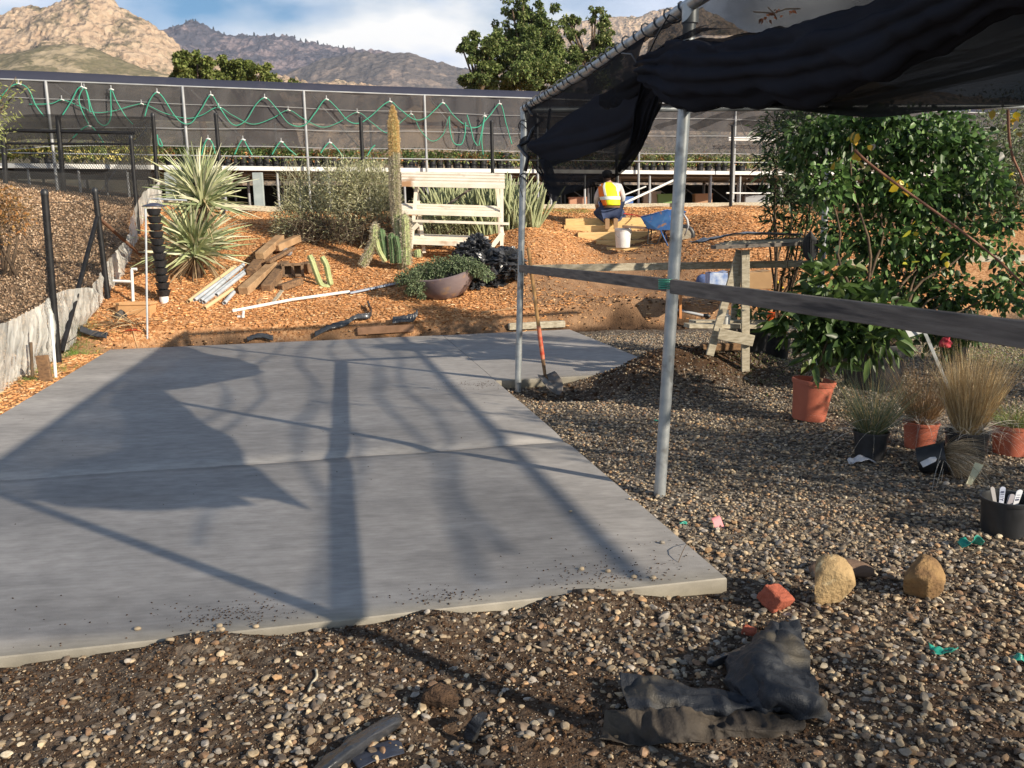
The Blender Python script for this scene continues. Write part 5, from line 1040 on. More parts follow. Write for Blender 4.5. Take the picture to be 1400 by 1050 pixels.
cc_ = thing('cactus', cb0, 'tall columnar cactus with woolly golden tip and short ribbed stems round its base', 'cactus')
def Cp(px, py, dy=0.): return dp(px, py, cy+dy)
WO = [(.58, .52, .38), (.44, .38, .28), (.66, .6, .48)]; GO = [(.78, .56, .26), (.85, .68, .38), (.62, .44, .2)]
ribbed([Cp(551, 366), Cp(546, 320), Cp(540, 270), Cp(539, 210), Cp(537, 148)], .074, 8, 'main_stem', cm_, cc_, (WO, .62, GO), 34000, .04)
ribbed([Cp(556, 362, -.1), Cp(555, 330, -.1), Cp(553, 292, -.1)], .072, 8, 'stem', cm_, cc_, (WO, .8, WO), 2200, .05)
ribbed([Cp(527, 356, -.05), Cp(524, 335, -.05), Cp(520, 312, -.05)], .07, 8, 'stem', cg, cc_, (WO, 2, WO), 500, .03)
ribbed([Cp(538, 360, -.1), Cp(537, 340, -.1), Cp(535, 318, -.1)], .07, 8, 'stem', cg, cc_, (WO, 2, WO), 500, .03)
ribbed([Cp(546, 360, -.15), Cp(545, 340, -.15), Cp(541, 322, -.15)], .05, 8, 'stem', cg, cc_, (WO, 2, WO), 300, .03)
ribbed([Cp(527, 358, -.12), Cp(518, 342, -.12), Cp(514, 326, -.12)], .045, 7, 'stem', cm_, cc_, (WO, 2, WO), 300, .03)
ribbed([Cp(495, 363, -.1), Cp(503, 347, -.1), Cp(511, 330, -.1), Cp(513, 305, -.05)], .058, 7, 'stem', cm_, cc_, (WO, .45, WO), 2600, .05)
ribbed([Cp(571, 352, -.05), Cp(571, 346, -.05), Cp(570, 341, -.05)], .06, 9, 'stem', cm_, cc_, (WO, 2, WO), 200, .03)
for i, (pts, lab) in enumerate(((((423, 349), (427, 358), (433, 375), (440, 390), (452, 393)), 'bent cut cactus stem lying against the concrete block, leftmost of two'), (((440, 351), (446, 362), (450, 380), (453, 391)), 'bent cut cactus stem lying on the mulch, rightmost of two'))):
    b = hp(*pts[-1])[1]; P = [dp(a, b2, b) for a, b2 in pts]; t = thing('cactus_cutting', P[-1], lab, 'cactus cutting'); ribbed(P, .05, 6, 'stem', cm_, t, (WO, 2, WO), 250, .03)
# cactus hedge behind the stand and to the right
def cactushedge(pxs, yy, label, n):
    b = hp(pxs[0], 345); c = dp((pxs[0]+pxs[1])/2, 300, yy); c[2] = H(c[0], c[1]); t = thing('cactus_bush', c, label, 'cactus'); mb = MB(); SPs = []
    for k in range(n):
        px = rng.uniform(*pxs); b = dp(px, 320, yy+rng.uniform(-.5, .5)); b[2] = H(b[0], b[1])-.05; h = rng.uniform(.45, 1.15)*(1-.45*abs((px-sum(pxs)/2)/(pxs[1]-pxs[0]))*1.2)
        ln = np.array([rng.normal()*.26, rng.normal()*.2, 1]); P = [b, b+ln*h*.5, b+ln*h+rng.normal(size=3)*.04]; mb.tube(crom(P, 7), [.018, .022, .025, .025, .024, .02, .008], 7)
        for q_ in range(26): u_ = rng.random(); SPs.append(b+ln*h*u_+rng.normal(size=3)*.018)
    mb.build('stems', mat('pale cactus', (.34, .36, .20), (.24, .27, .14), rough=.7, sc=9), t, True)
    SPs = np.array(SPs); V, Fc, C = leaves(SPs, sphdir(len(SPs)), .05*rng.uniform(.6, 1.2, len(SPs)), .1, colr=palette(len(SPs), [(.6, .56, .38), (.5, .45, .3)])); mk('spines', V, Fc, M['straw'], t, colr=C)
cactushedge((640, 735), 17.0, 'thicket of thin pale spiny cactus stems right of the white stand', 400)
cactushedge((585, 650), 17.2, 'thicket of thin pale cactus stems seen through the white stand', 240)
# sage bush
bush('bush', [(395, 300, .35), (425, 275, .5), (465, 255, .5), (505, 262, .55), (530, 285, .4), (450, 305, .5), (500, 305, .45), (480, 240, .3), (510, 240, .3), (410, 290, .4), (385, 316, .2)], 16.3, 15000, .075, .22, [(.36, .36, .20), (.46, .45, .27), (.26, .26, .14), (.54, .52, .36)], 'large wispy grey green bush left of the tall cactus', mt='straw', hollow=.3, up=.9, stems=20)
# brown twiggy lower part belongs to the same bush
tbush = [o for o in col.objects if o.get('label', '').startswith('large wispy')][0]
n = 2600; c = np.array([dp(rng.uniform(400, 535), rng.uniform(300, 332), 15.95+rng.uniform(-.1, .5)) for _ in range(n)]); V, Fc, C = strands(c, sphdir(n, .6), .35*rng.uniform(.5, 1.2, n), .008, .2, 3, palette(n, [(.13, .10, .07), (.20, .16, .12), (.08, .06, .045)])); mk('twigs', V, Fc, M['straw'], tbush, colr=C)
n = 900; c = np.array([dp(rng.uniform(385, 540), rng.uniform(232, 300), 16.3+rng.uniform(-.4, .4)) for _ in range(n)]); V, Fc, C = strands(c, sphdir(n, 1.5), .4*rng.uniform(.5, 1.2, n), .008, .0, 3, palette(n, [(.36, .36, .22), (.45, .43, .3), (.25, .26, .15)])); mk('shoots', V, Fc, M['straw'], tbush, colr=C)
bush('bush', [(590, 300, .35), (620, 310, .3), (600, 330, .25), (580, 325, .25)], 16.2, 2600, .05, .3, [(.27, .28, .15), (.34, .34, .2), (.2, .2, .12)], 'small grey green bush behind the white stand shelves', mt='straw', hollow=.2, up=.6, stems=6)
# yucca
def yucca():
    b = hp(268, 378); yy = b[1]; t = thing('yucca', b, 'spiky yucca with two stacked rosettes of yellow green sword leaves', 'yucca')
    tr = dp(272, 250, yy); MB().tube([b-(0, 0, .1), (b+tr)/2, tr], [.11, .10, .09], 10).build('trunk', M['bark'], t, True)
    for k, (px, py, n, L) in enumerate(((276, 276, 330, .80), (266, 344, 330, .88))):
        c = dp(px, py, yy-.1*k); d = sphdir(n, .95 if k == 0 else .75); P = c+d*.06+np.outer(rng.uniform(-.12, .18, n), (0, 0, 1)); d = d/np.linalg.norm(d, axis=1, keepdims=True); up_ = np.clip(d[:, 2], -1, 1)
        Ls = L*(.75+.35*rng.random(n))*np.where(up_ < -.3, .7, 1); cols = palette(n, [(.52, .54, .31), (.38, .43, .22), (.64, .63, .45), (.24, .29, .15)]); dead = up_ < -.45; cols[dead] = palette(dead.sum(), [(.28, .2, .12), (.4, .3, .18)])
        V, Fc, C = strands(P, d, Ls, .05, .12, 4, cols, .05); mk('rosette', V, Fc, M['leaf_dull'], t, colr=C)
yucca()
# ================================================================== big bowl planter
bb = hp(607, 413)+np.array([0, .40, 0]); bb[2] = H(bb[0], bb[1]-.2)+.0
pl = thing('bowl_planter', bb, 'large tilted purple grey glazed bowl overflowing with small leaved trailing plants', 'planter')
dt = np.array([-.14, -.22, 1.])
MB().lathe([(0, 0), (.22, .0), (.36, .08), (.47, .22), (.52, .38), (.53, .44), (.50, .45), (.485, .40), (.44, .36), (0, .36)], bb-(0, 0, .03), 40, d=dt).build('bowl', mat('purple grey glaze', (.15, .11, .12), (.24, .19, .19), rough=.45, sc=3, c3=(.30, .2, .14), sc3=7), pl, SM)
D_ = dt/np.linalg.norm(dt); ct = bb+D_*.42
cl = []
for px, py, r in ((560, 378, .17), (580, 372, .2), (600, 366, .22), (622, 362, .2), (640, 364, .2), (655, 370, .15), (570, 392, .14), (548, 382, .11), (560, 398, .08), (668, 378, .10), (577, 405, .07)): p = dp(px, py, bb[1]-.52 if py > 375 else bb[1]-.25); cl.append((p[0], p[1], p[2], r, r, r*.7))
crown(cl, 8500, .036, .65, [(.16, .21, .11), (.22, .27, .15), (.10, .14, .07), (.28, .30, .2)], [4, 4, 3, 1], up=.1, name='foliage', parent=pl, mt='leaf_dull', hollow=.3)
# crumpled black plastic heap
hpx = hp(670, 385); heap = thing('plastic_heap', hpx, 'heap of crumpled black plastic sheeting beside the bowl planter', 'plastic sheeting')
for k, (px, py, w, h) in enumerate(((665, 362, .34, .24), (640, 345, .2, .16), (690, 356, .28, .2), (675, 385, .22, .14), (655, 335, .16, .17), (700, 372, .2, .12), (650, 392, .12, .08))):
    c = dp(px, py, hpx[1]+.1*rng.normal()); V, Fc = icosphere(5); q_ = .55*np.abs(vn(V[:, 0]*2.3+k*7, V[:, 1]*2+V[:, 2]*2.6, k))+.35*np.abs(vn(V[:, 2]*5+k, V[:, 0]*5+V[:, 1]*3, k+5))+.18*np.abs(vn(V[:, 0]*11+V[:, 1]*5, V[:, 2]*11, k+6)); V = V*(1.25-1.9*q_)[:, None]*np.array([w*1.25, .28, h*1.1]); mk('crumpled_sheet', V+c, Fc, plast, heap, math.radians(28))
# ================================================================== lumber pile, block, pipes
def log(name, a, b, w, h, mt, label, cat='timber', group=None):
    a = hp(*a)+(0, 0, h/2) if len(a) == 2 else dp(*a); b = hp(*b)+(0, 0, h/2) if len(b) == 2 else dp(*b)
    o = MB().beam(a, b, w, h, .012, up=(0, 0, 1)).build(name, mt, None, origin=(a+b)/2); return tag(o, label, cat, group)
lm = M['wood_old']; lm2 = mat('old tan timber', (.42, .27, .15), (.28, .17, .09), rough=.9, sc=6, bump=.5)
yb = hp(350, 400)[1]
def Lg(p, q2, w, h, mt, lab, dz=0.): a = hp(*p)+(0, 0, h/2+dz); b = hp(*q2)+(0, 0, h/2+dz); tag(MB().beam(a, b, w, h, .012, up=(0, 0, 1)).build('timber', mt, None, origin=(a+b)/2), lab, 'timber')
Lg((333, 404), (374, 368), .17, .13, lm2, 'thick tan timber at the front left of the old lumber pile')
Lg((364, 400), (390, 366), .16, .12, lm, 'square dark timber in the middle of the old lumber pile')
Lg((344, 378), (370, 344), .17, .13, lm, 'dark timber at the left end of the old lumber pile')
Lg((356, 366), (384, 340), .16, .12, lm2, 'reddish timber lying on top of the old lumber pile', .13)
Lg((378, 352), (408, 338), .15, .12, lm2, 'pale ended timber at the top right of the old lumber pile', .10)
Lg((367, 372), (402, 352), .10, .05, lm, 'thin plank leaning across the old lumber pile', .14)
Lg((340, 377), (347, 372), .12, .10, lm2, 'short round ended offcut at the pile beside the metal pipes')
Lg((383, 398), (412, 388), .13, .10, lm, 'short dark timber lying before the concrete block')
Lg((352, 352), (366, 347), .12, .11, lm, 'dark timber end at the back left of the lumber pile')
Lg((390, 338), (402, 333), .12, .10, lm2, 'small timber offcut behind the lumber pile')
Lg((415, 374), (432, 370), .24, .17, lm, 'dark timber block right of the concrete block')
for px, a2, b2 in ((352, (352, 415), (386, 385)), (375, (373, 416), (392, 390))):
    Lg(a2, b2, .06, .03, M['wood_pale'] if px == 375 else lm2, 'splintered bark strip before the old lumber pile' if px == 352 else 'thin pale bark splinter before the old lumber pile')
bl_ = hp(398, 380)+(0, .1, 0); blk = MB()
R_ = Matrix.Rotation(.35, 3, 'Z'); cs = [np.array(R_.col[k]) for k in range(3)]
for dx in (-.17, 0, .17): blk.box(bl_+cs[0]*dx*.9+(0, 0, .13), (.045, .2, .2), M=cs, bev=.004)
for dz in (.04, .215): blk.box(bl_+(0, 0, dz), (.37, .2, .04), M=cs, bev=.004)
blk.box(bl_+(0, 0, .13)+cs[1]*.06, (.36, .04, .19), M=cs)
tag(blk.build('concrete_block', mat('brown concrete', (.22, .14, .085), (.15, .10, .065), rough=.95, sc=12, bump=.6), None, origin=bl_), 'brown hollow concrete block at the right end of the lumber pile', 'block')
stone('rock', 393, 350, .09, mat('grey stone', (.26, .25, .26), rough=.7), 'small grey stone resting on the lumber pile', seed=61) 
tan = mat('tan pipe', (.58, .42, .24), rough=.7); M['galv'] = mat('bright galvanised pipe', (.58, .61, .64), (.45, .48, .52), rough=.45, sc=10, metal=.25)
for i, (a, b, mt, lab) in enumerate((((258, 416), (322, 368), tan, 'tan pipe, leftmost of the loose pipe bundle'), ((266, 414), (328, 370), M['galv'], 'grey metal pipe beside the leftmost tan pipe of the bundle'), ((275, 415), (333, 366), M['galv'], 'long grey metal pipe in the middle of the pipe bundle'), ((279, 417), (336, 374), M['galv'], 'grey metal pipe right of the middle of the pipe bundle'), ((296, 407), (334, 378), M['galv'], 'shorter grey metal pipe lying inside the pipe bundle'), ((280, 425), (318, 400), tan, 'short tan pipe reaching farthest down the bank'), ((307, 418), (320, 404), M['galv'], 'shortest grey pipe stub right of the pipe bundle'))):
    A_ = hp(*a)+(0, 0, .04); B_ = hp(*b)+(0, 0, .05); mb = MB(); mb.tube([A_, B_], .032, 14, cap=False); mb.tube([A_, B_], .026, 14, cap=False); d_ = (B_-A_)/np.linalg.norm(B_-A_)
    mb.lathe([(.026, 0), (.032, 0)], A_, 14, d=d_); mb.lathe([(0, .05), (.027, .05)], A_, 14, d=d_); tag(mb.build('pipe', mt, None, SM, origin=A_), lab, 'pipe')
lpw = thing('white_pipe', hp(440, 415), 'long thin white pipe lying across the mulch before the lumber pile', 'pipe')
MB().tube([hp(318, 428)+(0, 0, .03), hp(400, 414)+(0, 0, .05), hp(478, 403)+(0, 0, .05)], .024, 10).build('pipe', M['white'], lpw, SM)
tag(MB().beam(hp(478, 404)+(0, 0, .04), hp(562, 388)+(0, 0, .06), .07, .03, .004, up=(0, 0, 1)).build('metal_channel', mat('blue grey channel', (.35, .40, .50), rough=.4, metal=.4), None, origin=hp(520, 396)), 'blue grey metal channel running from the white pipe under the bowl planter', 'metal channel')
for px, py, dx, dz, lab in ((325, 435, .10, .0, 'short white pipe offcut lying flat below the long white pipe'), (332, 436, .02, .10, 'short white pipe offcut standing in the mulch below the long white pipe')):
    a = hp(px, py)+(0, 0, .02); tag(MB().tube([a, a+(dx, 0, dz)], .02, 10).build('pipe_offcut', M['white'], None, SM, origin=a), lab, 'pipe')
# edge timbers behind the slab and torn plastic
Lg((488, 458), (566, 453), .09, .11, mat('reddish edging', (.36, .20, .12), (.25, .14, .08), rough=.9, sc=9), 'reddish edging timber behind the slab, partly wrapped in black plastic')
Lg((695, 451), (772, 447), .10, .10, M['wood_pale'], 'pale edging timber behind the slab near the shovel')
Lg((658, 428), (728, 419), .05, .02, lm2, 'thin tan stick lying in the mulch left of the far pole')
for i, (pts, w, lab) in enumerate((([(432, 462), (452, 452), (474, 446), (488, 438), (508, 434), (504, 420)], .07, 'twisted strip of black plastic at the back edge of the slab'), ([(538, 448), (552, 446), (566, 444), (572, 438)], .10, 'black plastic wrapped round the reddish edging timber'), ([(340, 468), (356, 463), (375, 466)], .05, 'small black plastic scrap at the back left edge of the slab'), ([(114, 455), (128, 460), (150, 463)], .08, 'black plastic scrap beside the green weeds at the fence'))):
    C0 = [hp(*p)+(0, -.05, .1 if i == 1 else .05) for p in pts]; rows = [[p+(0, -w*.5, -.03+.03*math.sin(k*3)), p+(0, 0, w*.7), p+(0, w*.6, -.02)] for k, p in enumerate(C0)]
    tag(cloth('plastic_strip', rows, 50, 10, plast, None, origin=C0[0], rough=.03, sc=14, solid=.003, seed=i), lab, 'plastic strip')
# ================================================================== left side: fence, screen, pot tower
fpost = []
fm = mesh_mat('black fence netting', (.012, .012, .013), .05, .10)
fm2 = mesh_mat('black bird netting', (.015, .015, .016), .05, .2, .0)
fen = thing('netting_fence', (-5.9, 10.9, 0), 'black post and wire netting fence climbing the bank left of the slab', 'fence')
posts = [((79, 487), (61, 265), 10.9, .055), ((151, 430), (130, 262), 13.0, .052), ((192, 345), (179, 189), 15.9, .045), ((218, 300), (209, 158), 18.3, .05)]
tops = []
for (bx, by), (tx, ty), y, r in posts:
    b = dp(bx, by+4, y); t_ = dp(tx, ty, y); tops.append((b, t_)); mb = MB(); mb.tube([b-(0, 0, .1), t_], r*.8, 14); mb.build('post', M['black_paint'], fen, SM); MB().lathe([(r*.8, 0), (r*.84, .01), (r*.84, .05), (r*.5, .075), (0, .08)], t_-(0, 0, .02), 14).build('post_cap', M['black_plastic'], fen, SM)
a = dp(84, 481, 10.95); MB().tube([a, dp(133, 297, 12.9)], .032, 12).build('brace', M['black_paint'], fen, SM)
MB().tube([dp(134, 297, 13.0), dp(192, 348, 14.2)], .028, 10).build('brace', mat('rusty brace', (.15, .08, .05), rough=.8), fen, SM)
# netting panels between posts
ends = [(dp(-60, 560, 8.2), dp(-80, 268, 8.2))]+tops
def panel(a0, a1, b0, b1, mt, parent, name='netting', n=24, m=14, sag=.04, drop=.0):
    U, Vv = np.meshgrid(np.linspace(0, 1, n), np.linspace(0, 1, m), indexing='ij'); A = (np.array(a0)*(1-Vv)[..., None]+np.array(a1)*Vv[..., None])*(1-U)[..., None]+(np.array(b0)*(1-Vv)[..., None]+np.array(b1)*Vv[..., None])*U[..., None]
    A[..., 2] -= sag*np.sin(U*math.pi)*Vv*2; A[..., 1] += .03*fbm(U*5, Vv*5, 2, 4)
    w = np.linalg.norm(np.array(b0)-a0); h = np.linalg.norm(np.array(a1)-a0); return mk(name, A.reshape(-1, 3), grid_faces(n, m), mt, parent, True, uv=np.stack([U*w, Vv*h], -1).reshape(-1, 2))
for (a0, a1), (b0, b1) in zip(ends[1:], ends[2:]): panel(a0, a1-(0, 0, .05), b0, b1-(0, 0, .05), fm, fen)
panel(dp(-50, 540, 8.5), dp(-110, 300, 8.5), tops[0][0], tops[0][1]-(0, 0, .25), fm, fen)
for zz in (.06, .5, .95):
    mb = MB()
    for (a0, a1), (b0, b1) in zip(tops, tops[1:]): mb.tube([a0+(a1-a0)*zz, (a0+(a1-a0)*zz+b0+(b1-b0)*zz)/2-(0, 0, .03), b0+(b1-b0)*zz], .004, 5)
    mb.build('wire', M['black_plastic'], fen)
# cross fence running left behind
cf_ = thing('netting_fence', (-9, 17.4, H(-9, 17.4)), 'black netting pen with horizontal pipes on the slope before the shade house, far left', 'fence')
for (bx, by), (tx, ty), y in (((89, 262), (79, 158), 18.0), ((9, 250), (4, 178), 18.0)):
    MB().tube([dp(bx, by+22, y), dp(tx, ty, y)], .05, 12).build('post', M['black_paint'], cf_, SM)
MB().tube([dp(0, 178, 18.), dp(184, 182, 18.)], .035, 10).build('pipe', M['black_paint'], cf_, SM); MB().tube([dp(4, 196, 18.), dp(176, 197, 18.)], .025, 10).build('pipe', M['black_paint'], cf_, SM)
dn = net_mat('dark knitted screen', (.03, .03, .032), .72, .12, .2, 1.5)
cloth('netting', [[dp(4, 172, 17.95), dp(20, 160, 17.95), dp(50, 156, 17.95), dp(130, 158, 17.95), dp(210, 160, 17.95)], [dp(6, 195, 18.), dp(25, 192, 18.), dp(50, 190, 18.), dp(130, 192, 18.), dp(205, 200, 18.)]], 14, 40, dn, cf_, rough=.02, solid=0)
panel(dp(20, 290, 17.9), dp(20, 215, 17.9), dp(205, 300, 17.9), dp(200, 165, 17.9), fm2, cf_)
cloth('netting', [[dp(-5, 232, 17.7), dp(80, 236, 17.7), dp(150, 232, 17.7), dp(205, 165, 17.7)], [dp(-5, 268, 17.6), dp(80, 276, 17.6), dp(150, 282, 17.6), dp(208, 300, 17.6)]], 14, 30, net_mat('dark knitted screen pale', (.08, .08, .08), .5, .1, .3, 1.5), cf_, rough=.02, solid=0)
for k, (a, b) in enumerate((((184, 195), (176, 262)), ((205, 170), (190, 250)))): pass
# white insect screen along the fence foot
scr = mat('white screen', (.62, .61, .56), rough=.8)
M['screen'] = net_mat('white insect screen', (.93, .92, .86), .43, .34, .25, 1., (.6, 9, 1))
ws = thing('fabric_screen', hp(30, 520), 'sagging translucent white fabric screen tied along the foot of the netting fence', 'screen')
seg1 = [[dp(-90, 600, 7.6), dp(0, 545, 8.8), dp(35, 520, 9.8), dp(66, 498, 10.6), dp(76, 484, 10.85)], [dp(-90, 520, 7.7), dp(0, 500, 8.8), dp(35, 480, 9.8), dp(66, 458, 10.6), dp(76, 445, 10.85)], [dp(-90, 462, 7.8), dp(0, 444, 8.8), dp(35, 430, 9.8), dp(60, 415, 10.6), dp(69, 406, 10.9)]]
cloth('screen_panel', seg1, 24, 160, M['screen'], ws, rough=.04, sc=3, solid=0, folds=.03, fdir=1, ff=60, seed=3)
seg2 = [[dp(78, 484, 10.95), dp(95, 478, 11.4), dp(112, 462, 12.), dp(126, 450, 12.5), dp(146, 437, 12.95)], [dp(76, 445, 10.95), dp(98, 440, 11.4), dp(118, 430, 12.), dp(132, 418, 12.5), dp(144, 405, 12.95)], [dp(74, 402, 10.95), dp(95, 396, 11.4), dp(118, 393, 12.), dp(128, 393, 12.5), dp(140, 372, 12.95)]]
cloth('screen_panel', seg2, 24, 140, M['screen'], ws, rough=.04, sc=3, solid=0, folds=.03, fdir=1, ff=36, seed=5)
seg3 = [[dp(147, 436, 13.), dp(155, 416, 13.4), dp(165, 400, 13.9), dp(180, 380, 14.7), dp(190, 360, 15.5)], [dp(144, 400, 13.), dp(155, 385, 13.4), dp(168, 365, 13.9), dp(178, 345, 14.7), dp(188, 325, 15.5)], [dp(141, 368, 13.), dp(152, 352, 13.4), dp(163, 340, 13.9), dp(176, 322, 14.7), dp(186, 284, 15.5)]]
cloth('screen_panel', seg3, 24, 70, M['screen'], ws, rough=.04, sc=3, solid=0, folds=.03, fdir=1, ff=30, seed=7)
seg4 = [[dp(190, 360, 15.6), dp(196, 340, 16.3), dp(206, 322, 17.), dp(222, 305, 17.8)], [dp(188, 320, 15.6), dp(194, 305, 16.3), dp(206, 290, 17.), dp(222, 275, 17.8)], [dp(187, 284, 15.6), dp(196, 266, 16.3), dp(206, 258, 17.), dp(220, 247, 17.8)]]
cloth('screen_panel', seg4, 20, 40, M['screen'], ws, rough=.04, sc=3, solid=0, folds=.04, fdir=1, ff=8, seed=9)
for b, t_, r, mt, nm, lab, cat in ((hp(76, 517), dp(69, 430, hp(76, 517)[1]), .018, M['white'], 'standpipe', 'thin white pipe standing at the fence post nearest the slab corner', 'pipe'), (hp(201, 462), dp(199, 285, hp(201, 462)[1]), .014, M['galv'], 'thin_rod', 'thin grey metal rod standing just left of the black pot tower', 'rod'), (hp(44, 516), dp(42, 468, hp(44, 516)[1]), .018, M['bark'], 'stick', 'thin dark stick standing before the white screen', 'stick')):
    mb = MB(); mb.tube([b-(0, 0, .05), (b+t_)/2+(.003, 0, 0), t_], r, 10); tag(mb.build(nm, mt, None, SM, origin=b), lab, cat)
b = hp(64, 522); tag(MB().beam(b-(0, 0, .05), b+(-.02, 0, .30), .13, .05, .005, up=(0, -1, 0)).build('wooden_stake', M['wood_old'], None, origin=b), 'short brown wooden stake beside the white standpipe', 'stake')
# upturned white plastic chair frame
pf = thing('plastic_stand', hp(182, 412), 'small white plastic pipe stand by the terracotta trough', 'stand'); yy = hp(182, 412)[1]
for pts in (((182, 412), (180, 368)), ((155, 384), (181, 385)), ((180, 368), (187, 368))): MB().tube([dp(a, b2, yy) for a, b2 in pts], .022, 10).build('pipe', M['white'], pf, SM)
# trough
tb_ = hp(182, 432); tb_ = tb_+np.array([0, .12, 0]); tr_ = thing('planter_trough', tb_, 'empty rectangular terracotta coloured trough at the foot of the fence', 'trough'); mt_ = mat('pale terracotta', (.62, .36, .17), (.52, .30, .14), rough=.6, sc=6)
mb = MB(); w, d_, h = .50, .22, .17
for sx_ in (-1, 1): mb.beam(tb_+(sx_*w*.46, 0, -.01), tb_+(sx_*w*.5, 0, h), .012, d_, .002, up=(0, 1, 0))
for s in (-1, 1): mb.beam(tb_+(0, s*d_*.44, -.01), tb_+(0, s*d_*.5, h-.003), w*.97, .012, .002, up=(0, -1, 0))
mb.box(tb_+(0, 0, .01), (w*.9, d_*.86, .012)); mb.build('body', mt_, tr_); mb = MB()
for s in (-1, 1): mb.box(tb_+(0, s*d_*.52, h), (w*1.08, .03, .035), bev=.006); mb.box(tb_+(s*w*.52, 0, h), (.03, d_*.98, .033), bev=.006)
mb.build('rim', mt_, tr_)
# tower of stacked black pots
tw0 = hp(219, 416); tw0 = tw0+np.array([0, .08, 0]); ty_ = tw0[1]; to_ = thing('insect_trap', tw0, 'tall insect funnel trap of stacked black cones with a flat lid, hanging beside the yucca', 'funnel trap')
zt = dp(217, 284, ty_)[2]; zb = dp(219, 405, ty_)[2]; x0 = dp(219, 350, ty_)[0]; nC = 12; hh = (zt-zb)/nC
for k in range(nC):
    c = np.array([x0-.003*k, ty_, zb+hh*k]); MB().lathe([(.055, -.01), (.075, .0), (.108, hh*.86), (.104, hh*.87), (.07, .01)], c, 22).build('funnel', M['black_plastic'], to_, SM)
mb = MB(); mb.lathe([(0, .045), (.05, .04), (.17, .0), (.175, -.012), (.165, -.012), (.05, .02), (0, .022)], (x0-.02, ty_, zt+.03), 28); mb.build('lid', mat('blue grey lid', (.05, .055, .09), rough=.35, spec=.6), to_, True)
MB().tube([(x0-.12, ty_, zt+.04), (x0-.1, ty_, zt+.13), (x0+.06, ty_, zt+.14), (x0+.10, ty_, zt+.05)], .006, 6).build('hanger', M['galv'], to_, True)
MB().lathe([(0, -.16), (.062, -.16), (.066, 0), (.06, .0), (0, .0)], (x0, ty_, zb+.0), 24).build('collector_cup', M['white'], to_, SM)
MB().tube([(x0-.03, ty_+.03, zt+.13), (x0+.45, ty_+.05, zt+.10)], .012, 8).build('bracket', M['galv'], to_, SM)
# dead branches, red scrap
n = 90; c = hp(160, 448); Pn = c+rng.normal(size=(n, 3))*(.2, .12, .02)+(0, 0, .06); V, Fc, C = strands(Pn, sphdir(n)*np.array([1, .6, .25]), .45*rng.uniform(.5, 1.2, n), .012, .2, 4, palette(n, [(.14, .09, .05), (.22, .15, .09), (.45, .34, .2)]), .3); o = mk('dead_branches', V, Fc, M['straw'], None, colr=C, origin=c); tag(o, 'tangle of dead branches on the mulch below the trough', 'branches')
stone('rock', 166, 436, .09, mat('dark grey rock', (.07, .065, .06), rough=.8), 'dark rock before the terracotta trough', seed=71)
c = hp(180, 454); tag(cloth('cloth_scrap', [[c+(-.15, -.08, .01), c+(.05, -.03, .03), c+(.13, .0, .01)], [c+(-.08, .05, .02), c+(.05, .08, .05), c+(.16, .1, .02)]], 8, 12, mat('red cloth', (.42, .07, .03), rough=.8), None, origin=c, rough=.02, sc=12), 'faded red scrap on the mulch below the trough', 'scrap')
# orange-brown bush at the far left, olive branches
bush('bush', [(-10, 275, .35), (12, 285, .3), (28, 300, .22), (-20, 310, .4)], 13.2, 1500, .06, .5, [(.36, .17, .06), (.25, .15, .07), (.16, .11, .06), (.42, .24, .08)], 'russet brown bush at the far left edge behind the netting', stems=5)
ob = thing('tree', dp(-70, 420, 9.5), 'small olive green leafed tree at the left edge with branches reaching into view', 'tree')
ob.location[2] = H(ob.location[0], ob.location[1])
MB().tube([np.array(ob.location), dp(-90, 300, 9.5), dp(-60, 200, 9.5)], [.06, .05, .03], 8).build('trunk', M['bark'], ob, True)
cl = [];
for px, py, r in ((-60, 180, .5), (-40, 140, .4), (-20, 170, .25), (2, 160, .14), (14, 145, .13), (25, 125, .12), (36, 122, .06), (8, 185, .10), (22, 104, .04), (-5, 130, .1)):
    p = dp(px, py, 9.5); cl.append((p[0], p[1], p[2], r, r, r))
crown(cl, 1500, .055, .3, [(.26, .30, .10), (.35, .36, .15), (.18, .2, .08)], name='crown', parent=ob, hollow=.1, mt='leaf_dull')
mb = MB()
for e in ((2, 160), (25, 125), (14, 145), (22, 105)): mb.tube([dp(-60, 195, 9.5), dp(-15, 165, 9.5), dp(*e, 9.5)], [.02, .012, .003], 6)
mb.build('branch', M['bark'], ob, True)
# ================================================================== shade house
def zl(px):                                # distance of the shade house front at image column px
    return 1/(.0541-1.41e-5*px)
def hs_(px, py, dy=0.): return dp(px, py, zl(px)+dy)
shh = thing('shade_house', hs_(400, 300), 'long shade house of galvanised posts and dark netting across the terrace', 'shade house')
def topy(px): return np.interp(px, [-200, 0, 250, 415, 580, 720, 900, 1100, 1400, 1700], [101, 108, 118, 124, 130, 134, 141, 147, 156, 164])
def ground_z(p): return H(p[0], p[1])
cols_ = [-110, 66, 253, 419, 584, 733, 873, 1005, 1118, 1222, 1318, 1410, 1500]
for px in cols_:
    t_ = hs_(px-4 if px < 700 else px+1, topy(px)); b = t_.copy(); b[2] = ground_z(t_)-.1
    MB().tube([b, t_], .032, 10).build('post', M['galv_far'], shh, SM)
mb = MB(); mb.tube([hs_(px, topy(px)) for px in range(-200, 1700, 60)], .018, 8); mb.build('top_rail', M['galv_far'], shh, True)
rfm = net_mat('blue black shade roof', (.07, .075, .11), .86, .03, .2, .3)
dv = np.array([hs_(1400, 150)[0]-hs_(0, 110)[0], hs_(1400, 150)[1]-hs_(0, 110)[1], 0]); dv /= np.linalg.norm(dv); nv = np.array([-dv[1], dv[0], 0])
pxs = list(range(-200, 1701, 100)); rows = []
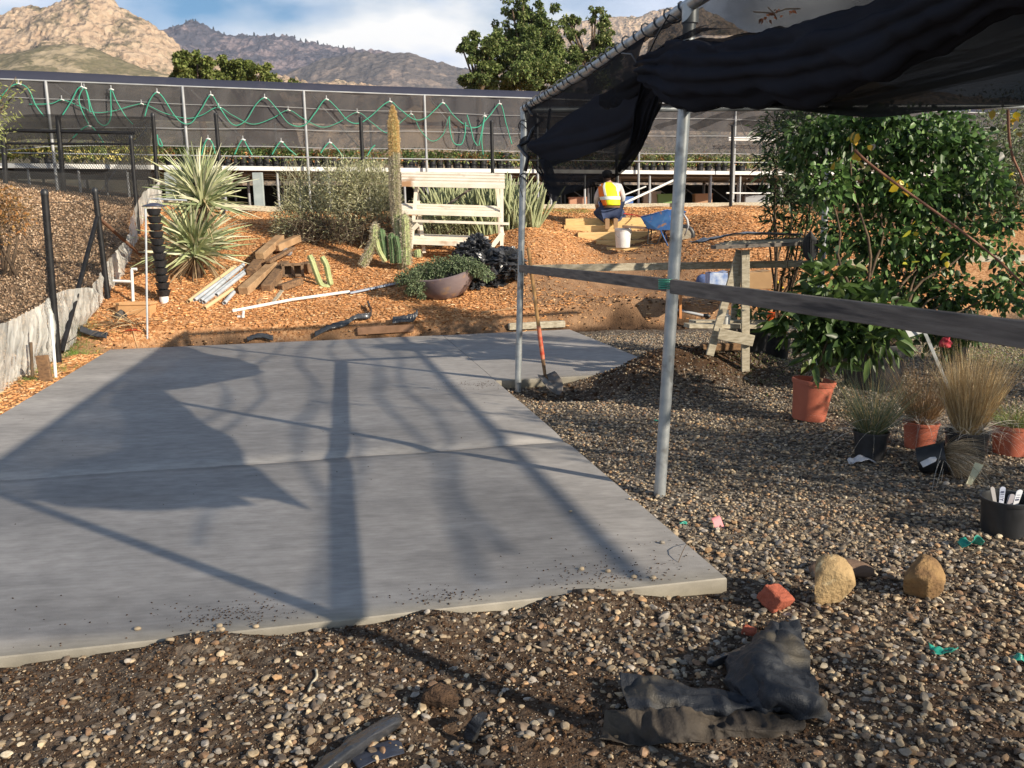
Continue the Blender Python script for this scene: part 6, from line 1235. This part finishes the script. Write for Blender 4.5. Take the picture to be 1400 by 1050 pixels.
for dd, up_ in ((0, 0.02), (.5, .34), (1.4, .62), (3, .72), (5, .5), (6.5, 0)): rows.append([hs_(px, topy(px))+nv*dd+(0, 0, up_*.62) for px in pxs])
cloth('roof_net', rows, 24, 160, rfm, shh, rough=.02, sc=.6, solid=0)
sd = net_mat('dark side netting', (.15, .145, .15), .52, .18, .3, 1., (.6, 3.5, 1))
def bot(px): return np.interp(px, [-200, 0, 60, 230, 1700], [205, 206, 200, 199, 222])
rows = [[hs_(px, topy(px)+1)+nv*.03 for px in pxs], [hs_(px, (topy(px)+bot(px))/2)+nv*.05 for px in pxs], [hs_(px, bot(px)+1.5*math.sin(px*.05))+nv*.04 for px in pxs]]
cloth('side_net', rows, 16, 200, sd, shh, rough=.03, sc=1.2, solid=0, folds=.03, fdir=1, ff=90, seed=4)
rows = [[hs_(px, topy(px)*.42+bot(px)*.58)+nv*.3 for px in pxs], [hs_(px, bot(px)-3)+nv*.3 for px in pxs]]
cloth('inner_net', rows, 12, 160, net_mat('inner dark netting', (.07, .07, .075), .46, .14, .3, .8), shh, rough=.04, sc=1.4, solid=0, folds=.04, fdir=1, ff=70, seed=8)
rows = [[p+nv*6.4 for p in [hs_(px, topy(px)+1) for px in pxs]], [p+nv*6.4-(0, 0, 2.2) for p in [hs_(px, topy(px)+1) for px in pxs]]]
cloth('back_net', rows, 12, 120, net_mat('dark back netting', (.12, .115, .12), .34, .1, .3, .4), shh, rough=.03, sc=1, solid=0)
for f1, r in ((lambda px: topy(px)+(24 if px < 900 else 20), .006), (lambda px: bot(px)-24, .008), (lambda px: bot(px), .009)):
    mb = MB(); mb.tube([hs_(px, f1(px)+.8*math.sin(px*.03))-nv*.03 for px in range(-200, 1700, 20)], r, 6); mb.build('wire', M['galv_far'], shh)
mb = MB(); mb.tube([hs_(px, np.interp(px, [-200, 0, 600, 1400], [206, 209, 218, 226]))-nv*.06 for px in range(-200, 1700, 60)], .015, 8); mb.build('front_rail', M['galv_far'], shh, True)
for px in (66, 253, 419, 584, 733, 1005, 1222):                # inner posts and diagonals behind the net
    a = hs_(px+8, topy(px)+2)+nv*.3; MB().tube([a, a+dv*2.2+nv*1.5-(0, 0, 1.9)], .018, 6).build('brace', M['galv_far'], shh, SM)
    a = hs_(px, topy(px))+nv*6.4; b = a.copy(); b[2] = ground_z(a); MB().tube([b, a], .035, 8).build('post', M['galv_far'], shh, SM)
# hoses looping along the front
def hose(pk, label, dy, r=.0125, closed=False):
    P = crom([hs_(a, b)+nv*dy for a, b in pk], len(pk)*14); t = thing('garden_hose', P[0], label, 'hose'); MB().tube(P, r, 6).build('tube', M['green_hose'], t, True)
    ev = [i for i in range(1, len(P)-1) if P[i][2] > P[i-1][2] and P[i][2] >= P[i+1][2]]; hooked = 0
    for i in ev:
        if hooked > 30: break
        MB().tube([P[i]+(-.05, 0, -.012), P[i]+(0, 0, .012), P[i]+(.05, 0, -.012)], r*1.4, 6).build('sleeve', M['white'], t, True); MB().tube([P[i]+(0, 0, .01), P[i]+(0, 0, .09)], .01, 6).build('hook', M['galv_far'], t); hooked += 1
hose([(-20, 170), (0, 137), (20, 117), (38, 121), (50, 145), (61, 160)], 'green hose loop at the far left end of the shade house', -.1)
hose([(86, 159), (98, 140), (108, 122), (118, 124), (126, 150), (135, 168), (145, 172), (152, 160), (152, 124), (160, 140), (172, 160), (182, 171)], 'green hose in tight high loops left of the fence corner', -.12)
hose([(122, 172), (112, 150), (109, 135), (116, 122), (121, 135), (124, 155)], 'single narrow hanging ring of green hose at the shade house left end', -.16)
hose([(198, 160), (204, 140), (213, 128), (222, 133), (238, 158), (250, 169), (262, 168), (275, 150), (288, 131), (300, 148), (318, 171), (335, 166), (350, 143), (363, 135), (378, 150), (395, 170), (415, 172), (430, 155), (444, 137), (458, 147), (475, 166), (490, 169), (505, 160), (530, 140), (545, 150), (565, 164), (580, 162), (594, 150), (605, 142), (618, 158), (635, 172), (652, 174), (668, 158), (682, 143), (690, 170), (698, 198)], 'long green hose in wide upper waves along the shade house', -.1)
hose([(40, 143), (70, 142), (86, 137), (110, 146), (130, 154), (155, 152), (180, 145), (198, 143), (225, 155), (255, 162), (275, 158), (298, 147), (318, 158), (345, 170), (372, 162), (394, 151), (415, 163), (440, 174), (462, 168), (488, 154), (508, 168), (530, 182), (550, 165), (563, 157), (574, 178), (590, 193), (605, 184), (613, 160)], 'thin green hose in shallow lower waves along the shade house', -.04, .009)
for k, (pk, lab) in enumerate((([(275, 213), (279, 198), (284, 191), (290, 197), (294, 212)], 'small green hose hoop over the pots behind the yucca'), ([(320, 212), (327, 197), (332, 192), (337, 200), (344, 213)], 'small green hose hoop left of the sage bush'), ([(371, 212), (378, 200), (384, 195), (392, 203), (404, 213)], 'small green hose hoop above the sage bush left side'), ([(437, 210), (444, 200), (450, 196), (458, 203), (468, 215)], 'small green hose hoop above the sage bush middle'), ([(500, 214), (506, 204), (511, 199)], 'short green hose end left of the tall cactus'), ([(636, 158), (641, 175), (645, 192), (650, 200)], 'green hose hanging straight right of the tall cactus'), ([(652, 200), (656, 180), (660, 160), (656, 190), (658, 212)], 'bunched green hose hanging before the netting'), ([(612, 160), (613, 180), (618, 196), (628, 198), (633, 185), (634, 168)], 'green hose loop hanging low right of the tall cactus'), ([(215, 185), (217, 198), (222, 200), (218, 190)], 'small green hose coil at the fence corner'), ([(100, 190), (115, 176), (125, 174), (133, 182), (142, 196)], 'green hose arch behind the netting pen'))): hose(pk, lab, -.14, .015)
# ---- benches
wtm = mat('white bench edge', (.72, .72, .70), (.60, .60, .60), rough=.5, sc=3); und = mat('bench underside', (.10, .09, .08), (.06, .05, .045), rough=.9, sc=3)
def bt(px): return np.interp(px, [-200, 0, 300, 600, 1400], [224, 226, 230, 233, 240])
for x0, x1, lab in ((-200, 215, 'plant bench at the left end of the shade house behind the netting'), (217, 460, 'white edged plant bench of black pots behind yucca and sage bush'), (463, 745, 'white edged plant bench behind the tall cactus and white stand'), (748, 1060, 'white edged plant bench on thin metal legs behind the kneeling person'), (1063, 1600, 'plant bench at the right end behind the shrubs')):
    a = hs_(x0, bt(x0), .15); b = hs_(x1, bt(x1), .15); bn = thing('plant_bench', (a+b)/2*np.array([1, 1, 0])+(0, 0, ground_z((a+b)/2)), lab, 'bench')
    MB().beam(a, b, .05, .10, .008, up=(0, 0, 1)).build('edge_rail', wtm, bn)
    MB().beam(a+nv*2.0-(0, 0, .03), b+nv*2.0-(0, 0, .03), 3.9, .03, 0, up=(0, 0, 1)).build('bench_top', und, bn)
    n = max(2, int((x1-x0)/(36 if x0 < 740 else 22)))
    for k in range(n+1):
        p = a+(b-a)*(k+.3)/(n+.6)+nv*(.1+.8*(k % 2)); g_ = p.copy(); g_[2] = ground_z(p); MB().tube([g_, p-(0, 0, .06)], .03, 8).build('leg', M['galv_far'], bn, SM)
        p = p+nv*2.4+dv*.4; g_ = p.copy(); g_[2] = ground_z(p); MB().tube([g_, p-(0, 0, .06)], .03, 6).build('leg', M['galv_far'], bn, SM)
        if k % 2 == 0 and x0 > 700: q_ = p+dv*1.2; q_[2] = g_[2]+.1; MB().tube([p-(0, 0, .15), q_], .016, 6).build('brace', M['galv_far'], bn, SM)
    for dd in (.6, 1.3, 2.2, 3.2): MB().tube([a+nv*dd-(0, 0, .09), b+nv*dd-(0, 0, .09)], .025, 6).build('bearer', M['galv_far'], bn)
# dark sheet added behind the benches to make the shade seen under them
a = hs_(200, 260)+nv*4.2; b = hs_(1600, 270)+nv*4.2; zb_ = 1.8
bw = mk('gloom_backing', [(a[0], a[1], zb_-.2), (b[0], b[1], zb_-.2), (b[0], b[1], zb_+.95), (a[0], a[1], zb_+.95)], [(0, 1, 2, 3)], mat('black backing sheet', (.02, .02, .02), (.05, .045, .04), rough=.9, sc=1.5), None, origin=(a+b)/2, solid=.01); tag(bw, 'dark backing sheet added behind the plant benches for the gloom under them', 'backing sheet')
# scattered stored things in the gloom under the benches
for k, (px, py, c_, lab) in enumerate(((790, 275, (.55, .3, .2), 'pinkish crate under the bench left of the kneeling person'), (912, 268, (.25, .4, .15), 'green tub under the bench behind the near pole'), (890, 272, (.6, .5, .4), 'pale box under the bench above the wheelbarrow'), (1030, 268, (.4, .42, .45), 'grey panel under the bench near the narrow leaved shrub'), (960, 276, (.5, .3, .18), 'brown crate under the bench right of the near pole'), (715, 275, (.5, .48, .45), 'pale bin under the bench left of the far pole'), (852, 270, (.1, .2, .5), 'blue tub under the bench at the person\'s shoulder'))):
    c = hs_(px, py, 1.6+.3*(k % 3)); c[2] = ground_z(c); t = thing('storage_crate', c, lab, 'crate'); mt_ = mat('crate paint', c_, rough=.7); mb = MB(); w, h = .5+.1*(k % 2), .35+.08*(k % 3)
    for s in (-1, 1): mb.box(c+(s*w/2, 0, h/2), (.02, .4, h), bev=.003); mb.box(c+(0, s*.2, h/2-.002), (w-.02, .02, h), bev=.003)
    mb.box(c+(0, 0, .02), (w-.03, .38, .02)); mb.build('body', mt_, t); mb = MB()
    for s in (-1, 1): mb.box(c+(0, s*.215, h), (w+.04, .02, .035)); mb.box(c+(s*(w/2+.015), 0, h), (.02, .405, .033))
    mb.build('rim', mt_, t)
# channel posts at left under bench
for px in (232, 352): a = hs_(px, 236, -.05); b = a.copy(); b[2] = ground_z(a); tag(MB().beam(b, a, .22, .10, .004, up=(0, -1, 0)).build('support_post', mat('grey steel channel', (.40, .45, .45), (.3, .34, .34), rough=.6, sc=4), None, origin=b), 'wide grey support post under the bench '+('at the fence corner' if px == 232 else 'right of the yucca'), 'post')
# kerb timber and sill at terrace edge
a = hs_(205, 296, -.5); b = hs_(385, 291, -.6); a[2] = ground_z(a)+.03; b[2] = ground_z(b)+.03; tag(MB().beam(a, b, .3, .12, .01, up=(0, 0, 1)).build('terrace_edging', M['wood_pale'], None, origin=(a+b)/2), 'pale timber edging at the terrace lip behind the yucca', 'edging')
a = hs_(705, 284, -.8); b = hs_(1080, 286, -.9); a[2] = ground_z(a)+.06; b[2] = ground_z(b)+.06; tag(MB().beam(a, b, .1, .14, .01, up=(0, 0, 1)).build('terrace_edging', M['wood_pale'], None, origin=(a+b)/2), 'long pale timber edging along the terrace behind the kneeling person', 'edging')
# white diagonal brace behind the person
bb_ = thing('white_brace', hs_(922, 285, -1.), 'white pipe post with long diagonal brace behind the near pole', 'brace'); q_ = hs_(922, 290, -1.); q_[2] = ground_z(q_)
MB().tube([q_, hs_(923, 243, -1.)], .045, 10).build('post', wtm, bb_, SM); e = hs_(842, 283, -1.2); MB().tube([hs_(922, 246, -1.), e], .032, 10).build('brace', wtm, bb_, SM)
e2 = hs_(850, 268, -.3); MB().tube([hs_(883, 255, -.3), e2], .02, 8).build('brace', wtm, bb_, SM)
hb = thing('handrail', hs_(1015, 262, -1.2), 'pair of white horizontal pipes fixed to the post left of the narrow leaved shrub', 'rail')
for py in (188.5, 191.5, 264): MB().tube([hs_(993 if py > 200 else 996, py, -.4), hs_(1060, py+.5, -.4)], .022, 8).build('pipe', wtm, hb, SM)
MB().tube([hs_(1003, 186, -.38), hs_(1001, 288, -.38)], .02, 8).build('pipe', wtm, hb, SM)
# black posts before the shade house
bp = None
for px0, py0, px1, py1, yy, lab in ((301, 238, 295, 158, 17.9, 'slim black post before the shade house, right of the yucca tip'), (494.5, 217+70, 493, 163, 19.0, 'slim black post behind the sage bush left of the tall cactus'), (674, 240+50, 672, 168, 19.8, 'slim black post behind the white stand'), (843, 290, 843.5, 182, 20.4, 'slim black post seen through the hanging cloth above the person'), (1000, 290, 1002, 174, 20.6, 'slim black post beside the white handrail')):
    t_ = dp(px0+(px1-px0), py1, yy); b = t_.copy(); b[2] = H(b[0], b[1])-.1; t = thing('fence_post', b+(0, 0, .1), lab, 'post', 'black posts before the shade house'); MB().tube([b, t_], .04, 12).build('post', M['black_paint'], t, SM); MB().lathe([(.041, 0), (.045, .01), (.044, .05), (0, .07)], t_-(0, 0, .01), 12).build('post_cap', M['black_plastic'], t, SM)
# ---- pots on the benches
cand = []
for px in list(np.arange(232, 480, 11.2))+list(np.arange(556, 700, 11.5))+[858, 869, 881, 891, 901, 911, 1012]+[48, 68, 560]+list(np.arange(958, 995, 11)):
    cand.append(px)
kinds = [([(.10, .16, .05), (.15, .22, .07), (.07, .11, .04)], .16), ([(.30, .12, .05), (.22, .16, .07), (.14, .18, .06)], .14), ([(.22, .28, .14), (.3, .34, .2), (.14, .2, .08)], .17), ([(.07, .13, .04), (.1, .18, .06)], .22)]
protos = []
for k, (cs_, hgt) in enumerate(kinds):
    z = np.array([0., 0, 0]); t = thing('nursery_pot', z, 'black nursery pot of young plants in the row on the plant bench', 'pot', 'black nursery pots on the plant benches')
    MB().lathe([(0, 0), (.085, 0), (.10, .19), (.108, .195), (.108, .225), (.10, .225), (.095, .2), (0, .19)], z, 16).build('pot', M['black_plastic'], t, SM)
    crown([(0, 0, .22+hgt*.5, .12, .12, hgt*.6), (.05, .03, .22+hgt*.7, .08, .08, hgt*.5)], 170, .06, .35, cs_, name='foliage', parent=t, hollow=.1, mt='leaf_dull'); protos.append(t)
used = [False]*4
for i, px in enumerate(cand):
    px = px+rng.uniform(-1.5, 1.5); p = hs_(px, bt(px)-1, .24+rng.uniform(0, .06)); p[2] += .03; k = int(rng.integers(0, 4))
    s = (1.25 if px in (48, 68, 560) else 1)*rng.uniform(.92, 1.06)
    if not used[k]: t = protos[k]; used[k] = True; t.location = [float(v) for v in p]
    else: t = copy_tree(protos[k], loc=p)
    t.scale = [s]*3; t.rotation_euler = (0, 0, float(rng.uniform(0, 6)))
for px, s, lab in ((690, 1.7, 'large black tub on the bench just left of the far pole'), (1012, 1.35, 'big grey black pot alone on the bench left of the narrow leaved shrub')):
    p = hs_(px, bt(px)-1, .4); t = thing('nursery_pot', p, lab, 'pot'); MB().lathe([(0, 0), (.085*s*1.1, 0), (.11*s, .22*s), (.118*s, .225*s), (.118*s, .25*s), (.1*s, .25*s), (.1*s, .2*s), (0, .2*s)], p, 20).build('pot', M['black_plastic'], t, SM)
# masses of plants filling the benches behind: countless -> individual rows become one bed of foliage per bench
def bedrow(x0, x1, dd, hh_, cols, n, L):
    px = rng.uniform(x0, x1, n); P = np.array([hs_(a, bt(a)-2, 0)+nv*(dd+rng.uniform(-.4, .4)) for a in px]); P[:, 2] += .15+rng.random(n)**1.3*hh_*(.7+.6*vn(px*.06, 0*px, int(dd*7))+.3); return leaves(P, sphdir(n, .6), L*rng.uniform(.5, 1.3, n), .35, colr=palette(n, cols)*(.8+.5*(vn(px*.03, 0*px, 3)+.5))[:, None])
parts = [bedrow(215, 1050, .50, .30, [(.14, .19, .06), (.22, .26, .10), (.30, .14, .06), (.09, .13, .05)], 13000, .075), bedrow(215, 1050, .9, .42, [(.16, .20, .08), (.26, .24, .12), (.10, .13, .05)], 9000, .09), bedrow(-80, 213, .5, .55, [(.34, .30, .08), (.22, .26, .08), (.40, .34, .14), (.12, .14, .05)], 7000, .10), bedrow(850, 1250, .5, .45, [(.15, .2, .07), (.24, .26, .1)], 4000, .09)]
off = 0; VV = []; FF = []; CC = []
for V, Fc, C in parts: VV.append(V); FF.append(Fc+off); CC.append(C); off += len(V)
tag(mk('bench_plants', np.concatenate(VV), np.concatenate(FF), M['leaf_dull'], None, colr=np.clip(np.concatenate(CC)*1.7, 0, 1)), kind='stuff')
# agave / cactus pads at the left bench
for px, lab in ((105, 'pale green prickly pear in the pot row behind the netting, left one'), (133, 'pale green prickly pear in the pot row behind the netting, right one')):
    b = hs_(px, 222, .3); t = thing('prickly_pear', b, lab, 'cactus'); hv3, hf3 = icosphere(3)
    for k in range(7):
        c = b+np.array([rng.normal()*.12, rng.normal()*.05, .10+.09*k*.7]); mk('pad', hv3*np.array([.075, .022, .105])@np.array(Matrix.Rotation(rng.normal()*.5, 3, 'Y')).T+c, hf3, mat('pad skin', (.30, .38, .14), (.25, .32, .12), rough=.6) if k == 0 and px == 105 else bpy.data.materials['pad skin'], t, True)
# ================================================================== trees beyond
def oak(cl_px, yy, n, L, cols, label, base, rr=1., seed=0, trunk=.35):
    cl = []
    for px, py, r in cl_px: p = dp(px, py, yy+rng.normal()*r*.4); cl.append((p[0], p[1], p[2], r, r*1.0, r*.85))
    b = dp(base, 200, yy); b[2] = 1.9; t = thing('oak_tree', b, label, 'tree'); a = np.array(cl); 
    top = np.array([a[:, 0].mean(), yy, a[:, 2].mean()-1]); mid = (b+top)/2+(rng.normal()*.4, 0, 0)
    MB().tube([b, mid, top], [trunk, trunk*.8, trunk*.55], 9).build('trunk', M['bark'], t, True)
    mb = MB()
    for e in a[:22]: mb.tube([top-(0, 0, 1.), (top+e[:3])/2-(0, 0, .3), e[:3]], [trunk*.4, trunk*.22, .04], 6)
    mb.build('limb', M['bark'], t, True)
    # break each clump into small twig clusters for an uneven, airy outline
    sub = []; cl = [(c[0], c[1], c[2], c[3]*.84, c[4]*.84, c[5]*.84) for c in cl]
    for c in cl:
        m_ = max(6, int(c[3]*c[3]*9)); d = sphdir(m_); r_ = rng.uniform(.35, 1.2, m_)
        for k in range(m_): s_ = min(c[3], 1.2)*rng.uniform(.16, .36); sub.append((c[0]+d[k, 0]*c[3]*r_[k], c[1]+d[k, 1]*c[3]*r_[k], c[2]+d[k, 2]*c[5]*r_[k], s_, s_, s_*.75))
    crown(sub, n, L, .6, cols, up=.1, name='crown', parent=t, hollow=.25, mt='leaf_dull'); return t
OC = [(.10, .14, .04), (.14, .19, .055), (.19, .24, .08), (.06, .09, .03), (.25, .27, .11)]
oak([(700, 90, 1.9), (690, 50, 1.2), (715, 30, 1.1), (700, 12, .7), (728, 10, .8), (745, 25, .9), (745, 50, 1.3), (725, 60, 1.6), (720, 90, 1.8), (755, 80, 1.4), (688, 70, 1.1), (692, 28, .7), (740, 100, 1.6), (715, 5, .5), (765, 40, .7), (690, 110, 1.3), (765, 105, 1.2), (660, 110, .9)], 46, 60000, .15, OC, 'largest dark oak above the shade house roof, highest crown of all', 720, trunk=.4)
oak([(640, 62, .55), (652, 60, .6), (662, 75, .75), (648, 78, .6), (655, 95, .9), (668, 92, .6), (637, 54, .25), (644, 112, .9), (668, 112, .9), (632, 66, .3), (672, 70, .3)], 44, 20000, .14, OC, 'small dark oak left of the largest oak above the roof', 656, trunk=.25)
oak([(772, 28, .35), (780, 32, .5), (790, 45, .4), (775, 50, .6), (815, 14, .35), (822, 22, .5), (810, 24, .35), (828, 38, .5), (815, 50, .8), (830, 60, .8), (800, 70, 1.0), (815, 85, 1.3), (785, 90, 1.1), (838, 80, .8), (780, 72, .6), (795, 110, 1.3), (835, 110, 1.2), (870, 100, .9)], 48, 38000, .15, OC+[(.16, .15, .07)], 'sparse topped oak right of the largest oak, partly behind the pipe frame', 805, trunk=.3)
OL = [(.13, .17, .04), (.18, .21, .06), (.09, .12, .035), (.24, .26, .09)]
oak([(270, 88, .9), (255, 97, .9), (285, 92, .7), (276, 80, .5), (245, 104, .7), (262, 108, 1.2), (290, 106, 1.)], 42, 14000, .16, OL, 'bright green tree top above the shade house roof, left one', 268, trunk=.25)
oak([(312, 90, .7), (325, 95, .8), (340, 98, .8), (303, 98, .6), (355, 104, .7), (330, 108, 1.2), (372, 112, .8), (305, 110, 1.0), (400, 116, .5)], 43, 14000, .16, OL, 'bright green tree top above the shade house roof, right one', 328, trunk=.25)
# reddish slope and shed seen through the netting
sh_ = thing('shed', dp(580, 170, 60), 'small tan roofed shed seen dimly through the shade house netting', 'shed'); c = dp(580, 166, 60); c[2] = max(c[2], 4)
b0 = dp(575, 200, 60); rf = mat('tan roof', (.62, .42, .25), rough=.8)
MB().box((c[0], 61.5, (b0[2]+c[2])/2+1-1.6), (3.6, 3, 3.5)).build('wall', mat('shed wall', (.5, .4, .3), rough=.9), sh_)
rp_ = [(c[0]-2.6, 59.5, c[2]-.1), (c[0]+2.6, 59.5, c[2]-.1), (c[0]+2.6, 63.5, c[2]-.1), (c[0]-2.6, 63.5, c[2]-.1), (c[0]-.6, 61.5, c[2]+1.3), (c[0]+.6, 61.5, c[2]+1.3)]
rfo = mk('roof', rp_, [(0, 1, 5, 4), (2, 3, 4, 5), (1, 2, 5), (3, 0, 4), (0, 3, 2, 1)], rf, sh_); MB().box((c[0], 61.5, c[2]+1.5), (.7, .7, .7)).build('chimney', rf, rfo)
# off-frame trees to the right that dapple the yard
def offtree(x, y, r, h, n, label, L=.10):
    t = thing('tree', (x, y, H(x, y)), label, 'tree'); MB().tube([(x, y, -.1), (x+.1, y, h*.5), (x, y+.1, h)], [.12, .1, .06], 8).build('trunk', M['bark'], t, True)
    cl = [(x+rng.normal()*r*.55, y+rng.normal()*r*.55, h+rng.normal()*r*.35, r*.3, r*.3, r*.25) for _ in range(16)]; crown(cl, n, L, .45, LG, name='crown', parent=t, hollow=.1)
for a_ in ((7.2, 2.6, 1.3, 2.4, 3200, 'leafy tree outside the view to the right, shading the gravel'), (6.0, -1.6, 1.3, 2.3, 3000, 'leafy tree outside the view behind the camera, shading the front gravel'), (9.6, 4.6, 1.5, 2.8, 3600, 'tall leafy tree outside the view beyond the right edge')): offtree(*a_)
# ================================================================== light, sky, render
EL = math.radians(23.6); sdir = np.array([.82, -.573, 0]); sdir /= np.linalg.norm(sdir); sdir = sdir*math.cos(EL)+np.array([0, 0, math.sin(EL)])
ld = bpy.data.lights.new('sun', 'SUN'); ld.energy = 5.0; ld.angle = math.radians(.5); ld.color = (1, .88, .70); lo = bpy.data.objects.new('sun', ld); col.objects.link(lo)
lo.rotation_euler = Vector(sdir).to_track_quat('Z', 'Y').to_euler(); lo.location = (8, -6, 12)
w = bpy.data.worlds.new('World'); scene.world = w; w.use_nodes = True; N = w.node_tree.nodes; L = w.node_tree.links
sky = N.new('ShaderNodeTexSky'); sky.sky_type = 'NISHITA'; sky.sun_disc = False; sky.sun_elevation = EL; sky.sun_rotation = math.atan2(sdir[0], sdir[1]); sky.altitude = 300; sky.dust_density = .6; sky.ozone_density = 1.2
tc = N.new('ShaderNodeTexCoord'); mp = N.new('ShaderNodeMapping'); mp.inputs['Scale'].default_value = (1, 1, 2.6); mp.inputs['Location'].default_value = (1.7, 0.8, 0.3); L.new(tc.outputs['Generated'], mp.inputs[0])
n1 = N.new('ShaderNodeTexNoise'); n1.inputs['Scale'].default_value = 3.2; n1.inputs['Detail'].default_value = 6; n1.inputs['Roughness'].default_value = .5; L.new(mp.outputs[0], n1.inputs['Vector'])
n2 = N.new('ShaderNodeTexNoise'); n2.inputs['Scale'].default_value = 5.5; n2.inputs['Detail'].default_value = 4; L.new(mp.outputs[0], n2.inputs['Vector'])
r1 = N.new('ShaderNodeValToRGB'); r1.color_ramp.elements[0].position = .36; r1.color_ramp.elements[1].position = .55; L.new(n1.outputs[0], r1.inputs[0])
r2 = N.new('ShaderNodeValToRGB'); r2.color_ramp.elements[0].position = .44; r2.color_ramp.elements[0].color = (9.4, 10.4, 12.4, 1); r2.color_ramp.elements[1].position = .58; r2.color_ramp.elements[1].color = (13.5, 13.3, 13.0, 1); L.new(n2.outputs[0], r2.inputs[0])
hs2 = N.new('ShaderNodeMix'); hs2.data_type = 'RGBA'; hs2.blend_type = 'MULTIPLY'; hs2.inputs[0].default_value = 1; L.new(sky.outputs[0], hs2.inputs[6]); hs2.inputs[7].default_value = (.72, 1.12, 1.35, 1)
sx_ = N.new('ShaderNodeSeparateXYZ'); L.new(tc.outputs['Generated'], sx_.inputs[0]); mr_ = N.new('ShaderNodeMapRange'); mr_.inputs[1].default_value = .30; mr_.inputs[2].default_value = .62; mr_.inputs[3].default_value = 1; mr_.inputs[4].default_value = .12; L.new(sx_.outputs[2], mr_.inputs[0])
mm_ = N.new('ShaderNodeMath'); mm_.operation = 'MULTIPLY'; L.new(r1.outputs[0], mm_.inputs[0]); L.new(mr_.outputs[0], mm_.inputs[1])
mx = N.new('ShaderNodeMix'); mx.data_type = 'RGBA'; L.new(mm_.outputs[0], mx.inputs[0]); L.new(hs2.outputs[2], mx.inputs[6]); L.new(r2.outputs[0], mx.inputs[7])
hb_ = MB(); hb_.v = [(x_, y_, z_) for z_ in (-8, 620) for y_ in (-60, 4300) for x_ in (-3800, 3800)]; hb_.f = [(0, 2, 3, 1), (4, 5, 7, 6), (0, 1, 5, 4), (2, 6, 7, 3), (0, 4, 6, 2), (1, 3, 7, 5)]
hm_ = bpy.data.materials.new('haze'); hm_.use_nodes = True; hm_.node_tree.nodes.remove(hm_.node_tree.nodes['Principled BSDF']); pv_ = hm_.node_tree.nodes.new('ShaderNodeVolumePrincipled'); pv_.inputs['Density'].default_value = 1.0e-4; pv_.inputs['Color'].default_value = (.72, .82, 1, 1); pv_.inputs['Anisotropy'].default_value = .2
hm_.node_tree.links.new(pv_.outputs[0], hm_.node_tree.nodes['Material Output'].inputs['Volume']); tag(hb_.build('haze', hm_), kind='stuff')
bg = N['Background']; L.new(mx.outputs[2], bg.inputs['Color']); bg.inputs['Strength'].default_value = .062
vs = scene.view_settings; vs.view_transform = 'Standard'; vs.look = 'None'; vs.exposure = 0.52; vs.gamma = 1
scene.render.engine = 'CYCLES'; scene.cycles.transparent_max_bounces = 24; scene.cycles.max_bounces = 6
scene.render.resolution_x = 1024; scene.render.resolution_y = 768
